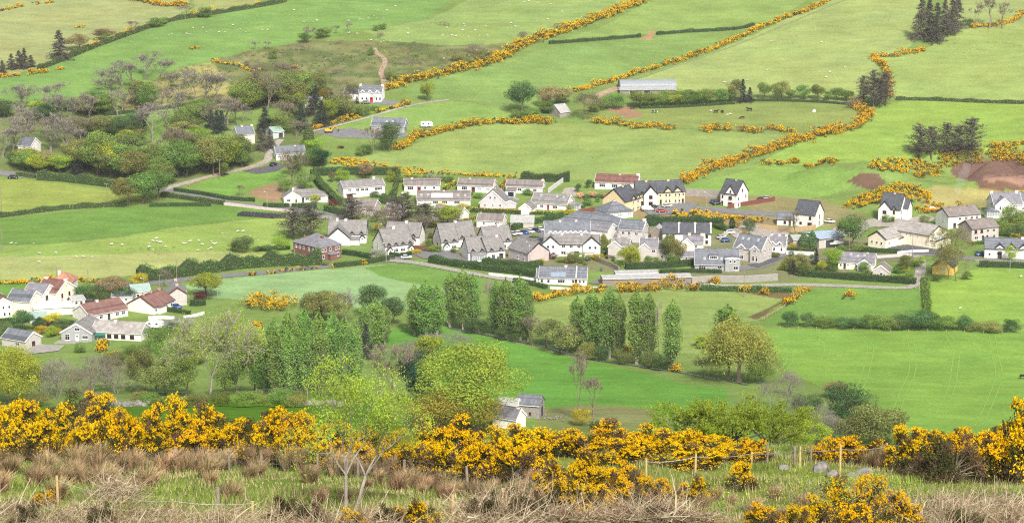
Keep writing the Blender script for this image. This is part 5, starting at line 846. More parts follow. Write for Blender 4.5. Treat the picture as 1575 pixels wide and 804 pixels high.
T('bush', 'right of the yellowish willow', (1168, 590, 545, 40)); T('dome', 'above the white farm cottage', (719, 660, 527, 148)); T('goldtree', 'below the dome-shaped tree', (702, 668, 596, 128)); T('evergreen', 'left of the dome-shaped tree', (641, 622, 540, 52))
T('barebrown', 'left of the blackish evergreen', (605, 626, 528, 70), (578, 620, 540, 50)); T('scrub', 'between poplars and the bright meadow', (665, 545, 508, 90), (712, 545, 512, 70), (640, 556, 520, 60)); T('lime', 'between the meadow poplars', (660, 555, 515, 46))
T('spruce', 'clad in ivy beside the poplar row', (563, 552, 496, 22)); T('dark', 'behind the meadow poplars', (571, 488, 437, 44), (603, 500, 456, 36)); T('olive', 'in front of the silvery field', (495, 495, 445, 50), (520, 498, 448, 44), (480, 494, 454, 34)); T('bare', 'in front of the silvery field', (535, 498, 446, 44))
T('barebrown', 'standing alone in front of the bright meadow', (888, 646, 540, 34), (914, 644, 578, 36)); T('gold', 'beside the bare trees at the ruined yard', (895, 652, 628, 30))
T('bud', 'with broad crown below the red-roofed bungalow', (322, 614, 466, 140), dm=150); T('greendome', 'cut by the left edge above the gorse', (14, 622, 532, 84), dm=150)
T('scrub', 'on the slope below the lower bungalows', (90, 610, 548, 90), (140, 606, 545, 80), (185, 604, 560, 70), (72, 612, 565, 60), dm=200); T('brownscrub', 'on the slope below the lower bungalows', (170, 600, 540, 66), (115, 612, 568, 60), dm=200)
T('olive', 'on the slope left of the young pale-barked tree', (222, 606, 535, 44), (255, 608, 540, 44), (240, 612, 560, 50), dm=250); T('oval', 'between young pale-barked tree and poplar row', (366, 612, 520, 34), (392, 612, 510, 40), (345, 612, 545, 36), (405, 616, 530, 40), (285, 610, 545, 36), (265, 612, 560, 34), dm=330)
T('bush', 'below the white bungalow wing', (238, 540, 502, 38), (252, 520, 500, 26), (258, 560, 520, 40), (215, 575, 545, 40)); T('limebush', 'on the bank beside the young pale-barked tree', (282, 545, 500, 36), (300, 560, 520, 40), (380, 560, 500, 60), (350, 540, 480, 50))
T('bush', 'on the grassy bank below the grey bungalow', (124, 542, 526, 18), (200, 545, 530, 30), (176, 560, 540, 40), (268, 575, 545, 40))
T('juniper', 'behind the gorse right of centre', (1052, 700, 612, 110), (1130, 705, 598, 130), (1196, 705, 612, 110), (1100, 710, 628, 110), D=150)
T('scrub', 'on the bank below the big tracked field', (1192, 625, 584, 50), (1222, 645, 600, 44), (1258, 668, 618, 56), (1215, 610, 572, 60), (1290, 690, 640, 70)); T('darkbush', 'on the bank below the big tracked field', (1300, 660, 590, 60), (1325, 660, 600, 50), (1240, 645, 605, 44)); T('olive', 'on the bank below the big tracked field', (1345, 690, 622, 80), (1310, 690, 635, 60), (1362, 680, 630, 50))
T('limebush', 'at the foot of the tracked field bank', (1225, 690, 640, 50), (1260, 700, 650, 40), (1240, 670, 625, 40)); T('rust', 'on the edge of the tracked field', (1287, 612, 588, 40))
T('bush', 'on the brow behind the left gorse bank', (112, 622, 606, 24), (232, 622, 604, 34), (262, 624, 606, 28), (352, 624, 602, 36), (376, 626, 600, 40), (408, 624, 606, 34), (436, 626, 600, 40), dm=180); T('olivebush', 'on the brow behind the left gorse bank', (60, 624, 604, 36), (216, 618, 602, 30), (300, 626, 606, 36), (336, 622, 602, 30), (392, 620, 600, 36), (455, 626, 606, 34), dm=180)
# hawthorns between the right-hand fields
T('darkbush', 'in the hawthorn row between horse field and tracked field', (1215, 502, 478, 26), (1242, 502, 480, 24), (1300, 505, 488, 30), (1320, 505, 488, 26), (1390, 506, 484, 40), (1412, 506, 475, 44), (1482, 508, 484, 24), (1556, 511, 490, 24)); T('bush', 'in the hawthorn row between horse field and tracked field', (1268, 504, 486, 34), (1338, 505, 482, 30), (1360, 506, 484, 34), (1432, 507, 482, 40), (1455, 507, 486, 38)); T('olivebush', 'in the hawthorn row between horse field and tracked field', (1495, 509, 494, 26), (1525, 510, 494, 34), (1372, 507, 488, 26))
# --- around the lower houses
T('lime', 'behind the beige two-storey house', (318, 456, 418, 46)); T('rust', 'beside the orange-roofed house', (172, 458, 426, 44)); T('gold', 'by the lane above the beige house', (214, 440, 420, 26)); T('barebrown', 'by the lane above the beige house', (247, 446, 412, 34))
T('darkbush', 'behind the pale lean-to conservatory', (128, 462, 438, 34), (150, 464, 438, 36), (190, 462, 440, 34), (118, 458, 440, 28)); T('dark', 'between the cream houses and the small garage', (34, 510, 476, 32)); T('darkbush', 'above the small garage', (8, 520, 494, 26), (20, 512, 496, 26), (60, 508, 488, 20), (94, 506, 490, 26))
T('gold', 'in the garden left of the grey bungalow', (70, 500, 486, 20), (82, 498, 480, 24), (64, 515, 500, 18), (84, 515, 502, 20)); T('purple', 'in the garden left of the grey bungalow', (77, 507, 492, 15)); T('cypress', 'in the garden left of the grey bungalow', (61, 505, 487, 11)); T('limebush', 'in the garden left of the grey bungalow', (78, 518, 500, 18))
T('darkbush', 'over the drive beside the white caravan', (268, 512, 495, 22)); T('purple', 'under the lime green tree', (312, 460, 449, 26))
# --- village gardens, from the left
T('pine', 'above the brick house', (451, 368, 318, 42), (478, 368, 314, 42)); T('pine', 'among the brown-roofed houses', (541, 345, 302, 44), (619, 350, 298, 50), (655, 352, 312, 40)); T('barebrown', 'between the estate cottages', (572, 356, 315, 44), (596, 362, 318, 46), (585, 366, 325, 40), (612, 362, 330, 36), (650, 362, 332, 34)); T('lime', 'before the white gabled bungalow', (689, 346, 316, 42))
T('purple', 'at the road bend', (513, 321, 306, 17)); T('lime', 'in front of the bungalow at the lane bend', (485, 313, 299, 14)); T('rust', 'behind the first long bungalow', (563, 276, 250, 22), (510, 281, 264, 9)); T('limebush', 'in the lawn behind the first long bungalow', (526, 281, 258, 22), (601, 280, 260, 14)); T('darkbush', 'beside the first long bungalow', (588, 305, 296, 12), (576, 304, 294, 14), (604, 302, 292, 12))
T('greencypress', 'between the two upper bungalows', (590, 309, 297, 9), (597, 309, 299, 7)); T('bush', 'behind the upper bungalows', (635, 278, 268, 18), (655, 279, 269, 18), (672, 280, 270, 16), (690, 281, 270, 16), (618, 281, 270, 14)); T('silver', 'behind the upper bungalows', (662, 280, 266, 16), (680, 278, 268, 12))
T('silver', 'in front of the four-gablet cottage', (580, 398, 382, 28)); T('limebush', 'left of the brick house', (432, 384, 362, 26)); T('bush', 'at the roadside below the brick house', (500, 408, 402, 12)); T('gold', 'at the hedge near the parked white car', (638, 390, 384, 20)); T('darkbush', 'by the lone tree of the sheep field', (373, 388, 363, 34), (396, 386, 378, 18), (410, 386, 376, 16)); T('lime', 'in the sheep field hedge', (358, 386, 372, 14))
T('birch', 'in the garden below the old grey houses', (970, 412, 374, 30), (960, 408, 380, 22)); T('olive', 'in front of the slate terrace', (1028, 402, 360, 26), (1040, 404, 366, 30)); T('bush', 'in the gardens below the slate terrace', (998, 405, 392, 16), (1034, 406, 390, 20), (1012, 406, 395, 14), (930, 393, 376, 18), (886, 402, 388, 24), (864, 403, 394, 16)); T('olivebush', 'in the garden right of the pink gable', (878, 405, 386, 20)); T('purple', 'in the gardens of the white semis', (850, 398, 388, 14), (926, 392, 378, 14)); T('willow', 'beside the white semis', (928, 390, 356, 18)); T('gold', 'in the gardens of the white semis', (906, 398, 390, 22), (834, 404, 398, 12)); T('silver', 'in front of the old grey house', (955, 397, 380, 20)); T('rust', 'in the garden near the hipped stone wall', (938, 398, 391, 14)); T('lime', 'over the small car park', (822, 366, 360, 14))
T('pinkbush', 'in the flower bed below the porch bungalow', (893, 305, 296, 12), (911, 304, 294, 14), (930, 303, 297, 10)); T('darkbush', 'in the flower bed below the porch bungalow', (902, 305, 299, 14), (921, 305, 299, 12), (942, 305, 298, 12)); T('dark', 'left of the porch bungalow', (889, 296, 282, 10), (905, 290, 276, 10)); T('bush', 'around the upper bungalows', (809, 300, 290, 12), (817, 301, 293, 12), (723, 301, 294, 10), (735, 305, 297, 14)); T('gold', 'in front of the upper bungalows', (862, 331, 322, 20), (879, 330, 322, 18), (680, 319, 312, 16), (712, 321, 312, 18), (627, 272, 264, 10))
T('cypress', 'by the end of the slate terrace', (1126, 352, 334, 9)); T('gold', 'by the end of the slate terrace', (1134, 352, 336, 10)); T('darkbush', 'by the end of the slate terrace', (1152, 356, 336, 20), (1108, 352, 343, 16)); T('greencypress', 'left of the blue-roofed workshop', (1236, 384, 359, 15), (1249, 384, 355, 13)); T('barebrown', 'in front of the unfinished house', (1226, 362, 322, 34)); T('broad', 'between workshop and hall', (1309, 382, 330, 42)); T('bush', 'at the foot of the tree beside the hall', (1296, 386, 376, 20), (1318, 388, 374, 20), (1366, 342, 330, 18), (1422, 344, 330, 16)); T('gold', 'beside the white cottage with small dormers', (1219, 383, 373, 12))
T('olive', 'behind the low white bungalow', (1232, 420, 390, 30), (1215, 416, 394, 24)); T('spruce', 'left of the low white bungalow', (1255, 408, 380, 12), (1220, 422, 400, 12)); T('lime', 'left of the low white bungalow', (1280, 416, 382, 28), (1264, 418, 400, 14)); T('bush', 'around the low white bungalow', (1330, 418, 402, 16), (1240, 424, 404, 22), (1382, 420, 410, 16), (1400, 428, 416, 14)); T('silver', 'around the low white bungalow', (1327, 416, 400, 14)); T('olive', 'in the lawn right of the grey annexe', (1394, 418, 392, 18)); T('gold', 'left of the low white bungalow', (1242, 414, 404, 8))
T('thinwillow', 'towering beside the yellow cottage', (1472, 432, 352, 84), (1458, 430, 376, 50)); T('limebush', 'in front of the black-edged cottage', (1556, 402, 376, 18)); T('bush', 'on the bank at the right edge of the village', (1556, 350, 314, 34), (1575, 362, 330, 30), (1545, 362, 340, 28)); T('darkbush', 'on the bank at the right edge of the village', (1570, 350, 324, 26), (1560, 365, 345, 26)); T('bush', 'at the hall and willow verge', (1487, 430, 416, 16), (1440, 432, 424, 12))
# --- the hillside
T('dark', 'standing alone by the stone cottage', (801, 176, 124, 44)); T('lime', 'in the field below the track gorse', (658, 156, 126, 22)); T('broad', 'in the row right of the hay barn', (985, 166, 139, 34), (1006, 164, 141, 30), (1026, 164, 139, 30), (1046, 163, 140, 30), (1066, 163, 138, 32), (1088, 161, 136, 28), (1108, 160, 136, 28), (1122, 158, 138, 20)); T('lime', 'in the row right of the hay barn', (996, 165, 144, 26), (1036, 164, 143, 26), (1076, 162, 142, 26)); T('olive', 'at the right end of the barn trees', (1131, 156, 122, 24)); T('spruce', 'at the right end of the barn trees', (1142, 158, 121, 16), (1153, 157, 134, 14))
T('broad', 'in the spaced row above the cow field', (1176, 153, 126, 20), (1216, 153, 138, 14), (1236, 153, 130, 22), (1258, 154, 129, 22), (1274, 155, 140, 14), (1288, 155, 134, 20), (1302, 156, 138, 20)); T('olive', 'in the spaced row above the cow field', (1201, 154, 125, 30)); T('brownscrub', 'at the right end of the cow field', (1312, 168, 150, 34))
T('budolive', 'beside the stone cottage', (897, 184, 142, 50)); T('bush', 'around the stone cottage', (945, 168, 142, 32), (928, 170, 150, 22), (915, 172, 160, 18), (838, 174, 154, 22), (818, 180, 166, 26), (795, 182, 168, 20), (862, 160, 146, 16), (848, 174, 160, 24)); T('rust', 'around the stone cottage', (845, 166, 132, 34), (868, 160, 134, 24))
T('fir', 'in the tight clump at the top right', (1416, 62, -8, 26), (1428, 58, -4, 26), (1440, 66, 2, 28), (1452, 56, -2, 26), (1464, 52, -6, 26), (1472, 44, -8, 26)); T('barebrown', 'right of the conifer clump on the hilltop', (1502, 44, 4, 30), (1521, 44, -8, 48), (1542, 44, 2, 36)); T('bush', 'under the bare brown trees on the hilltop', (1488, 40, 28, 16))
T('pine', 'straddling the gorse above the cow field', (1328, 164, 116, 26), (1343, 166, 107, 28), (1362, 163, 108, 26), (1354, 166, 118, 24)); T('pine', 'in the clump above the quarry', (1414, 246, 190, 36), (1432, 245, 194, 28), (1455, 244, 188, 30), (1474, 244, 192, 30), (1494, 243, 180, 36))
T('fir', 'on the far hillside at top left', (92, 92, 44, 30)); T('fir', 'in the group cut by the left edge', (4, 112, 92, 14), (18, 108, 82, 18), (30, 106, 76, 18), (38, 106, 72, 16), (48, 104, 84, 14)); T('rust', 'beside the lone hillside conifer', (118, 78, 52, 34), (160, 62, 44, 30)); T('bush', 'in the hillside hedge at top left', (240, 42, 26, 24), (250, 38, 26, 14), (315, 28, 10, 20), (165, 66, 50, 16)); T('barebrown', 'in the hillside hedge at top left', (286, 30, 8, 24), (205, 50, 32, 22))
T('barebrown', 'in the thicket below the top sheep field', (470, 62, 40, 22), (482, 60, 42, 20)); T('broad', 'in the thicket below the top sheep field', (494, 60, 44, 18), (468, 66, 50, 18), (502, 58, 42, 16)); T('bush', 'in the top sheep field', (577, 48, 38, 10), (589, 46, 36, 12)); T('bush', 'on the rough moor slope', (571, 86, 72, 10), (421, 92, 74, 14), (606, 124, 112, 18)); T('bare', 'on the edge of the rough moor', (395, 78, 62, 14), (412, 76, 62, 12), (534, 50, 34, 14), (516, 52, 38, 12))
# the wood at the left
T('bare', 'along the upper edge of the left wood', (205, 136, 90, 40), (245, 128, 88, 42), (182, 142, 110, 30), (30, 172, 132, 44), (75, 160, 128, 36), (155, 140, 118, 30), (300, 160, 105, 40), (330, 158, 112, 36), (276, 140, 110, 30)); T('bare', 'in the middle of the left wood', (95, 188, 140, 46), (138, 186, 146, 40), (255, 198, 132, 50), (180, 180, 138, 30), (235, 215, 160, 50), (345, 190, 155, 36), (365, 192, 160, 30), (20, 236, 178, 60), (78, 232, 172, 50), (105, 238, 178, 44), (50, 206, 165, 40)); T('barebrown', 'in the middle of the left wood', (70, 215, 180, 40), (122, 218, 180, 40), (275, 252, 195, 40), (350, 200, 148, 44), (410, 175, 110, 40))
T('broad', 'in the upper part of the left wood', (228, 168, 126, 34), (65, 178, 156, 30), (150, 176, 138, 36), (120, 172, 150, 34), (290, 195, 160, 34), (310, 190, 158, 30), (160, 175, 150, 30)); T('dark', 'in the upper part of the left wood', (14, 180, 154, 26), (186, 210, 178, 34), (202, 212, 182, 30), (70, 186, 160, 26)); T('olive', 'in the upper part of the left wood', (126, 210, 182, 40), (155, 210, 178, 40), (205, 215, 192, 34), (285, 216, 188, 50), (385, 168, 118, 50), (372, 160, 126, 40), (440, 160, 112, 50), (400, 165, 130, 44), (420, 150, 118, 40), (466, 150, 108, 44), (490, 142, 112, 40))
T('broad', 'in the lower part of the left wood', (152, 270, 208, 54), (190, 276, 220, 46), (274, 272, 216, 62), (250, 278, 240, 36), (36, 262, 234, 34), (220, 262, 224, 40), (338, 268, 204, 50)); T('olive', 'in the lower part of the left wood', (128, 262, 218, 44), (200, 248, 206, 50), (236, 266, 222, 44), (210, 278, 232, 40), (370, 256, 206, 40), (310, 258, 224, 40)); T('dark', 'in the lower part of the left wood', (48, 264, 240, 28), (92, 262, 244, 26), (258, 284, 258, 28), (330, 262, 225, 30)); T('rust', 'in the lower part of the left wood', (72, 262, 232, 34), (300, 240, 205, 40)); T('spruce', 'in the lower part of the left wood', (118, 268, 244, 22), (325, 206, 168, 22))
T('broad', 'standing in the field hedge below the left wood', (219, 314, 266, 50)); T('oval', 'beside the driveway at the lane', (372, 258, 218, 26), (345, 272, 248, 16)); T('barebrown', 'at the bend of the driveway', (371, 304, 284, 16), (448, 284, 228, 54)); T('budolive', 'behind the bungalow at the lane bend', (452, 276, 226, 50)); T('bush', 'on the bank left of the lane bungalow', (438, 296, 275, 22), (470, 292, 262, 26), (455, 262, 240, 20), (485, 256, 225, 34)); T('evergreen', 'at the lane bend below the farm', (492, 258, 228, 28)); T('lime', 'at the lane bend below the farm', (484, 236, 214, 32))
T('spruce', 'among the trees below the farmhouse', (486, 168, 130, 18), (494, 195, 154, 26), (464, 200, 158, 22), (408, 205, 164, 26), (549, 160, 148, 8)); T('fir', 'among the trees below the farmhouse', (402, 232, 196, 20), (415, 230, 198, 18), (478, 178, 150, 20), (510, 172, 140, 24)); T('olive', 'among the trees below the farmhouse', (530, 180, 146, 34), (452, 185, 148, 40), (512, 185, 148, 34)); T('goldtree', 'among the trees below the farmhouse', (500, 160, 134, 22)); T('budolive', 'beside the white farmhouse', (545, 158, 128, 26)); T('lime', 'among the trees below the farmhouse', (505, 190, 152, 28), (460, 175, 142, 24)); T('barebrown', 'among the trees below the farmhouse', (440, 195, 155, 44), (455, 210, 186, 34), (525, 178, 140, 30)); T('bush', 'among the trees below the farmhouse', (430, 205, 172, 40), (560, 178, 160, 24), (575, 170, 162, 16), (545, 178, 165, 24), (415, 200, 180, 30), (470, 235, 216, 18)); T('rust', 'in the farmhouse garden', (622, 160, 152, 10)); T('greencypress', 'at the shed by the lane end', (475, 222, 194, 16))
T('barebrown', 'beside the hillside grey bungalow', (574, 236, 196, 34)); T('dark', 'beside the hillside grey bungalow', (598, 234, 188, 36)); T('bush', 'beside the hillside grey bungalow', (563, 238, 222, 20), (555, 240, 226, 16)); T('purple', 'in the lawn below the hillside grey bungalow', (524, 228, 224, 10))
T('olivebush', 'on the rough moor slope', (600, 122, 110, 20), (736, 96, 84, 24), (745, 92, 76, 26), (720, 100, 88, 22), (705, 94, 82, 22)); T('brownscrub', 'on the rough moor slope', (463, 78, 68, 30), (520, 68, 61, 24), (432, 106, 95, 34), (448, 108, 98, 24), (518, 114, 105, 26), (622, 100, 92, 30), (640, 98, 92, 24), (732, 84, 68, 34), (682, 40, 33, 22), (585, 56, 50, 24), (860, 44, 34, 34), (805, 56, 48, 30), (930, 22, 16, 24), (400, 108, 96, 26), (380, 104, 92, 24))
# small shrubs filling the gardens between the houses
_q = random.Random(21); _n = 0; _poly = [(610, 300), (760, 298), (900, 300), (985, 345), (1110, 352), (1215, 362), (1420, 400), (1400, 425), (1210, 420), (1060, 405), (930, 412), (830, 404), (690, 392), (560, 380), (520, 340)]
while _n < 70:
    _x, _y = _q.uniform(515, 1425), _q.uniform(298, 428)
    if not inpoly(np.array([_x]), np.array([_y]), _poly)[0]: continue
    if any(min(a[0], b[0])-8 < _x < max(a[0], b[0])+16 and min(a[1], b[1])-26 < _y < max(a[1], b[1])+2 for _r, a, b in HOUSES): continue
    _n += 1; _h = _q.uniform(5, 13); tree(_q.choice(('bush', 'bush', 'darkbush', 'limebush', 'olivebush', 'gold')), _x, _y, _y-_h, _h*_q.uniform(.8, 1.5), 'in the gardens between the village houses')
flush_trees()

# ------------------------------------------------------------------ gorse and hedges
def pathworld(px, dm=FAR, step=1.2): return smooth([at(p[0], p[1], dm) for p in px], step)
def lobes_mesh(C, Rr, leafsize, nleaf, bloom, rng, parent, dry=.0, low=.15, base=None, asp=.75, twig=True):
    """bushy lobes: dark spiny foliage with blossom crowding the upper sides"""
    n = int(nleaf*len(C)); i = rng.integers(0, len(C), n); u = unit(n, rng); u[:, 2] = np.where(u[:, 2] < -.2, -u[:, 2]*.7, u[:, 2]); P = C[i]+u*(Rr[i]*rng.uniform(.45, 1.02, n))[:, None]
    V = leafq(P, leafsize*1.15, rng, u, 1.1); parts = []
    m = (rng.random(len(C)) < dry)[i]
    parts.append(link('foliage', quads('foliage', V, m.astype(int)), parent, [LG['gorse'], LG['gorsedry']]))
    fl = rng.random(len(C)) < bloom*(.92+.3*np.sin(C[:, 0]*.21+len(C))*np.sin(C[:, 0]*.067+C[:, 1]*.11)); j = np.nonzero(fl)[0]
    if len(j):
        nb = int(nleaf*len(j)*1.25); i = j[rng.integers(0, len(j), nb)]; u = unit(nb, rng); u[:, 2] = np.abs(u[:, 2])**.8*np.where(rng.random(nb) < .8, 1, -.3); u[:, 1] -= .15; u /= np.linalg.norm(u, axis=1)[:, None]
        P = C[i]+u*(Rr[i]*rng.uniform(.86, 1.1, nb))[:, None]; keep = rng.random(nb) < .35+.65*np.clip(u[:, 2]*1.6+.35, 0, 1)
        P, u = P[keep], u[keep]; parts.append(link('blossom', quads('blossom', leafq(P, leafsize, rng, u, 1.0, asp)), parent, [LG['bloom']]))
    return parts
def gorse_row(label, px, h, w, bloom=.75, dry=.25, dens=1.0, dm=FAR, name='gorse_hedge', gap=0):
    P = pathworld(px, dm, 1.1); rng = np.random.default_rng(len(P)*7+int(px[0][0])); mid = P[len(P)//2]; o = (mid[0], mid[1], gz(*mid)); r = thing(name, label, 'gorse hedge', o); h *= 1.3; w *= 1.15; dens *= 1.3; dry *= .5; bloom = min(.95, bloom*1.2)
    n = int(len(P)*dens*max(1.4, w*.9)); k = rng.integers(0, len(P), n); s = np.sin(k*.23+len(P))+np.sin(k*.61+1)
    if gap: keep = s > gap; k = k[keep]; n = len(k)
    q = P[k]+rng.normal(size=(n, 2))*w*.27; sc = .75+.35*np.sin(k*.37+2)*np.sin(k*.11); Rr = rng.uniform(.5, .95, n)*min(1.5, h*.42)
    z = ground(q[:, 0], q[:, 1])+np.maximum(Rr*.4, rng.uniform(.15, 1, n)**.8*h*sc-Rr*.6)
    C = np.stack([q[:, 0]-o[0], q[:, 1]-o[1], z-o[2]], 1); lobes_mesh(C, Rr, .36, 34, bloom, rng, r, dry); return r
def gorse_patch(label, poly, h, n, bloom=.75, dry=.2, name='gorse_thicket'):
    rng = np.random.default_rng(n); xs = [p[0] for p in poly]; ys = [p[1] for p in poly]; pts = []
    while len(pts) < n:
        x, y = rng.uniform(min(xs), max(xs)), rng.uniform(min(ys), max(ys))
        if inpoly(np.array([x]), np.array([y]), poly)[0]: p = atf(x, y); pts.append((p.x, p.y, p.z))
    pts = np.array(pts); o = pts.mean(0); o[2] = gz(o[0], o[1]); r = thing(name, label, 'gorse thicket', o); Rr = rng.uniform(.7, 1.35, n)*h*.42; C = pts-o; C[:, 2] += Rr*.5+rng.uniform(0, h*.5, n); lobes_mesh(C, Rr, .36, 42, bloom, rng, r, dry); return r
def hedge(label, px, h, w, leafk='hedge', rough=.25, dens=1.0, dm=FAR, top='hedge', step=1.5, name='hedge', cat='hedge'):
    P = pathworld(px, dm, step); rng = np.random.default_rng(len(P)+int(px[0][0])); mid = P[len(P)//2]; o = Vector((mid[0], mid[1], gz(*mid))); r = thing(name, label, cat, o)
    Tn = np.gradient(P, axis=0); Tn /= np.linalg.norm(Tn, axis=1)[:, None]+1e-9; Nn = np.stack([-Tn[:, 1], Tn[:, 0]], 1); z = ground(P[:, 0], P[:, 1]); L0 = np.concatenate([P, z[:, None]], 1)-np.array(o)
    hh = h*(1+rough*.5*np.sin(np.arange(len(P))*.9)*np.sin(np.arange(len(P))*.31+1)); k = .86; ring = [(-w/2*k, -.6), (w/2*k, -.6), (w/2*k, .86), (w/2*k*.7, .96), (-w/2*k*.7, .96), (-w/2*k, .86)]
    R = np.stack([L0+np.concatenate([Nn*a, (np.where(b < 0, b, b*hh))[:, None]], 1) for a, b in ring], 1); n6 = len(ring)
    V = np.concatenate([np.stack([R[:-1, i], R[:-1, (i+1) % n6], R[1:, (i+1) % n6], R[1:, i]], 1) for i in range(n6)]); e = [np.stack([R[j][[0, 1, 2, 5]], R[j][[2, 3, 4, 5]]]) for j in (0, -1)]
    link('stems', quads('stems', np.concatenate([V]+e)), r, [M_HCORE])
    ln = np.sum(np.linalg.norm(np.diff(P, axis=0), axis=1)); n = int(ln*(w+2*h)*9*dens); i = rng.integers(0, len(P)-1, n); t = rng.random(n)[:, None]; b = L0[i]*(1-t)+L0[i+1]*t; hl = hh[i]; a = rng.random(n)*(w+2*h); jit = rng.normal(size=n)*rough*.35
    off = np.where(a < h, -w/2+jit, np.where(a > h+w, w/2+jit, a-h-w/2)); zz = np.where(a < h, a/h*hl, np.where(a > h+w, (w+2*h-a)/h*hl, hl+jit)); out = np.where((a < h)[:, None], np.concatenate([-Nn[i], np.zeros((n, 1))], 1), np.where((a > h+w)[:, None], np.concatenate([Nn[i], np.zeros((n, 1))], 1), np.array([[0, 0, 1.]])))
    Q = b+np.concatenate([Nn[i]*off[:, None], zz[:, None]], 1); mi = ((a >= h*.9) & (a <= h*1.1+w)).astype(int); link('foliage', quads('foliage', leafq(Q, .38, rng, out, .9, .8), mi), r, [LG[leafk], LG[top]]); return r
# gorse on the hill
G = gorse_row
G('straight gorse hedge in flower running up the hill behind the hay barn', [(882, 141), (930, 130), (1000, 108), (1100, 75), (1180, 40), (1250, 14), (1300, -10)], 2.4, 2.6, .75)
G('wide straggling gorse bank rising from the farmhouse to the top edge', [(588, 140), (640, 124), (700, 111), (745, 100), (775, 88), (800, 72), (835, 60), (870, 48), (920, 30), (965, 12), (1015, -6)], 3.2, 6, .6, .35)
G('thick gorse hedge climbing right from the buttermilk terrace to the cow field', [(1052, 281), (1090, 264), (1140, 247), (1200, 228), (1245, 213), (1290, 203), (1318, 195), (1334, 182), (1326, 170), (1312, 163)], 3.6, 5, .72)
G('gorse hedge zigzagging above the dark pines on the right hill', [(1366, 150), (1368, 128), (1362, 110), (1354, 98), (1342, 91), (1350, 88), (1380, 87), (1420, 79)], 2.6, 2.6, .85, .1)
G('short gorse clump under the bare brown trees at the top right', [(1492, 43), (1530, 40), (1556, 34), (1575, 22), (1600, 12)], 2.2, 2.6, .7)
G('golden gorse hedge along the drive below the farmhouse', [(582, 174), (605, 167), (630, 162)], 2, 2.2, .9, .05); G('gorse hedge along the lane left of the grey hillside bungalow', [(482, 200), (515, 190), (552, 181)], 2, 2.2, .8, .1)
G('gorse hedge with green bushes below the grey hillside bungalow', [(612, 232), (640, 214), (690, 201), (740, 191), (800, 190), (850, 189)], 2.8, 4, .62, .2)
for i, (x, y, w, hh) in enumerate([(922, 190, 16, 10), (945, 192, 22, 12), (962, 194, 14, 9), (985, 198, 22, 11), (1010, 196, 20, 9), (1028, 200, 18, 10), (1085, 203, 14, 10), (1095, 200, 18, 12), (1112, 201, 20, 13), (1140, 203, 22, 12), (1166, 205, 16, 10), (1190, 200, 18, 10), (1210, 203, 16, 9), (785, 190, 26, 9), (815, 188, 20, 9), (837, 190, 18, 9)]): G('gorse bush in the broken row under the cow field, %s from its left end' % nth(i+1 if i < 13 else i-12) if i < 13 else 'gorse bush on the bank left of the stone cottage, %s of three' % nth(i-12), [(x-w/2, y), (x+w/2, y)], hh*.28, 2.6, .6, .3, 1.2, name='gorse_bush')
G('broken gorse hedge on the field edge left of the earth mound', [(1176, 254), (1200, 253), (1235, 253), (1285, 253)], 2.4, 3, .6, .3, 1, gap=-.9)
gorse_patch('broad gorse thicket flowering above the earth scar', [(1335, 262), (1345, 250), (1372, 246), (1420, 250), (1440, 258), (1400, 268)], 2.0, 150, .8); gorse_patch('gorse bank sloping down behind the new white house with two steep gables', [(1296, 320), (1320, 306), (1350, 296), (1380, 286), (1412, 290), (1434, 302), (1428, 316), (1390, 312), (1340, 316), (1318, 324)], 2.2, 330, .9, .08)
G('gorse hedge curving from the pine clump down past the quarry', [(1412, 274), (1440, 262), (1462, 250), (1480, 244), (1510, 238), (1545, 240), (1600, 246)], 2.8, 4, .75, .2); G('gorse bushes on the bank above the quarry face', [(1525, 226), (1550, 226), (1600, 218)], 2.4, 3, .6)
gorse_patch('low gorse scattered over the grass above the clipped dark hedge', [(505, 252), (520, 242), (560, 248), (600, 256), (650, 262), (660, 266), (560, 262)], 1.4, 120, .85, .1); G('golden hedge along the back of the upper bungalows', [(620, 266), (690, 269), (770, 272), (792, 274)], 1.6, 1.6, .8, .1)
G('gorse hedge in flower under the end of the low white bungalow with solar panels', [(822, 463), (870, 454), (925, 447)], 2.6, 3, .8, .2); G('bright gorse hedge in front of the long low stone shed', [(955, 450), (1000, 447), (1045, 445), (1072, 447)], 3.8, 4, .85, .15)
G('trimmed gorse hedge along the green field at the left edge', [(-10, 437), (30, 436), (86, 433)], 2, 2, .8, .1); G('short run of gorse beside the lane above the lower houses', [(122, 434), (140, 434), (162, 435)], 1.9, 2, .7, .2, gap=-.6); gorse_patch('tall gorse clump at the corner of the silvery field', [(372, 470), (385, 460), (430, 462), (462, 470), (440, 482), (390, 480)], 3.6, 70, .85, .1)
G('low mixed gorse hedge between the silvery field and the road', [(385, 424), (440, 418), (500, 412), (560, 406)], 1.4, 1.6, .5, .35, gap=-.7); G('gorse hedge beside the rail fence of the horse field', [(1210, 470), (1225, 458), (1240, 448)], 2.4, 2.2, .9, .05, gap=-1.1)
gorse_patch('gorse strip on the rough ground of the new estate', [(1025, 338), (1040, 326), (1090, 326), (1110, 334), (1140, 338), (1100, 344)], 1.7, 95, .9, .05); gorse_patch('gorse clumps along the estate road left of the timber fence', [(1110, 334), (1150, 336), (1186, 340), (1180, 344), (1130, 342)], 1.6, 40, .85, .1)
G('gorse by the boat-shaped orange skip behind the new house', [(1412, 325), (1425, 326), (1440, 325)], 2.4, 3, .85, .1); G('gorse by the gateway above the white-ended house', [(1438, 319), (1460, 318), (1478, 317)], 2.4, 2.6, .7, .1, gap=-.5); G('gorse at the right edge below the quarry', [(1566, 303), (1600, 302)], 2.4, 3, .8, .1); gorse_patch('gorse among dark bushes at the right edge of the village', [(1540, 350), (1575, 340), (1600, 360), (1560, 372)], 2.4, 40, .7, .2)
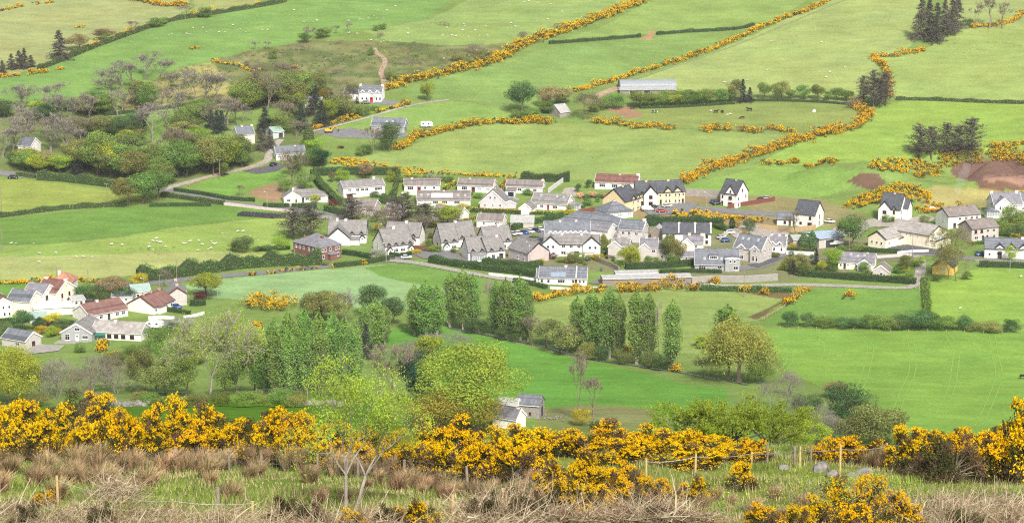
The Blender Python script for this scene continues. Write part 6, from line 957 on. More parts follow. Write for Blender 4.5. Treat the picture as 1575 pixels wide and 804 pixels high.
G('gorse hedge on the far hill at the top left corner', [(-10, 19), (18, 14), (36, 10)], 1.8, 2, .7, .2); G('second short gorse hedge on the far top left hill', [(52, 8), (66, 6), (80, 4)], 1.8, 2, .7, .2); G('gorse thicket on the crest of the far pale field', [(185, -2), (215, 2), (250, 9), (285, 10)], 2.6, 4, .8, .15)
G('mixed gorse hedge dividing pale field from bright field at top left', [(-5, 120), (30, 117), (70, 112)], 2.2, 2.2, .7, .2); hedge('ragged dark hedge with gorse running up the far hill at top left', [(60, 108), (100, 92), (150, 72), (205, 52), (260, 34), (320, 24), (400, 11), (440, 3)], 2.2, 2.4, 'olive', .6, .7); G('gorse flowering along the ragged hill hedge at top left', [(130, 76), (180, 56), (215, 46), (270, 30), (330, 18), (400, 8)], 2.2, 2, .7, .3, .7, gap=-.1)
G('gorse scattered along the moor edge', [(325, 96), (345, 98), (370, 104), (400, 112)], 1.8, 3, .5, .4, .6, gap=.0)
for i, (x, y) in enumerate([(122, 43), (298, 76), (92, 107), (316, 178), (336, 166), (452, 105), (425, 159), (210, 556), (155, 540), (160, 532), (176, 552), (215, 455), (225, 462), (290, 540), (1308, 456), (1040, 571), (964, 542), (1148, 448), (1100, 436), (1178, 452), (395, 505), (372, 510)]): G('lone gorse bush, %s from the hilltop of the scattered ones' % nth(i+1), [(x-3, y), (x+3, y)], 1.5 if y < 200 else 2.4, 2, .8, .1, 2.5, name='gorse_bush')
# green hedges
H = hedge
H('tall clipped dark hedge along the back of the first long bungalow', [(482, 270), (540, 268), (612, 269)], 3.4, 2.2, 'hedgedark', .1); H('wide clipped hedge sweeping down beside the first long bungalow', [(482, 270), (490, 284), (505, 300), (522, 316)], 2.8, 3, 'hedgedark', .1); H('narrow clipped hedge between the two upper bungalows', [(613, 270), (609, 290), (606, 307)], 3, 1.8, 'hedge', .1); H('low clipped hedge at the foot of the long bungalow garden', [(575, 313), (608, 313)], 1.6, 1.6, 'hedgedark', .1)
H('dark feathery conifer hedge behind the brown-roofed upper bungalow', [(801, 279), (840, 279), (876, 279)], 3.6, 2, 'hedgedark', .5); H('clipped hedge climbing between car park and the bungalow with the red door', [(788, 354), (820, 345), (866, 334)], 2.2, 2, 'hedge', .15); H('thick dark hedge behind the slate-roofed terrace', [(992, 347), (1030, 346), (1075, 347), (1112, 350)], 3.6, 3, 'hedgedark', .4); H('low golden hedge in front of the bungalow with the red door', [(815, 330), (850, 330)], 1.2, 1.4, 'hedge', .15, 1, FAR, 'gold')
H('golden clipped hedge along the drive of the upper white bungalow', [(683, 294), (692, 288), (703, 283)], 1.8, 1.6, 'gold', .15, 1, FAR, 'gold'); H('golden clipped hedge falling from the fourth upper bungalow', [(768, 292), (776, 284), (782, 277)], 1.8, 1.6, 'gold', .15, 1, FAR, 'gold'); H('clipped golden-topped hedge below the gable-fronted dormer bungalow', [(724, 326), (750, 327), (785, 328), (800, 330)], 1.8, 1.8, 'hedge', .15, 1, FAR, 'gold'); H('golden hedge beside the white gabled bungalow', [(702, 344), (716, 341), (732, 337)], 1.2, 1.4, 'gold', .2, 1, FAR, 'gold')
H('clipped dark hedge beside the road bend', [(405, 319), (445, 319)], 1.8, 1.8, 'hedgedark', .1); H('clipped hedge in front of the cream-gabled bungalow', [(449, 320), (472, 320), (486, 319)], 2, 1.8, 'hedgedark', .1); H('clipped hedge on the far side of the road bend', [(500, 324), (515, 328), (530, 331)], 2.4, 2, 'hedgedark', .1)
H('tall ragged leylandii hedge below the left wood', [(58, 276), (100, 279), (150, 285), (195, 291)], 3.2, 2.4, 'hedge', .7); H('low trimmed hedge along the lane below the left wood', [(248, 302), (280, 306), (320, 312), (345, 315)], 1.8, 1.8, 'hedge', .3); H('dark trimmed hedge below the sloping lawn', [(268, 294), (310, 300), (350, 307), (392, 310)], 1.6, 1.4, 'hedgedark', .1); H('low hedge in the middle of the left fields', [(230, 318), (270, 317), (325, 317)], 1.4, 1.6, 'hedge', .2); H('long ragged hedge crossing the left fields', [(-10, 336), (50, 328), (100, 322), (150, 319), (195, 317)], 1.8, 2, 'olive', .5); H('hedge bordering the road at the far left', [(25, 270), (55, 274)], 1.4, 1.6, 'olive', .3)
H('tall broad hedge between sheep field and silvery field', [(212, 432), (260, 427), (310, 420), (370, 412), (430, 408), (494, 406)], 4.2, 4, 'hedge', .8); H('clipped hedge in front of the brick house garden', [(527, 391), (550, 394), (570, 398)], 1.9, 1.8, 'hedgedark', .1); H('long clipped hedge along the road by the brick house', [(514, 411), (545, 408), (580, 403), (606, 398)], 1.6, 1.6, 'hedge', .1); H('clipped dark hedge before the four-gablet cottage', [(600, 393), (615, 395), (632, 392)], 1.4, 1.4, 'hedgedark', .1)
H('thick roadside hedge below the end cottages', [(662, 403), (700, 409), (750, 416), (790, 420), (822, 426)], 2.4, 3, 'hedge', .4); H('short thick hedge in front of the patio-door cottage', [(742, 408), (775, 410), (815, 413), (834, 412)], 2.6, 2.4, 'hedge', .4); H('small rounded hedge in front of the solar-panel bungalow', [(790, 434), (815, 438), (840, 444)], 1.6, 1.8, 'hedge', .3)
H('tall wedge-shaped clipped hedge left of the grey chalet house', [(962, 414), (1015, 412), (1045, 410), (1068, 407)], 2.4, 2, 'hedgedark', .1); H('low clipped hedge in front of the grey chalet house', [(1015, 420), (1060, 419), (1110, 420)], 1.4, 1.4, 'hedgedark', .1); H('overgrown hedge below the concrete retaining wall', [(1078, 446), (1120, 447), (1170, 448), (1218, 449)], 1.6, 3, 'hedge', .4); H('long clipped hedge below the low white bungalow', [(1228, 424), (1270, 427), (1320, 431), (1370, 434), (1408, 437)], 2.4, 2.2, 'hedgedark', .2); H('clipped lower hedge below the left sheep hedge', [(118, 500), (60, 496), (-8, 496)], 1.4, 1.4, 'olive', .2)
H('clipped dark hedge along the road at the right edge', [(1506, 410), (1540, 411), (1600, 413)], 2.2, 2, 'hedgedark', .1); H('yellow-green overgrown hedge between horse field and right field', [(1422, 432), (1424, 450), (1426, 472), (1426, 484)], 1.4, 2.6, 'lime', .5, 1, FAR, 'lime'); H('hedge in front of the white wall by the white cottage', [(1207, 385), (1230, 386), (1252, 387)], 1.2, 1.4, 'hedgedark', .1); H('mottled hedge in front of the hall', [(1318, 386), (1345, 388), (1385, 389)], 1.6, 1.6, 'hedge', .3); H('bright hedge beside the pinkish semi-detached pair', [(1495, 377), (1514, 375)], 1.2, 1.4, 'lime', .2, 1, FAR, 'lime'); H('clipped garden hedge by the red-roofed bungalow with caravan', [(253, 478), (275, 481), (292, 484)], 1.4, 1.4, 'hedge', .1); H('dark clipped hedge in front of the beige two-storey house', [(292, 470), (304, 470), (316, 469)], 2, 1.8, 'hedgedark', .1)
H('dark hedge along the field edge crossing the right hill', [(1378, 154), (1440, 155), (1510, 158), (1600, 160)], 1.5, 1.6, 'olive', .5, .6); H('dark low hedge crossing the upper middle fields', [(845, 68), (900, 64), (985, 57)], 1.6, 1.8, 'hedgedark', .4, .6); H('dark low hedge right of the muddy gateway on the hill', [(1010, 54), (1060, 50), (1130, 46), (1160, 40)], 1.6, 1.8, 'hedgedark', .4, .6); H('dark hedge under the spaced tree row', [(1140, 156), (1200, 156), (1260, 158), (1310, 162)], 1.2, 1.2, 'hedgedark', .4, .5); H('dark hedge at the foot of the barn trees', [(985, 167), (1050, 165), (1130, 160)], 1.2, 1.4, 'hedgedark', .4, .6); H('dark hedge under the bare trees in the left wood', [(160, 178), (200, 174), (280, 164), (350, 158)], 1.6, 1.8, 'hedgedark', .5, .6); H('short golden-green hedge among the bushes at the willow', [(1074, 530), (1090, 534), (1104, 542)], 2.4, 3, 'lime', .4, 1, FAR, 'lime')
H('hedge along the bottom of the left-edge field', [(430, 385), (445, 383), (400, 386)], 1.4, 1.4, 'hedgedark', .2); H('low hedge below the hipped terrace garden', [(835, 352), (880, 340), (925, 336)], 1.2, 1.2, 'hedge', .3)
# ------------------------------------------------------------------ walls, fences, poles
def wall_thing(label, px, h, w, m, name='wall', cat='wall', cap=None, dm=FAR, rough=0):
    P = pathworld(px, dm, 2.0); mid = P[len(P)//2]; o = np.array((mid[0], mid[1], gz(*mid))); Tn = np.gradient(P, axis=0); Tn /= np.linalg.norm(Tn, axis=1)[:, None]+1e-9; Nn = np.stack([-Tn[:, 1], Tn[:, 0]], 1)
    L0 = np.concatenate([P, ground(P[:, 0], P[:, 1])[:, None]], 1)-o; rng = np.random.default_rng(len(P)); hh = h*(1+rough*rng.normal(size=len(P)))
    R = np.stack([L0+np.concatenate([Nn*a*w/2, np.where(b, hh, -.5)[:, None]], 1) for a, b in ((-1, 0), (1, 0), (1, 1), (-1, 1))], 1); V = np.concatenate([np.stack([R[:-1, i], R[:-1, (i+1) % 4], R[1:, (i+1) % 4], R[1:, i]], 1) for i in range(4)]+[R[:1], R[-1:]])
    if not cap: return tag(_at(link(name, quads(name, V), None, [m]), o), label, cat)
    r = thing(name, label, cat, o); link('body', quads('body', V), r, [m]); R2 = np.stack([L0+np.concatenate([Nn*a*(w/2+.06), (hh+b)[:, None]], 1) for a, b in ((-1, .003), (1, .003), (1, .1), (-1, .1))], 1); V = np.concatenate([np.stack([R2[:-1, i], R2[:-1, (i+1) % 4], R2[1:, (i+1) % 4], R2[1:, i]], 1) for i in range(4)]+[R2[:1], R2[-1:]]); link('coping', quads('coping', V), r, [cap]); return r
def _at(o, p): o.location = tuple(p); return o
WT = wall_thing
WT('grey concrete retaining wall below the grey chalet house', [(1064, 436), (1100, 434), (1150, 434), (1196, 431)], 2.4, .5, M_CONC, 'retaining_wall', cap=M_KERB); WT('low white wall along the road below the railings', [(752, 423), (780, 426), (824, 432)], .9, .3, W['white']); WT('white roadside wall beside the white cottage', [(1209, 391), (1230, 392), (1252, 393)], 1.4, .3, W['white'], cap=M_KERB); WT('white forecourt wall of the cream hall', [(1380, 391), (1400, 389), (1428, 388)], 1.1, .3, W['white']); WT('white garden wall beside the red-roofed bungalow and caravan', [(228, 491), (250, 490), (268, 491)], 1.1, .3, W['white'], cap=M_KERB); WT('second white garden wall right of the caravan drive', [(282, 490), (300, 487), (314, 483)], 1.0, .3, W['white'])
WT('pale wall climbing behind the brown-roofed upper bungalow', [(843, 297), (855, 288), (866, 280), (874, 276)], 1.9, .3, W['lilac']); WT('dark rubble wall falling across the garden below the white semis', [(912, 398), (925, 405), (940, 411), (952, 417)], 1.8, .5, W['darkstone']); WT('pale stone wall along the road bend', [(480, 333), (500, 336), (520, 338)], 1.2, .4, M_CONC); WT('pinkish low wall beside the road left of the bales', [(340, 315), (370, 318), (400, 322), (450, 327)], 1.2, .3, W['pink']); WT('garden wall of the solar-panel bungalow', [(846, 444), (880, 446), (926, 444)], .9, .3, W['white']); WT('retaining bank wall beside the tall new white house', [(1040, 301), (1075, 302), (1108, 304)], 3, .5, W['stone'], 'retaining_wall'); WT('grey wall in front of the black-edged cottage', [(1500, 402), (1540, 404), (1600, 406)], .9, .3, M_CONC); WT('pale wall along the lane in front of the hall and bungalow', [(1340, 398), (1370, 396), (1402, 394)], 1.2, .3, W['greige']); 
def fence(label, px, h, gap, pm, rm, rails=(.45, .9), pr=.06, rr=.035, dm=FAR, name='fence', cat='fence', mesh=False, jit=0.0):
    P = pathworld(px, dm, .5); d = np.concatenate([[0], np.cumsum(np.linalg.norm(np.diff(P, axis=0), axis=1))]); n = max(2, int(d[-1]/gap)+1); s = np.linspace(0, d[-1], n); X = np.interp(s, d, P[:, 0]); Y = np.interp(s, d, P[:, 1]); Z = ground(X, Y); o = Vector((X[0], Y[0], Z[0])); r = thing(name, label, cat, o)
    rng = np.random.default_rng(n); tops = []; me = None
    b = MB()
    for z0, z1 in ((-.4, h),): b.bar((0, 0, z0), (0, 0, z1), pr, 6 if dm < 500 else 4, 0, pr*.95)
    me = b.mesh('post'); me.materials.append(pm); nn = min(n, 100)
    for i in range(nn):
        q = bpy.data.objects.new('post', me); COL.objects.link(q); q.parent = r; q.location = (X[i]-o.x, Y[i]-o.y, Z[i]-o.z); q.rotation_euler = (rng.normal()*jit, rng.normal()*jit, rng.uniform(0, 3))
    for f in rails:
        S = [(X[i]-o.x, Y[i]-o.y, Z[i]-o.z+h*f, X[i+1]-o.x, Y[i+1]-o.y, Z[i+1]-o.z+h*f, rr, rr) for i in range(n-1)]; link('wire' if rm is M_WIRE or rm is M_GALV and mesh else 'rail', quads('rail', tubes(np.array(S), 4)), r, [rm])
    if mesh:
        st = np.arange(0, d[-1], .3); x = np.interp(st, d, P[:, 0]); y = np.interp(st, d, P[:, 1]); z = ground(x, y); S = np.stack([x-o.x, y-o.y, z-o.z+.05, x-o.x, y-o.y, z-o.z+h*.78, x*0+.006, x*0+.006], 1); link('netting', quads('netting', tubes(S, 3)), r, [M_WIRE])
    return r
fence('grey railing fence along the footpath above the bright field', [(600, 401), (640, 406), (700, 418), (760, 430), (822, 440)], 1.2, 2.4, M_GALV, M_GALV, (.5, .95)); fence('wire fence along the gravel track below the retaining wall', [(1068, 444), (1140, 446), (1220, 446), (1300, 446)], 1.3, 2.6, M_WOOD, M_WIRE, (.4, .7, .95), rr=.02); fence('pale rail fence running down the horse field edge', [(1172, 494), (1205, 474), (1235, 452), (1255, 440)], 1.2, 2.5, M_TANFENCE, M_TANFENCE, (.5, .9), rr=.07); fence('post and wire fence across the left fields', [(-10, 378), (80, 374), (180, 364), (270, 350), (360, 340), (440, 334)], 1.1, 4, M_WOOD, M_WIRE, (.5, .95), rr=.015); fence('rail fence along the farmhouse field', [(632, 163), (690, 156), (760, 160), (800, 160)], 1.1, 4, M_WOOD, M_WOOD, (.5, .95)); fence('pale fence along the lane beside the sloping lawn', [(285, 288), (330, 272), (385, 260), (410, 250)], 1.3, 2.5, M_TANFENCE, M_TANFENCE, (.3, .6, .95), rr=.06); fence('post and wire fence below the hawthorn row', [(1200, 506), (1300, 509), (1400, 511), (1570, 515)], 1.2, 6, M_TANFENCE, M_WIRE, (.5, .95), rr=.012, pr=.09)
fence('post and wire fence along the far sheep hill', [(560, 48), (620, 40), (700, 24), (780, 2)], 1.1, 4, M_WOOD, M_WIRE, (.5, .95), rr=.02); fence('post and wire fence on the moor edge', [(275, 106), (300, 100), (330, 94), (400, 76)], 1.1, 4, M_WOOD, M_WIRE, (.5, .95), rr=.02); fence('post and rail fence behind the lower houses', [(170, 442), (190, 443), (205, 443)], 1.3, 2.6, M_WOOD, M_WOOD, (.4, .8)); fence('wire fence on the brow behind the left gorse', [(-10, 622), (40, 620), (90, 622), (150, 622), (230, 620), (330, 622), (420, 616)], 1.2, 5, M_WOOD, M_WIRE, (.35, .65, .95), rr=.012, dm=180); fence('wire fence on the brow left of the lone ash', [(395, 618), (440, 616), (500, 617)], 1.3, 3.5, M_WOOD, M_WIRE, (.4, .7, .95), rr=.012, dm=180)
def panel_fence(label, px, h, m, gap=2.0, name='fence'):
    P = pathworld(px, FAR, .5); d = np.concatenate([[0], np.cumsum(np.linalg.norm(np.diff(P, axis=0), axis=1))]); n = max(2, int(d[-1]/gap)+1); s = np.linspace(0, d[-1], n); X = np.interp(s, d, P[:, 0]); Y = np.interp(s, d, P[:, 1]); Z = ground(X, Y); o = Vector((X[0], Y[0], Z[0])); r = thing(name, label, 'fence', o)
    for i in range(n-1):
        a = Vector((X[i], Y[i], Z[i]))-o; e = Vector((X[i+1], Y[i+1], Z[i+1]))-o; t = (e-a); ln = t.length; b = MB(); k = 7
        for j in range(k): b.box(ln*j/k+.01, ln*(j+1)/k-.01, -.02+.012*(j % 2), .02+.012*(j % 2), .05, h)
        b.box(0, ln, .035, .075, h*.3, h*.3+.08); q = b.build('panel', m, r); q.location = a; q.rotation_euler = (0, -math.atan2(t.z, math.hypot(t.x, t.y)), math.atan2(t.y, t.x)); b = MB(); b.box(-.06, .06, -.07, .07, -.4, h+.12); q = b.build('post', m, r); q.location = a
panel_fence('red-brown timber fence beside the tall new white house', [(1120, 321), (1145, 317), (1170, 313), (1192, 309)], 1.9, M_REDFENCE, 2.4); panel_fence('tall pale timber fence in front of the unfinished house', [(1168, 352), (1195, 355), (1222, 357), (1255, 353)], 2.1, M_TANFENCE, 2.2); panel_fence('red timber fence left of the buttermilk terrace', [(890, 329), (905, 327), (925, 323), (940, 320)], 1.9, M_REDFENCE, 2.4); panel_fence('red fence between the white estate cottages', [(636, 384), (648, 385), (658, 386), (664, 385)], 1.7, M_REDFENCE, 2.0); panel_fence('grey board fence right of the slate terrace', [(1107, 370), (1114, 364), (1121, 360)], 1.8, W['greige'], 2.0)
def pole(label, px, base, top, dm=FAR, arm=True, r0=.14, name='telegraph_pole', cat='telegraph pole', m=M_WOOD):
    p = at(px, base, dm); h = height_to(p, top); r = thing(name, label, cat, p); b = MB(); b.bar((0, 0, -.5), (0, 0, h), r0, 7, 0, r0*.7); b.build('shaft', m, r)
    if arm:
        b = MB(); b.box(-.8, .8, -.06, .06, h-.35, h-.22); b.build('crossarm', m, r)
        for x in (-.7, 0, .7): b = MB(); b.cyl((x, 0, h-.22), .06, .2, 6); b.build('insulator', M_GALV, r)
for i, (x, b_, t_, pl) in enumerate([(165, 314, 282, 'in the hedge between the left fields'), (4, 388, 353, 'at the left edge of the sheep field'), (353, 398, 359, 'in front of the lone bush of the sheep field'), (88, 440, 411, 'behind the gorse-topped hedge by the lower houses'), (136, 442, 415, 'behind the rust tree of the lower houses'), (272, 430, 398, 'against the tall broad hedge'), (3, 330, 288, 'at the far left below the road'), (1144, 457, 400, 'below the grey retaining wall'), (1306, 388, 357, 'beside the tree left of the hall'), (338, 276, 245, 'by the pale lane fence'), (1403, 396, 362, 'in front of the hall forecourt'), (246, 452, 422, 'behind the beige two-storey house'), (44, 470, 440, 'above the slate and pale roofs'), (457, 322, 296, 'in front of the cream-gabled bungalow'), (1136, 358, 340, 'by the dark cypress near the slate terrace')]): pole('wooden telegraph pole '+pl, x, b_, t_)
def lamp(label, px, base, top, side=1):
    p = atf(px, base); h = height_to(p, top); r = thing('street_lamp', label, 'street lamp', p); b = MB(); b.bar((0, 0, -.3), (0, 0, h), .09, 6, 0, .05); b.build('column', M_GALV, r); b = MB(); b.bar((0, 0, h-.05), (.9*side, 0, h+.12), .04, 5); b.build('arm', M_GALV, r); b = MB(); b.prism([(-.25, -.1), (.3, -.06), (.3, .06), (-.25, .1)], lambda q, t: (.95*side+q[0], q[1], h+t), .04, .2); b.build('lantern', M_FRAME, r)
for x, b_, t_, pl in [(583, 378, 345, 'behind the four-gablet cottage'), (594, 404, 374, 'at the corner of the footpath'), (453, 402, 380, 'beside the brick house'), (814, 408, 372, 'left of the pink gable'), (818, 408, 378, 'touching the pink gable'), (222, 452, 428, 'above the red-roofed bungalow'), (335, 458, 440, 'right of the lime tree by the beige house'), (411, 320, 295, 'at the road junction with clipped hedge'), (505, 322, 302, 'beside the maroon shrub'), (1238, 340, 318, 'on the estate ground'), (1087, 320, 296, 'on the estate road bend'), (1508, 331, 306, 'left of the conservatory house'), (1553, 420, 398, 'at the hedge of the right field'), (1414, 448, 418, 'at the farm track corner'), (25, 458, 444, 'above the slate roof at the left')]: lamp('grey street lamp '+pl, x, b_, t_, rnd.choice((-1, 1)))

# ------------------------------------------------------------------ vehicles
CARP = {}
def car_mesh(van=False):
    if van in CARP: return CARP[van]
    L_, hw_ = (4.3, .86) if not van else (4.9, .95); b = MB(); pr = [(-L_/2, .35), (L_/2, .35), (L_/2, .75), (L_/2-.25, .9), (1.0, .98), (-1.9, 1.0), (-L_/2, .9)] if not van else [(-L_/2, .4), (L_/2, .4), (L_/2, .95), (L_/2-.6, 1.15), (1.3, 1.95), (-L_/2+.05, 2.0)]
    b.prism(pr, lambda q, t: (q[0], t, q[1]), -hw_, hw_); body = b.mesh('body'); bm = bmesh.new(); bm.from_mesh(body); bmesh.ops.bevel(bm, geom=bm.edges[:], offset=.06, segments=2, affect='EDGES'); bm.to_mesh(body); bm.free(); body.polygons.foreach_set('use_smooth', [True]*len(body.polygons))
    b = MB(); k = len(b.v)
    if not van: b.prism([(-1.75, .97), (.95, .97), (.35, 1.42), (-1.25, 1.42)], lambda q, t: (q[0], t*(1-.1*(q[1] > 1)), q[1]), -.78, .78); 
    else: b.prism([(1.72, 1.14), (1.95, 1.12), (1.36, 1.85), (1.2, 1.8)], lambda q, t: (q[0], t, q[1]), -.9, .9)
    glass = b.mesh('window'); b = MB()
    if not van: b.prism([(-1.2, 1.40), (.3, 1.40), (.25, 1.47), (-1.1, 1.47)], lambda q, t: (q[0], t, q[1]), -.69, .69)
    else: b.box(-2.0, 1.1, -.85, .85, 2.0, 2.03)
    roof = b.mesh('roof'); b = MB(); k = 12; b.prism([(.33*math.cos(i*2*math.pi/k), .33+.33*math.sin(i*2*math.pi/k)) for i in range(k)], lambda q, t: (q[0], t, q[1]), -.1, .1, 0); b.prism([(.2*math.cos(i*2*math.pi/k), .33+.2*math.sin(i*2*math.pi/k)) for i in range(k)], lambda q, t: (q[0], t, q[1]), -.115, .115, 1); wh = b.mesh('wheel')
    b = MB(); b.box(-.03, .03, -.15, .15, -.08, .08); hl = b.mesh('headlight'); CARP[van] = (body, glass, roof, wh, hl, L_, hw_); glass.materials.append(M_PANE); wh.materials.append(M_BLACK); wh.materials.append(M_GALV); hl.materials.append(M_FRAME); roof.materials.append(None); body.materials.append(None); return CARP[van]
CARPAINT = {k: mat('car_paint_'+k, v, rough=.3, spec=.5, var=.03) for k, v in {'white': (.7, .7, .7), 'silver': (.42, .43, .45), 'black': (.02, .02, .025), 'blue': (.03, .09, .30), 'red': (.42, .03, .04), 'navy': (.02, .03, .08), 'green': (.05, .16, .13), 'grey': (.16, .17, .18)}.items()}
def car(label, px, base, col, yaw, van=False, dm=FAR):
    p = at(px, base, dm); body, glass, roof, wh, hl, L_, hw_ = car_mesh(van); r = thing('parked_van' if van else 'parked_car', label, 'van' if van else 'car', (p.x, p.y, p.z+.13), math.radians(yaw))
    for n_, me in (('body', body), ('window', glass), ('roof', roof)):
        o = bpy.data.objects.new(n_, me); COL.objects.link(o); o.parent = r
        if n_ != 'window': o.material_slots[0].link = 'OBJECT'; o.material_slots[0].material = CARPAINT[col]
    for x in (-1.3, 1.35):
        for s in (-1, 1): child('wheel', wh, r, (x, s*(hw_-.06), 0))
    for s in (-1, 1): child('headlight', hl, r, (L_/2-.02, s*.6, .68))
for a in [('white estate car parked by the four-gablet cottage', 625, 398, 'white', 8), ('white van parked in front of the buttermilk terrace', 996, 324.5, 'white', 5, True), ('black car parked beside the white van at the terrace', 1006, 320.5, 'black', 60), ('red car at the edge of the new estate yard', 1018, 327, 'red', 12), ('silver car in front of the buttermilk semi-detached pair', 1026, 319, 'silver', 6), ('black car beside the tall new white house', 1103, 315, 'black', 20), ('blue car left of the tall new white house', 1097, 312, 'blue', 70), ('dark car behind the red timber fence', 1172, 309, 'black', 12), ('white car second in the row behind the red fence', 1180, 307, 'silver', 10), ('blue car parked behind the slate terrace', 1117, 372, 'blue', 20), ('silver car parked behind the slate terrace, left of the blue one', 1109, 367, 'silver', 30), ('silver car leftmost in the small car park row', 789, 362, 'silver', -60), ('white car second in the small car park row', 797, 361, 'white', -55), ('blue car third in the small car park row', 807, 360, 'blue', -55), ('white car fourth in the small car park row', 816, 358.5, 'white', -55), ('navy car fifth in the small car park row', 825, 357, 'navy', -50), ('white car last in the small car park row', 832, 355, 'white', -50), ('blue car on the drive of the beige two-storey house', 271, 474, 'blue', -30), ('blue car tucked beside the black-edged cottage', 1508, 393, 'blue', 15), ('white car by the unfinished house', 1276, 343, 'white', -20), ('grey car on the farmhouse drive', 563, 160, 'grey', 10), ('dark car on the road at the far left', 20, 275, 'black', 10), ('dark car on the drive at the lane bend', 421, 255, 'navy', 60), ('black car on the bungalow drive by the red fence', 888, 333, 'black', 20), ('green car below the gable-fronted dormer bungalow', 789, 327, 'green', 5), ('white car by the retaining garden behind the dark terrace', 1122, 360, 'white', 5)]: car(*a)
def caravan(label, px, base, yaw):
    p = atf(px, base); r = thing('caravan', label, 'caravan', (p.x, p.y, p.z+.1), math.radians(yaw)); pr = [(-2.7, .5), (2.5, .5), (2.8, 1.2), (2.45, 2.4), (1.8, 2.6), (-2.2, 2.6), (-2.7, 2.3)]; b = MB(); b.prism(pr, lambda q, t: (q[0], t, q[1]), -1.1, 1.1); b.build('body', CARPAINT['white'], r)
    for x in (-1.6, .9): child('window', window_mesh(1.0, .7, 'p'), r, (x, -1.1, 1.75))
    child('window', window_mesh(1.3, .7, 'p'), r, (2.67, 0, 1.75), math.pi/2); wh = car_mesh()[3]
    for s in (-1, 1): child('wheel', wh, r, (-.1, s*1.0, 0))
    b = MB(); b.bar((2.6, .3, .5), (3.7, 0, .45), .05); b.bar((2.6, -.3, .5), (3.7, 0, .45), .05); b.build('drawbar', M_GALV, r)
caravan('white touring caravan behind the white bungalow wing', 239, 505, -12); caravan('white static caravan at the hillside gorse hedge', 656, 196, 6)
def boat(label, px, base, yaw, col=CARPAINT['white']):
    p = atf(px, base); r = thing('boat', label, 'boat', (p.x, p.y, p.z+.9), math.radians(yaw)); secs = []; b = MB(); n = 9
    for i in range(n):
        t = i/(n-1); x = -2.8+5.8*t; w = 1.1*(1-max(0, t-.45)**2*3.1); z = .9+.35*t**2; secs.append([(x, -w, z), (x, -w*.8, .25+.3*t*t), (x, 0, -.1+.45*t**3), (x, w*.8, .25+.3*t*t), (x, w, z)])
    for i in range(n-1):
        for j in range(4): b.poly([secs[i][j], secs[i+1][j], secs[i+1][j+1], secs[i][j+1]])
        b.poly([secs[i][0], secs[i][4], secs[i+1][4], secs[i+1][0]])
    b.poly(secs[0]); b.build('hull', col, r); b = MB(); b.prism([(-1.2, .9), (1.6, 1.05), (.9, 1.6), (-.9, 1.7)], lambda q, t: (q[0], t, q[1]), -.7, .7); b.build('cabin', CARPAINT['white'], r); b = MB()
    for s in (-.6, .6): b.box(-2.6, 3.2, s-.05, s+.05, -.25, -.12)
    b.build('cradle', M_DARK, r); wh = car_mesh()[3]
    for s in (-1, 1): child('wheel', wh, r, (-.6, s*.95, -.95))
boat('white cabin boat on a trailer beside the blue-roofed workshop', 1286, 379.5, 12); boat('bright orange boat lying behind the new white house', 1433, 327, 3, mat('orange_paint', (.75, .28, .02), rough=.5))
def digger(label, px, base, yaw, m):
    p = atf(px, base); r = thing('excavator', label, 'excavator', (p.x, p.y, p.z+.05), math.radians(yaw))
    for s in (-1, 1): b = MB(); b.prism([(-1.6, .15), (-1.3, 0), (1.3, 0), (1.6, .15), (1.6, .55), (1.3, .75), (-1.3, .75), (-1.6, .55)], lambda q, t: (q[0], t, q[1]), s*1.05-.28, s*1.05+.28); b.build('track', M_DARK, r)
    b = MB(); b.prism([(-1.9, .8), (1.2, .8), (1.2, 1.3), (.2, 1.7), (-1.9, 1.6)], lambda q, t: (q[0], t, q[1]), -1.15, 1.15); b.build('body', m, r); b = MB(); b.prism([(.2, 1.3), (1.3, 1.3), (1.1, 2.6), (.2, 2.6)], lambda q, t: (q[0], t, q[1]), -1.1, -.05); c = b.build('cab', m, r); b = MB(); b.box(.3, 1.05, -1.13, -.02, 1.6, 2.45); b.build('window', M_PANE, c)
    b = MB(); b.bar((1.0, .3, 1.3), (2.9, .3, 3.0), .2, 4, 0, .17); b.bar((2.9, .3, 3.0), (4.4, .3, 1.5), .16, 4, 0, .12); b.build('arm', m, r); b = MB(); b.prism([(4.1, 1.6), (4.7, 1.4), (4.6, .7), (4.0, .8)], lambda q, t: (q[0], t, q[1]), -.15, .75); b.build('bucket', M_DARK, r)
digger('yellow digger working on the drive left of the hillside bungalow', 506, 204, 8, mat('digger_yellow', (.70, .38, .02), rough=.5)); digger('orange digger behind the cypresses by the workshop', 1238, 372, 20, mat('digger_orange', (.70, .25, .02), rough=.5))
# wheelie bins, oil tanks, sheds' clutter
def bin_(label, px, base, m, group=None):
    p = atf(px, base); r = thing('wheelie_bin', label, 'bin', (p.x, p.y, p.z+.24), rnd.uniform(-.4, .4)); b = MB(); b.prism([(-.24, 0), (.24, 0), (.3, 1.0), (-.3, 1.0)], lambda q, t: (t, q[0], q[1]), -.28, .28); b.build('body', m, r); b = MB(); b.prism([(-.36, 1.0), (.33, 1.0), (.3, 1.1), (-.3, 1.12)], lambda q, t: (t, q[0], q[1]), -.31, .31); b.build('lid', m, r)
M_BLUEB = mat('blue_plastic', (.03, .13, .45), rough=.4); M_GREENP = mat('green_plastic', (.02, .12, .09), rough=.45)
bin_('blue wheelie bin outside the patio-door cottage', 760, 400.5, M_BLUEB); bin_('dark wheelie bin left of the blue one outside the end cottage', 752, 400, M_DARK); bin_('second dark wheelie bin beside the patio doors', 766, 400, M_DARK); bin_('blue bin standing before the cream house with white chimneys', 99, 472, M_BLUEB); bin_('dark teal bin on the path above the low stone shed', 925, 417, M_GREENP)
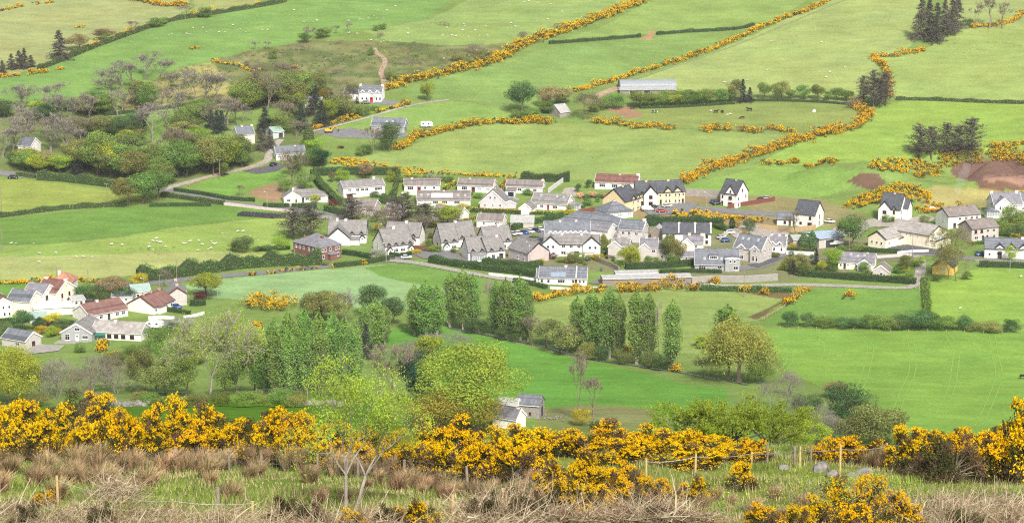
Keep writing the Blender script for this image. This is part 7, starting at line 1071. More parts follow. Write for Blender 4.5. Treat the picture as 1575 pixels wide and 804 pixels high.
def tank(label, px, base, m, ln=3.2, r0=.85, up=.7):
    p = atf(px, base); r = thing('oil_tank', label, 'tank', (p.x, p.y, p.z), .05); b = MB(); k = 14; b.prism([(r0*math.cos(i*2*math.pi/k), up+r0+r0*math.sin(i*2*math.pi/k)) for i in range(k)], lambda q, t: (t, q[0], q[1]), -ln/2, ln/2); b.build('barrel', m, r); b = MB(); b.box(-ln*.35, -ln*.25, -.5, .5, -.4, up+.2); b.box(ln*.25, ln*.35, -.5, .5, -.4, up+.2); b.build('stand', M_CONC, r)
tank('dark green oil tank before the white bungalow wing', 155, 522, M_GREENP); tank('black round tank behind the lower cream houses', 138, 468, M_DARK, 2.4, .7)
def bale_pile():
    b = MB(); k = 14; b.prism([(.6*math.cos(i*2*math.pi/k), .6+.6*math.sin(i*2*math.pi/k)) for i in range(k)], lambda q, t: (q[0], t, q[1]), -.6, .6); me = b.mesh('wrapped_bale'); bm = bmesh.new(); bm.from_mesh(me); bmesh.ops.bevel(bm, geom=[e for e in bm.edges if len(e.link_faces) == 2 and e.calc_face_angle() > 1], offset=.12, segments=2, affect='EDGES'); bm.to_mesh(me); bm.free(); me.materials.append(mat('bale_wrap', (.035, .035, .045), rough=.25, spec=.7))
    for nx, ny, px, py, gr in ((12, 4, 367, 332, 'black wrapped silage bales in the larger block by the road'), (5, 3, 413, 334, 'black wrapped silage bales in the smaller block by the road')):
        p = atf(px, py)
        for i in range(nx):
            for j in range(ny):
                x, y = p.x+i*1.28+j*.5, p.y+j*1.3; o = bpy.data.objects.new('wrapped_bale', me); COL.objects.link(o); o.location = (x, y, gz(x, y)); o.rotation_euler = (0, 0, rnd.uniform(-.15, .15)); tag(o, gr.replace('bales', 'bale', 1).replace('in the', 'standing in the'), 'silage bale', gr)
bale_pile()
# ------------------------------------------------------------------ people and animals (skin-grown bodies)
def skin(name, pts, edges, mats, sub=2, root=0):
    me = bpy.data.meshes.new(name); me.from_pydata([p[:3] for p in pts], edges, []); o = bpy.data.objects.new(name, me); COL.objects.link(o); m = o.modifiers.new('s', 'SKIN'); sv = me.skin_vertices[0].data
    for i, p in enumerate(pts): sv[i].radius = (p[3], p[4] if len(p) > 4 else p[3])
    sv[root].use_root = True; o.modifiers.new('u', 'SUBSURF').levels = sub; bpy.context.view_layer.update(); ev = o.evaluated_get(bpy.context.evaluated_depsgraph_get()); r = bpy.data.meshes.new_from_object(ev); bpy.data.objects.remove(o); bpy.data.meshes.remove(me); r.name = name
    r.polygons.foreach_set('use_smooth', [True]*len(r.polygons))
    for q in mats: r.materials.append(q)
    return r
def quadruped(name, L_, Hh, body, neck, head, leg, m, m2=None, graze=True, face=None, belly=.0):
    hz = Hh; P = [(-L_*.42, 0, hz*.80, body*.85), (-L_*.15, 0, hz*.76, body), (L_*.15, 0, hz*.75, body), (L_*.40, 0, hz*.80, body*.85)]; E = [(0, 1), (1, 2), (2, 3)]
    nz = (L_*.68, 0, hz*.42, neck) if graze else (L_*.6, 0, hz*1.15, neck); P.append(nz); E.append((3, 4)); P.append((L_*.84, 0, hz*.2, head) if graze else (L_*.82, 0, hz*1.12, head)); E.append((4, 5))
    for s in (-1, 1):
        for at_, x, b in ((0, -L_*.40, -1), (3, L_*.38, 1)):
            k = len(P); P += [(x, s*body*.62, hz*.55, leg*1.7), (x+(.05*L_ if b < 0 else 0), s*body*.62, hz*.3, leg*1.1), (x-(.02*L_ if b < 0 else 0), s*body*.62, .03, leg)]; E += [(at_, k), (k, k+1), (k+1, k+2)]
    k = len(P); P.append((-L_*.56, 0, hz*.62, leg*.8)); E.append((0, k)); me = skin(name, P, E, [m]+([m2] if m2 else []), 2, 1)
    if face:
        for f in me.polygons:
            c = f.center
            if face(c.x/L_, c.z/hz, c.y): f.material_index = 1
    return me
M_WOOL = mat('wool', (.52, .49, .43), var=.12, scale=6); M_SHEEPF = mat('sheep_face', (.30, .27, .24)); M_HORSE = mat('horse_coat', (.10, .04, .022), var=.25); M_COWB = mat('cow_black', (.018, .018, .02)); M_COWW = mat('cow_white', (.62, .6, .56))
SHEEP = quadruped('sheep', 1.25, .78, .30, .15, .10, .045, M_WOOL, M_SHEEPF, True, lambda x, z, y: x > .74 or z < .38 and abs(x) < .6); SHEEPUP = quadruped('sheep', 1.25, .78, .30, .15, .10, .045, M_WOOL, M_SHEEPF, False, lambda x, z, y: x > .7 or z < .38 and abs(x) < .6)
COWB = quadruped('cow', 2.1, 1.35, .40, .22, .16, .07, M_COWB, M_COWW, False); COWW = quadruped('cow', 2.1, 1.35, .40, .22, .16, .07, M_COWB, M_COWW, True, lambda x, z, y: math.sin(x*9+1)+math.sin(z*7+y*3) > .1); COWG = quadruped('cow', 2.1, 1.35, .40, .22, .16, .07, M_COWB, M_COWW, True); HORSE = quadruped('horse', 2.1, 1.45, .36, .2, .13, .06, M_HORSE, None, True)
def animal(me, name, label, cat, px, py, group=None, sc=1.0, dm=FAR, yaw=None):
    p = at(px, py, dm); o = bpy.data.objects.new(name, me); COL.objects.link(o); o.location = p; o.rotation_euler = (0, 0, yaw if yaw is not None else rnd.choice((0, math.pi))+rnd.uniform(-.9, .9)); o.scale = (sc, sc, sc); tag(o, label, cat, group)
FL = {'white sheep grazing on the bright field below the top left hedge': [(259, 54), (264, 53), (287, 53), (291, 54), (297, 44), (312, 44), (318, 50), (325, 48), (337, 51), (346, 50), (359, 40), (369, 46), (384, 48), (366, 47), (378, 50), (201, 65), (404, 47), (412, 47), (447, 43)],
 'white sheep grazing on the upper middle hill': [(452, 17), (467, 35), (482, 34), (488, 33), (536, 33), (553, 31), (558, 31), (566, 28), (575, 25), (579, 29), (590, 30), (595, 17), (608, 11), (536, 52), (549, 53), (627, 46), (628, 53), (582, 16)],
 'white sheep spread over the pale green upper slope': [(649, 46), (681, 56), (687, 44), (701, 57), (711, 48), (713, 38), (715, 42), (711, 48), (731, 48), (747, 41), (749, 56), (775, 19), (780, 44), (786, 37), (793, 42), (798, 41), (800, 34), (842, 31), (847, 8), (865, 19), (871, 17), (879, 17), (894, 27), (910, 2), (917, 1), (949, 5), (955, 10), (959, 11), (806, 4), (813, 3), (827, 6), (738, 55), (721, 58), (696, 56)],
 'white sheep gathered where the moor track meets the grass': [(571, 63), (578, 63), (580, 63), (586, 65), (590, 64), (600, 64), (615, 62), (683, 91)],
 'white sheep on the wide pale field below the hill gorse': [(1186, 65), (1191, 65), (1263, 66), (1299, 104), (1277, 112), (1271, 120), (1179, 109), (1114, 128), (1123, 126), (1150, 125)],
 'white sheep in the big sheep field at the left': [(18, 375), (25, 375), (52, 375), (61, 391), (86, 390), (60, 404), (107, 400), (117, 396), (128, 396), (142, 396), (172, 377), (188, 378), (229, 376), (230, 381), (235, 385), (235, 372), (241, 368), (241, 372), (246, 374), (250, 374), (255, 381), (281, 375), (285, 376), (293, 372), (306, 372), (305, 386), (311, 377), (320, 384), (325, 383), (325, 372), (328, 376), (332, 376), (342, 360), (366, 357), (374, 357), (385, 364), (397, 370)],
 'white sheep in the small clearing inside the left wood': [(209, 178), (215, 180), (231, 180), (242, 180), (277, 168), (226, 193), (166, 188)], 'white sheep resting in the field right of the yellow cottage': [(1480, 424), (1480, 428), (1477, 475), (1570, 427)], 'white lamb in the cow field': [(1093, 172), (1119, 178), (1124, 177)], 'white sheep below the overgrown hedge of the retaining wall': [(1084, 440), (1089, 440), (1096, 439), (1222, 452)]}
for lab, pts in FL.items():
    for x, y in pts: animal(SHEEP if rnd.random() < .6 else SHEEPUP, 'sheep', lab, 'sheep', x, y, lab.replace('white sheep', 'flock of white sheep'), rnd.choice((.5, .55, .75, .85, .9, .95)))
animal(COWB, 'cow', 'black cow standing leftmost of the three black cows by the white lambs', 'cow', 1101, 174, yaw=.2); animal(COWG, 'cow', 'black cow facing away beside the white lambs', 'cow', 1111, 174, yaw=1.9); animal(COWB, 'cow', 'black cow standing alone highest in the cow field', 'cow', 1153, 171, sc=1.1, yaw=3.2); animal(COWG, 'cow', 'black cow lying low in the middle of the cow field', 'cow', 1142, 183, sc=.9, yaw=3.1); animal(COWW, 'cow', 'black and white cow alone at the left of the cow field', 'cow', 1006, 174, yaw=.1); animal(COWG, 'cow', 'black cow cut by the right edge of the tracked field', 'cow', 1573, 582, yaw=.1); animal(COWB, 'cow', 'dark cow by the muddy gateway under the barn trees', 'cow', 973, 168, yaw=.3)
animal(HORSE, 'horse', 'brown horse standing leftmost in the horse field', 'horse', 1298, 460, yaw=1.2); animal(HORSE, 'horse', 'brown horse grazing at the back of the horse field', 'horse', 1306, 456, yaw=3.0); animal(HORSE, 'horse', 'small brown foal lying nearest in the horse field', 'foal', 1311, 461, sc=.6, yaw=.3)
def rock(name, label, px, py, sx, sz, m, dm=FAR, group=None, sy=None):
    p = at(px, py, dm); bm = bmesh.new(); bmesh.ops.create_icosphere(bm, subdivisions=2, radius=1); q = random.Random(int(px*7+py))
    for v in bm.verts: v.co *= q.uniform(.78, 1.15); v.co.x *= sx; v.co.y *= sy or sx*.7; v.co.z *= sz
    me = bpy.data.meshes.new(name); bm.to_mesh(me); bm.free(); o = link(name, me, None, [m]); o.location = (p.x, p.y, p.z+sz*.3); o.rotation_euler = (0, 0, q.uniform(0, 3)); tag(o, label, name.replace('_', ' '), group); return o
M_ROCK = mat('lichened_rock', (.21, .20, .185), var=.35, scale=4, bump=.4)
rock('boulder', 'big pale boulder alone in the cow field', 1252, 172, 1.1, 1.0, M_COWW)
# person by the van
def person(label, px, base, coat):
    p = atf(px, base); P = [(0, 0, .95, .13, .1), (0, 0, 1.2, .14, .1), (0, 0, 1.42, .15, .1), (0, 0, 1.5, .06), (0, .0, 1.62, .09, .1), (0, -.01, 1.72, .08)]; E = [(0, 1), (1, 2), (2, 3), (3, 4), (4, 5)]
    for s in (-1, 1):
        k = len(P); P += [(s*.2, 0, 1.42, .055), (s*.25, .02, 1.15, .045), (s*.24, -.08, .92, .035), (s*.24, -.12, .84, .03)]; E += [(2, k), (k, k+1), (k+1, k+2), (k+2, k+3)]; k = len(P); P += [(s*.1, 0, .88, .09), (s*.11, -.03, .48, .065), (s*.12, .02, .08, .045), (s*.13, -.12, .04, .04)]; E += [(0, k), (k, k+1), (k+1, k+2), (k+2, k+3)]
    me = skin('person', P, E, [mat('skin', (.45, .28, .21)), coat, mat('jeans', (.03, .04, .08)), mat('hair', (.05, .03, .02))], 1)
    for f in me.polygons: z = f.center.z; f.material_index = 2 if z < .95 else 1 if z < 1.48 else 3 if z > 1.68 or (z > 1.58 and f.center.y > .02) else 0
    o = link('person', me); o.location = (p.x, p.y, p.z+.1); o.rotation_euler = (0, 0, .4); tag(o, label, 'person')
person('person in a red jacket standing behind the white van', 1006.5, 326, mat('red_cloth', (.5, .05, .03)))
# ------------------------------------------------------------------ near hillside
NEAR = 68.0
def nat(px, py): return at(px, py, NEAR)
# gorse bush prototypes, unit height about 2.6 m
GP = []
for v in range(5):
    rng = np.random.default_rng(50+v); n = 30; C = []; 
    while len(C) < n:
        u = rng.normal(size=3); u[2] = abs(u[2])*.9+.05; u /= np.linalg.norm(u); C.append(u*np.array([1.7, 1.4, 2.05])*rng.uniform(.55, 1.0))
    C = np.array(C); Rr = rng.uniform(.32, .62, n); C[:, 2] = np.clip(C[:, 2], .45, 2.2)
    m = 8200; i = rng.integers(0, n, m); u = unit(m, rng); P = C[i]+u*(Rr[i]*rng.uniform(.3, 1.0, m))[:, None]; dry = (rng.random(n) < .3)[i] | (P[:, 2] < .7) & (rng.random(m) < .6)
    fol = quads('foliage', leafq(P, .13, rng, u, 1.0, .35), dry.astype(int)); fol.materials.append(LG['gorse']); fol.materials.append(LG['gorsedry'])
    fl = np.nonzero(rng.random(n) < .72)[0]; m = 10500; i = fl[rng.integers(0, len(fl), m)]
    # each lobe carries sprigs of blossom, densest towards the light
    ns = 34; sp = unit(ns*n, rng).reshape(n, ns, 3); sp[..., 2] = np.where(sp[..., 2] < .05, np.abs(sp[..., 2])*.8+.1, sp[..., 2]); s = sp[i, rng.integers(0, ns, m)]; P = C[i]+s*(Rr[i]*rng.uniform(.82, 1.2, m))[:, None]+rng.normal(size=(m, 3))*.034; k_ = rng.random(m) < np.clip((P[:, 2]-.55)*.85, .03, 1); P, s = P[k_], s[k_]
    blo = quads('blossom', leafq(P, .07, rng, s, 1.0, .85)); blo.materials.append(LG['bloom'])
    S = [(0, 0, -.2, rng.normal()*.2, rng.normal()*.2, .5, .07, .05)]+[(rng.normal()*.15, rng.normal()*.15, .1, *(c*.92), .045, .015) for c in C]+[(*(c*.5), *(c*.9+rng.normal(size=3)*.25), .02, .008) for c in np.repeat(C, 3, 0)]
    ste = quads('stems', tubes(np.array(S), 5)); ste.materials.append(M_BROWNTWIG); GP.append((fol, blo, ste))
NB = {}
def gbush(px, base, top, wpx, place, bloom=True, dm=NEAR):
    NB.setdefault((place, bloom), []).append((px, base, top, wpx, dm))
def flush_bushes():
    for (place, bl), rows in NB.items():
        rows.sort()
        for i, (px, base, top, wpx, dm) in enumerate(rows):
            p = at(px, base, dm); D = math.sqrt(p.x**2+p.y**2+(CAMZ-p.z)**2); h = height_to(p, top); w = wpx*D/F
            lab = '%s gorse bush %s' % ('flowering yellow' if bl else 'dry brown', place) if len(rows) == 1 else '%s gorse bush %s, %s from left' % ('flowering yellow' if bl else 'dry brown', place, nth(i+1))
            r = thing('gorse_bush', lab, 'gorse bush', p, RNG.uniform(-.5, .5)+(math.pi if i % 2 else 0), 'gorse bushes '+place if len(rows) > 1 else None); r.scale = (w/3.4, w/3.4, h/2.35); f, b, s = GP[int(RNG.integers(0, 5))]
            for n_, me in (('stems', s), ('foliage', f), ('blossom', b)):
                if n_ == 'blossom' and not bl: continue
                o = bpy.data.objects.new(n_, me); COL.objects.link(o); o.parent = r
for a in [(-12, 694, 604, 90), (40, 692, 608, 100), (85, 690, 618, 80), (160, 697, 622, 105), (125, 700, 650, 80), (205, 694, 640, 80), (255, 688, 606, 90), (318, 694, 612, 110), (285, 692, 640, 80), (360, 696, 634, 80), (418, 704, 614, 110), (388, 702, 640, 80), (455, 706, 632, 90), (520, 706, 642, 90), (565, 706, 650, 80), (600, 708, 655, 70)]: gbush(*a, 'in the long bank at the left')
for a in [(650, 704, 640, 90), (700, 706, 638, 100), (748, 706, 654, 90), (800, 706, 652, 110), (840, 704, 664, 90), (885, 700, 655, 90), (935, 698, 644, 110), (985, 698, 654, 100), (1030, 700, 660, 100), (1075, 702, 662, 100), (1120, 706, 668, 90), (1160, 708, 672, 70), (960, 712, 676, 110), (1060, 716, 684, 120), (1110, 716, 686, 100), (770, 716, 680, 80)]: gbush(*a, 'in the long bank right of the young ash')
for a in [(640, 736, 672, 80), (690, 742, 668, 90), (740, 744, 676, 90), (785, 740, 676, 90), (830, 732, 674, 80), (600, 728, 680, 70), (555, 722, 676, 70), (500, 720, 672, 70)]: gbush(*a, 'in the nearer bank behind the wire fence')
for a in [(10, 708, 646, 80), (70, 706, 640, 70), (130, 708, 640, 80), (185, 708, 634, 80), (235, 706, 650, 70), (300, 710, 648, 80), (350, 712, 650, 80), (405, 714, 648, 80), (450, 716, 656, 70)]: gbush(*a, 'in the front of the long left bank')
for a in [(1268, 714, 672, 66), (1305, 714, 668, 76), (1345, 712, 670, 66), (1398, 706, 650, 70), (1430, 708, 658, 70), (1470, 706, 648, 80), (1505, 716, 664, 90), (1540, 715, 640, 80), (1572, 716, 612, 90), (1585, 720, 640, 80)]: gbush(*a, 'along the fence at the right')
for a in [(900, 764, 706, 70), (935, 768, 714, 70), (880, 790, 730, 60), (960, 752, 706, 60), (1008, 776, 730, 64), (1072, 776, 726, 60), (1142, 752, 706, 54), (895, 804, 770, 50)]: gbush(*a, 'in the middle of the rough slope')
for a in [(850, 768, 706, 70), (872, 782, 718, 76), (918, 796, 738, 66), (962, 786, 732, 60), (905, 745, 690, 70)]: gbush(*a, 'spilling down the slope at centre')
for a in [(1525, 738, 664, 110), (1575, 742, 628, 110), (1478, 730, 668, 90), (1395, 724, 668, 80)]: gbush(*a, 'in the tall bank at the right edge')
for a in [(1290, 806, 730, 90), (1340, 812, 722, 90), (1375, 812, 750, 70), (1255, 815, 760, 70), (1320, 830, 770, 110), (1170, 822, 772, 70), (1230, 825, 772, 60), (1400, 815, 770, 60)]: gbush(*a, 'in the near corner at bottom right')
gbush(640, 812, 764, 80, 'at the bottom edge below centre'); gbush(538, 815, 780, 50, 'at the foot of the young ash'); gbush(68, 778, 754, 44, 'beside the new fence stake at bottom left')
for a in [(122, 662, 598, 100), (1450, 740, 664, 120), (1420, 738, 690, 90), (1490, 742, 690, 90), (850, 790, 740, 70), (985, 790, 752, 60)]: gbush(*a, 'among the flowering ones', False)
for a in [(38, 812, 772, 60), (160, 812, 768, 50), (436, 806, 758, 66), (478, 812, 766, 60), (596, 812, 772, 60), (752, 806, 752, 70), (812, 806, 748, 70), (1010, 812, 772, 60), (1480, 815, 775, 70)]: gbush(*a, 'lying low among the cut sticks', False)
gbush(146, 650, 600, 70, 'behind the left bank, on dark stems', dm=118)
flush_bushes()
# young ash with two stems
rng = np.random.default_rng(4); S, tips = skeleton(rng, 6.6, .3, 5, (3, 4), .8, .2, .1, 2, .2, gnarl=.3); p = nat(532, 790); r = thing('ash_tree', 'slender two-stemmed young ash with pale bark and fresh lime leaves', 'tree', p, .3)
link('trunk', quads('trunk', tubes(np.concatenate(S[:3]), 6)), r, [M_PALEBARK]); link('twigs', quads('twigs', tubes(np.concatenate(S[3:]), 4)), r, [M_GREYBARK])
i = rng.choice(len(tips), min(len(tips), 1900), False); P = np.repeat(tips[i], 11, 0); lo = np.concatenate(S[2:5]); lo = lo[lo[:, 5] > 1.3]; t_ = rng.random((2600, 1)); lo = lo[rng.integers(0, len(lo), 2600)]; P = np.concatenate([P, lo[:, :3]*(1-t_)+lo[:, 3:6]*t_+rng.normal(size=(2600, 3))*.06]); P = P+rng.normal(size=P.shape)*.13; link('crown', quads('crown', leafq(P, .1, rng, None, 0, .5)), r, [leaf('ash_leaf', (.31, .40, .055), .45)])
r.scale = (.78, .78, height_to(p, 556)/6.6)
rng = np.random.default_rng(9); S, tips = skeleton(rng, 3, .2, 4, (3, 4), .8, .2, .035, 4, .4); p = nat(1222, 812); r = thing('sapling', 'sparse lime-leaved sapling bush left of the near gorse', 'sapling', p); link('trunk', quads('trunk', tubes(np.concatenate(S), 4)), r, [M_GREYBARK]); P = np.repeat(tips, 4, 0); P = P+rng.normal(size=P.shape)*.12; link('crown', quads('crown', leafq(P, .06, rng)), r, [LG['lime']]); r.scale = (1.15, 1.15, height_to(p, 722)/3)
# rush tussocks
RT = []
M_RUSH = leaf('rush_straw', (.43, .30, .185), .45, .015, .3, 1.5); M_RUSHG = leaf('rush_green', (.12, .15, .05), .25)
for v in range(4):
    rng = np.random.default_rng(80+v); n = 420; a = rng.uniform(0, 6.28, n); t = rng.uniform(.02, .55, n)**1.0; b = np.stack([np.cos(a)*rng.uniform(0, .25, n), np.sin(a)*rng.uniform(0, .25, n), np.full(n, -.05)], 1); ln = rng.uniform(.55, 1.1, n); w = .011; V = []; m1 = b+np.stack([np.cos(a)*t*.45, np.sin(a)*t*.45, np.ones(n)*.62], 1)*ln[:, None]; e = b+np.stack([np.cos(a)*t*1.15, np.sin(a)*t*1.15, 1-t*.35], 1)*ln[:, None]; sd = np.stack([-np.sin(a+1), np.cos(a+1), a*0], 1)*w
    V = np.concatenate([np.stack([b-sd, b+sd, m1+sd, m1-sd], 1), np.stack([m1-sd, m1+sd, e+sd*.3, e-sd*.3], 1)]); g = (rng.random(n) < .22); me = quads('rush_tussock', V, np.concatenate([g, g]).astype(int)); me.materials.append(M_RUSH); me.materials.append(M_RUSHG); RT.append(me)
def tussock(px, base, top, lab, grp):
    p = nat(px, base); h = height_to(p, top); o = bpy.data.objects.new('rush_tussock', RT[int(RNG.integers(0, 4))]); COL.objects.link(o); o.location = p; s = h*1.0; o.scale = (s*RNG.uniform(.9, 1.5), s*RNG.uniform(.9, 1.3), s); o.rotation_euler = (0, 0, RNG.uniform(0, 6.28)); tag(o, lab, 'rush tussock', grp)
q = random.Random(3)
for i in range(64):
    x = q.uniform(-20, 560); b = q.uniform(712, 735) if i < 44 else q.uniform(735, 775); tussock(x, b, b-q.uniform(22, 40), 'straw-coloured rush tussock on the rough grass left of the young ash', 'rush tussocks on the left rough grass')
for i in range(34):
    x = q.uniform(560, 860); b = 738+(x-560)*.05+q.uniform(-10, 24); tussock(x, b, b-q.uniform(18, 34), 'straw-coloured rush tussock between the young ash and the dead brushwood', 'rush tussocks right of the young ash')
for i in range(22): x = q.uniform(1000, 1240); b = q.uniform(765, 800); tussock(x, b, b-q.uniform(14, 26), 'thin straw-coloured rush tussock below the bare new stakes', 'rush tussocks below the new stakes')
for i in range(8): x = q.uniform(1335, 1365); b = q.uniform(716, 724); tussock(x, b, b-q.uniform(24, 34), 'reddish rush tussock beside the old post in the right fence', 'rush tussocks at the right fence post')
# grass and dead brushwood
def grass():
    rng = np.random.default_rng(12); n = 150000; px = rng.uniform(-60, 1640, n); u = rng.random(n); D = 74+62*u; a = np.arctan((px-CX)/F/math.cos(PITCH)); x, y = D*np.sin(a), D*np.cos(a); z = ground(x, y); ln = rng.uniform(.1, .3, n)*(1+.6*np.sin(x/2.1)*np.sin(y/1.7)); an = rng.uniform(0, 6.28, n); d = np.stack([np.cos(an)*.5, np.sin(an)*.5, np.ones(n)], 1)*ln[:, None]; b = np.stack([x, y, z-.02], 1); sd = np.stack([-np.sin(an), np.cos(an), an*0], 1)*.018
    dry = rng.random(n) < np.clip(.22+.2*np.sin(x/3+y/4)+np.clip((83-D)/9, 0, .5), .05, .8); V = np.stack([b-sd, b+sd, b+d+sd*.2, b+d-sd*.2], 1); o = link('grass', quads('grass', V, dry.astype(int)), None, [leaf('grass_blade', (.16, .21, .045), .3, .0, .35, .3), leaf('grass_straw', (.36, .29, .17), .3, .0, .3, .3)]); tag(o, 'rough green and straw grass on the near slope', 'grass', None, 'stuff')
grass()
def brush(poly, n, seed, lab, hmax):
    rng = np.random.default_rng(seed); pts = []
    xs = [p[0] for p in poly]; ys = [p[1] for p in poly]
    X = rng.uniform(min(xs), max(xs), n*4); Y = rng.uniform(min(ys), max(ys), n*4); k = inpoly(X, Y, poly); X, Y = X[k][:n], Y[k][:n]; gx = np.array([tuple(nat(a, b)) for a, b in zip(X[:90], Y[:90])]); c = rng.integers(0, len(gx), len(X)); base = gx[c]+rng.normal(size=(len(X), 3))*np.array([.45, .45, 0]); base[:, 2] = ground(base[:, 0], base[:, 1])+rng.random(len(X))**1.5*hmax
    an = rng.uniform(0, 6.28, len(X)); el = rng.normal(size=len(X))*.35+.25; ln = rng.uniform(.25, 1.2, len(X)); d = np.stack([np.cos(an)*np.cos(el), np.sin(an)*np.cos(el), np.sin(el)], 1); bend = rng.normal(size=(len(X), 3))*.25; r0 = rng.uniform(.006, .016, len(X))*(1+1.6*(rng.random(len(X)) < .06)); S = []; p = base
    for s in range(3): q_ = p+(d+bend*s)*ln[:, None]/3; S.append(np.concatenate([p, q_, (r0*(1-.25*s))[:, None], (r0*(.75-.22*s))[:, None]], 1)); p = q_
    mi = np.tile(np.repeat((rng.random(len(X)) < .5).astype(int), 1), 3); V = tubes(np.concatenate(S), 3); o = link('brushwood', quads('brushwood', V, np.tile(mi, 3)), None, [mat('dead_stick', (.41, .345, .235), var=.3), mat('dead_gorse', (.19, .125, .075), var=.35)]); tag(o, lab, 'brushwood', None, 'stuff')
brush([(-30, 786), (60, 780), (170, 790), (260, 794), (330, 798), (330, 830), (-30, 830)], 3200, 1, 'tangle of cut dead gorse sticks at the bottom left corner', .28); brush([(330, 796), (430, 788), (520, 796), (600, 790), (600, 830), (330, 830)], 2000, 2, 'brown heap of dead gorse at the foot of the young ash', .3); brush([(680, 786), (740, 768), (850, 758), (900, 780), (890, 830), (680, 830)], 2800, 3, 'brown dead gorse heap right of the bottom gorse bush', .5); brush([(900, 795), (960, 775), (1040, 795), (1080, 830), (880, 830)], 2600, 4, 'pale fan of dead gorse sticks at the bottom centre', .3); brush([(1400, 782), (1470, 768), (1600, 774), (1600, 830), (1420, 830)], 3200, 5, 'pale tangle of dead gorse sticks at the bottom right corner', .3); brush([(160, 762), (195, 750), (205, 775), (165, 785)], 700, 6, 'small brown dead gorse mound by the left stakes', .9)
def rushes(label, polys, n, seed, hmin, hmax, m, name='rushes'):
    rng = np.random.default_rng(seed); out = []; ms = []
    for poly in polys:
        xs = [p[0] for p in poly]; ys = [p[1] for p in poly]; cl = [(rng.uniform(min(xs), max(xs)), rng.uniform(min(ys), max(ys))) for _ in range(14)]; k = 0
        while k < n:
            c = cl[int(rng.integers(0, 14))]; x, y = c[0]+rng.normal()*(max(xs)-min(xs))*.09, c[1]+rng.normal()*(max(ys)-min(ys))*.09
            if not inpoly(np.array([x]), np.array([y]), poly)[0]: k += .2; continue
            k += 1; p = atf(x, y); s = rng.uniform(hmin, hmax); q = rng.normal(size=(12, 3))*np.array([.5, .5, .22])*s+np.array([p.x, p.y, p.z+s*.3]); out.append(leafq(q, s*.55, rng)); ms.append(np.full(12, int(rng.integers(0, len(m)))))
    o = link(name, quads(name, np.concatenate(out), np.concatenate(ms)), None, m); tag(o, label, name, None, 'stuff')
rushes('dark rush clumps scattered over the sheep pastures', [[(340, 22), (480, 12), (500, 34), (380, 42)], [(160, 384), (300, 376), (330, 388), (180, 396)], [(650, 30), (900, 5), (880, 30), (700, 60)], [(1190, 20), (1400, 10), (1350, 60), (1180, 62)], [(600, 210), (880, 200), (1000, 250), (700, 262)], [(1400, 70), (1570, 60), (1570, 90), (1420, 84)]], 70, 5, .25, .6, [LG['olive'], LG['dark']])
rushes('bracken and gorse scrub mottling the rough moor', [FIELDS[6][1], FIELDS[6][1], FIELDS[7][1]], 420, 6, .4, 1.5, [LG['olive'], LG['dark'], M_BROWNTWIG, LG['green']], 'bracken')
# stakes, posts and wire of the near fences
def stake(label, px, base, top, m, r0=.055):
    p = nat(px, base); h = height_to(p, top); b = MB(); b.bar((0, 0, -.35), (rnd.uniform(-.04, .04), 0, h), r0, 7, 0, r0*.92); o = b.build('fence_post', m); o.location = p; tag(o, label, 'fence post'); return (p.x, p.y, p.z+h*.85)
new = [stake('new pale stake %s' % t, x, b, tp, M_NEWWOOD) for x, b, tp, t in [(89, 777, 731, 'beside the gorse at bottom left'), (193, 776, 762, 'right of the small dead gorse mound'), (266, 786, 767, 'in the grass left of the old grey post'), (388, 794, 770, 'left of the young ash'), (696, 790, 760, 'right of the bottom gorse bush'), (773, 772, 750, 'before the brown dead gorse heap'), (994, 736, 705, 'against the gorse bank, first right of the tangle'), (1069, 731, 697, 'against the gorse bank, second right of the tangle'), (1156, 715, 694, 'at the end of the gorse bank'), (1230, 718, 686, 'beside the old leaning post'), (1292, 733, 683, 'tallest, alone on the grass by the boulders'), (1364, 714, 681, 'beside the old post at the right gorse')]]
for x, b, tp, t in [(336, 784, 749, 'in front of the dead brushwood'), (1222, 716, 686, 'leaning beside the new pale stake'), (1354, 716, 685, 'beside rushes at the right'), (1525, 714, 686, 'among the gorse at far right'), (330, 722, 697, 'on the wire fence below the left gorse')]: stake('weathered grey fence post '+t, x, b, tp, M_WOOD, .075)
fence('wire netting fence below the flowering gorse at the left', [(270, 722), (330, 722), (426, 730), (500, 736), (598, 742), (683, 750), (720, 756)], 1.15, 3.4, M_WOOD, M_WIRE, (.3, .5, .7, .97), .07, .008, NEAR, mesh=True, jit=.03); fence('rusted wire fence in front of the right gorse bushes', [(1180, 712), (1222, 716), (1290, 712), (1354, 716), (1440, 716)], 1.1, 4.2, M_WOOD, M_WIRE, (.5, .95), .06, .01, NEAR, jit=.03)
S = []
for a, b in list(zip(new[:4], new[1:4]))+list(zip(new[6:], new[7:])):
    P = [np.array(a)*(1-t)+np.array(b)*t-np.array([0, 0, .25*4*t*(1-t)*.4]) for t in np.linspace(0, 1, 7)]; S += [(*P[i], *P[i+1], .012, .012) for i in range(6)]
o = link('fence_wire', quads('fence_wire', tubes(np.array(S), 4)), None, [M_GALV]); tag(o, 'thin slack wire strung between the new pale stakes', 'wire')
for i, (x, y, s, h, t) in enumerate([(1262, 724, .5, .34, 'largest grey boulder in the row'), (1280, 732, .36, .24, 'mossy boulder left of the tallest stake'), (1312, 734, .4, .22, 'pale flat boulder right of the tallest stake'), (1330, 730, .45, .3, 'small pale boulder beside the near gorse'), (1206, 722, .3, .2, 'little white stone near the leaning post')]): rock('boulder', t, x, y, s, h, M_ROCK, NEAR)
for i in range(16): x = 172+i*3.6+rnd.uniform(-3, 3); rock('boulder', 'lichened stone in the tumbled wall behind the left gorse bank', x, 622+rnd.uniform(-2, 3), rnd.uniform(.3, .6), rnd.uniform(.25, .4), M_ROCK, 180, 'tumbled wall stones behind the gorse')
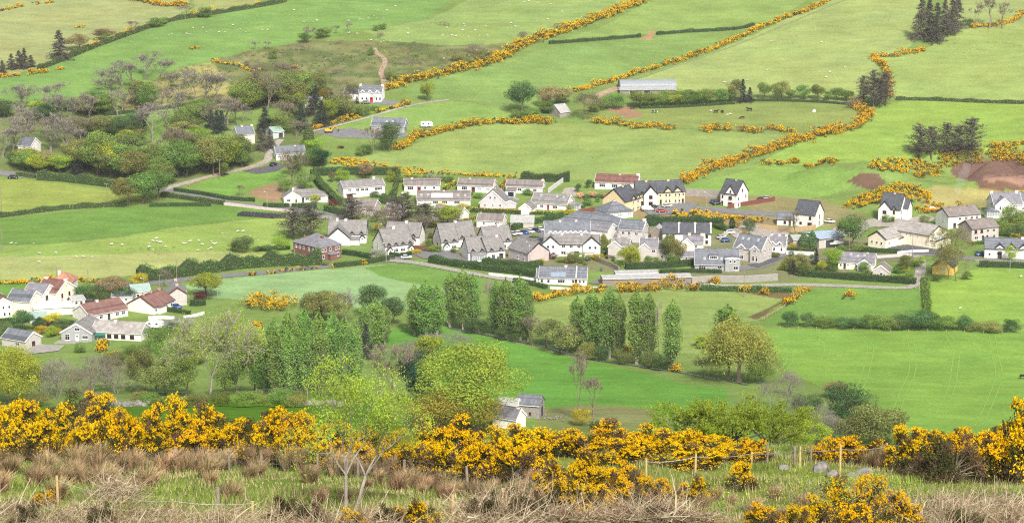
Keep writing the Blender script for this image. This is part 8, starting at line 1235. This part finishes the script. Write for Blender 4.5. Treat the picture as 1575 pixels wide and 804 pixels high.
for i in range(12): x = 470+i*5+rnd.uniform(-3, 3); rock('boulder', 'lichened stone in the tumbled wall behind the young ash', x, 622+rnd.uniform(-2, 3), rnd.uniform(.3, .6), rnd.uniform(.25, .4), M_ROCK, 180, 'tumbled wall stones behind the ash')
for i in range(14): x = 836+rnd.uniform(0, 36); rock('rubble_stone', 'pale broken rubble in the yard of the stone barn', x, 640+rnd.uniform(-3, 6), rnd.uniform(.25, .6), rnd.uniform(.15, .35), M_ROCK, FAR, 'rubble in the stone barn yard')
# ------------------------------------------------------------------ smoke and air
def volume(name, dens, col, noise=False):
    m, t, N, L = _new(name); o = N.new('ShaderNodeOutputMaterial'); v = N.new('ShaderNodeVolumePrincipled'); v.inputs['Color'].default_value = (*col, 1); v.inputs['Density'].default_value = dens; v.inputs['Anisotropy'].default_value = 0
    if noise:
        tc = N.new('ShaderNodeTexCoord'); no = N.new('ShaderNodeTexNoise'); no.inputs['Scale'].default_value = .6; no.inputs['Detail'].default_value = 3; L.new(tc.outputs['Object'], no.inputs['Vector']); r = N.new('ShaderNodeMapRange'); r.inputs[1].default_value = .5; r.inputs[2].default_value = .8; r.inputs[4].default_value = dens; L.new(no.outputs[0], r.inputs[0]); L.new(r.outputs[0], v.inputs['Density'])
    L.new(v.outputs[0], o.inputs['Volume']); return m
HAZE = 0.00004
p = atf(1463, 350); b = MB(); k = 10; rings = []
for i, (dx, z, r0) in enumerate([(0, 7.9, .35), (.3, 10, .8), (1.4, 13, 1.3), (2.6, 17, 1.9), (4.2, 22, 2.4), (5.4, 26, 1.6)]): rings.append([(dx+r0*math.cos(j*2*math.pi/k), r0*math.sin(j*2*math.pi/k), z) for j in range(k)])
for i in range(5):
    for j in range(k): b.poly([rings[i][j], rings[i][(j+1) % k], rings[i+1][(j+1) % k], rings[i+1][j]])
b.v = [q for r_ in rings for q in r_]; b.f = [(i*k+j, i*k+(j+1) % k, (i+1)*k+(j+1) % k, (i+1)*k+j) for i in range(5) for j in range(k)]+[tuple(range(k))[::-1], tuple(range(5*k, 6*k))]; b.m = [0]*len(b.f); o = b.build('chimney_smoke', volume('smoke', .035, (.85, .92, 1.0))); o.location = p; tag(o, 'thin blue-white smoke drifting from the brown-tiled chimney', 'smoke', None, 'stuff')
if HAZE:
    b = MB(); b.box(-4300, 4300, -400, 4310, -25, CAMZ+60); b.v = [(x, y, z) for x, y, z in b.v]; o = b.build('haze', volume('air', HAZE, (.86, .9, 1.0))); o['kind'] = 'stuff'; o['label'] = 'thin spring haze over the valley'
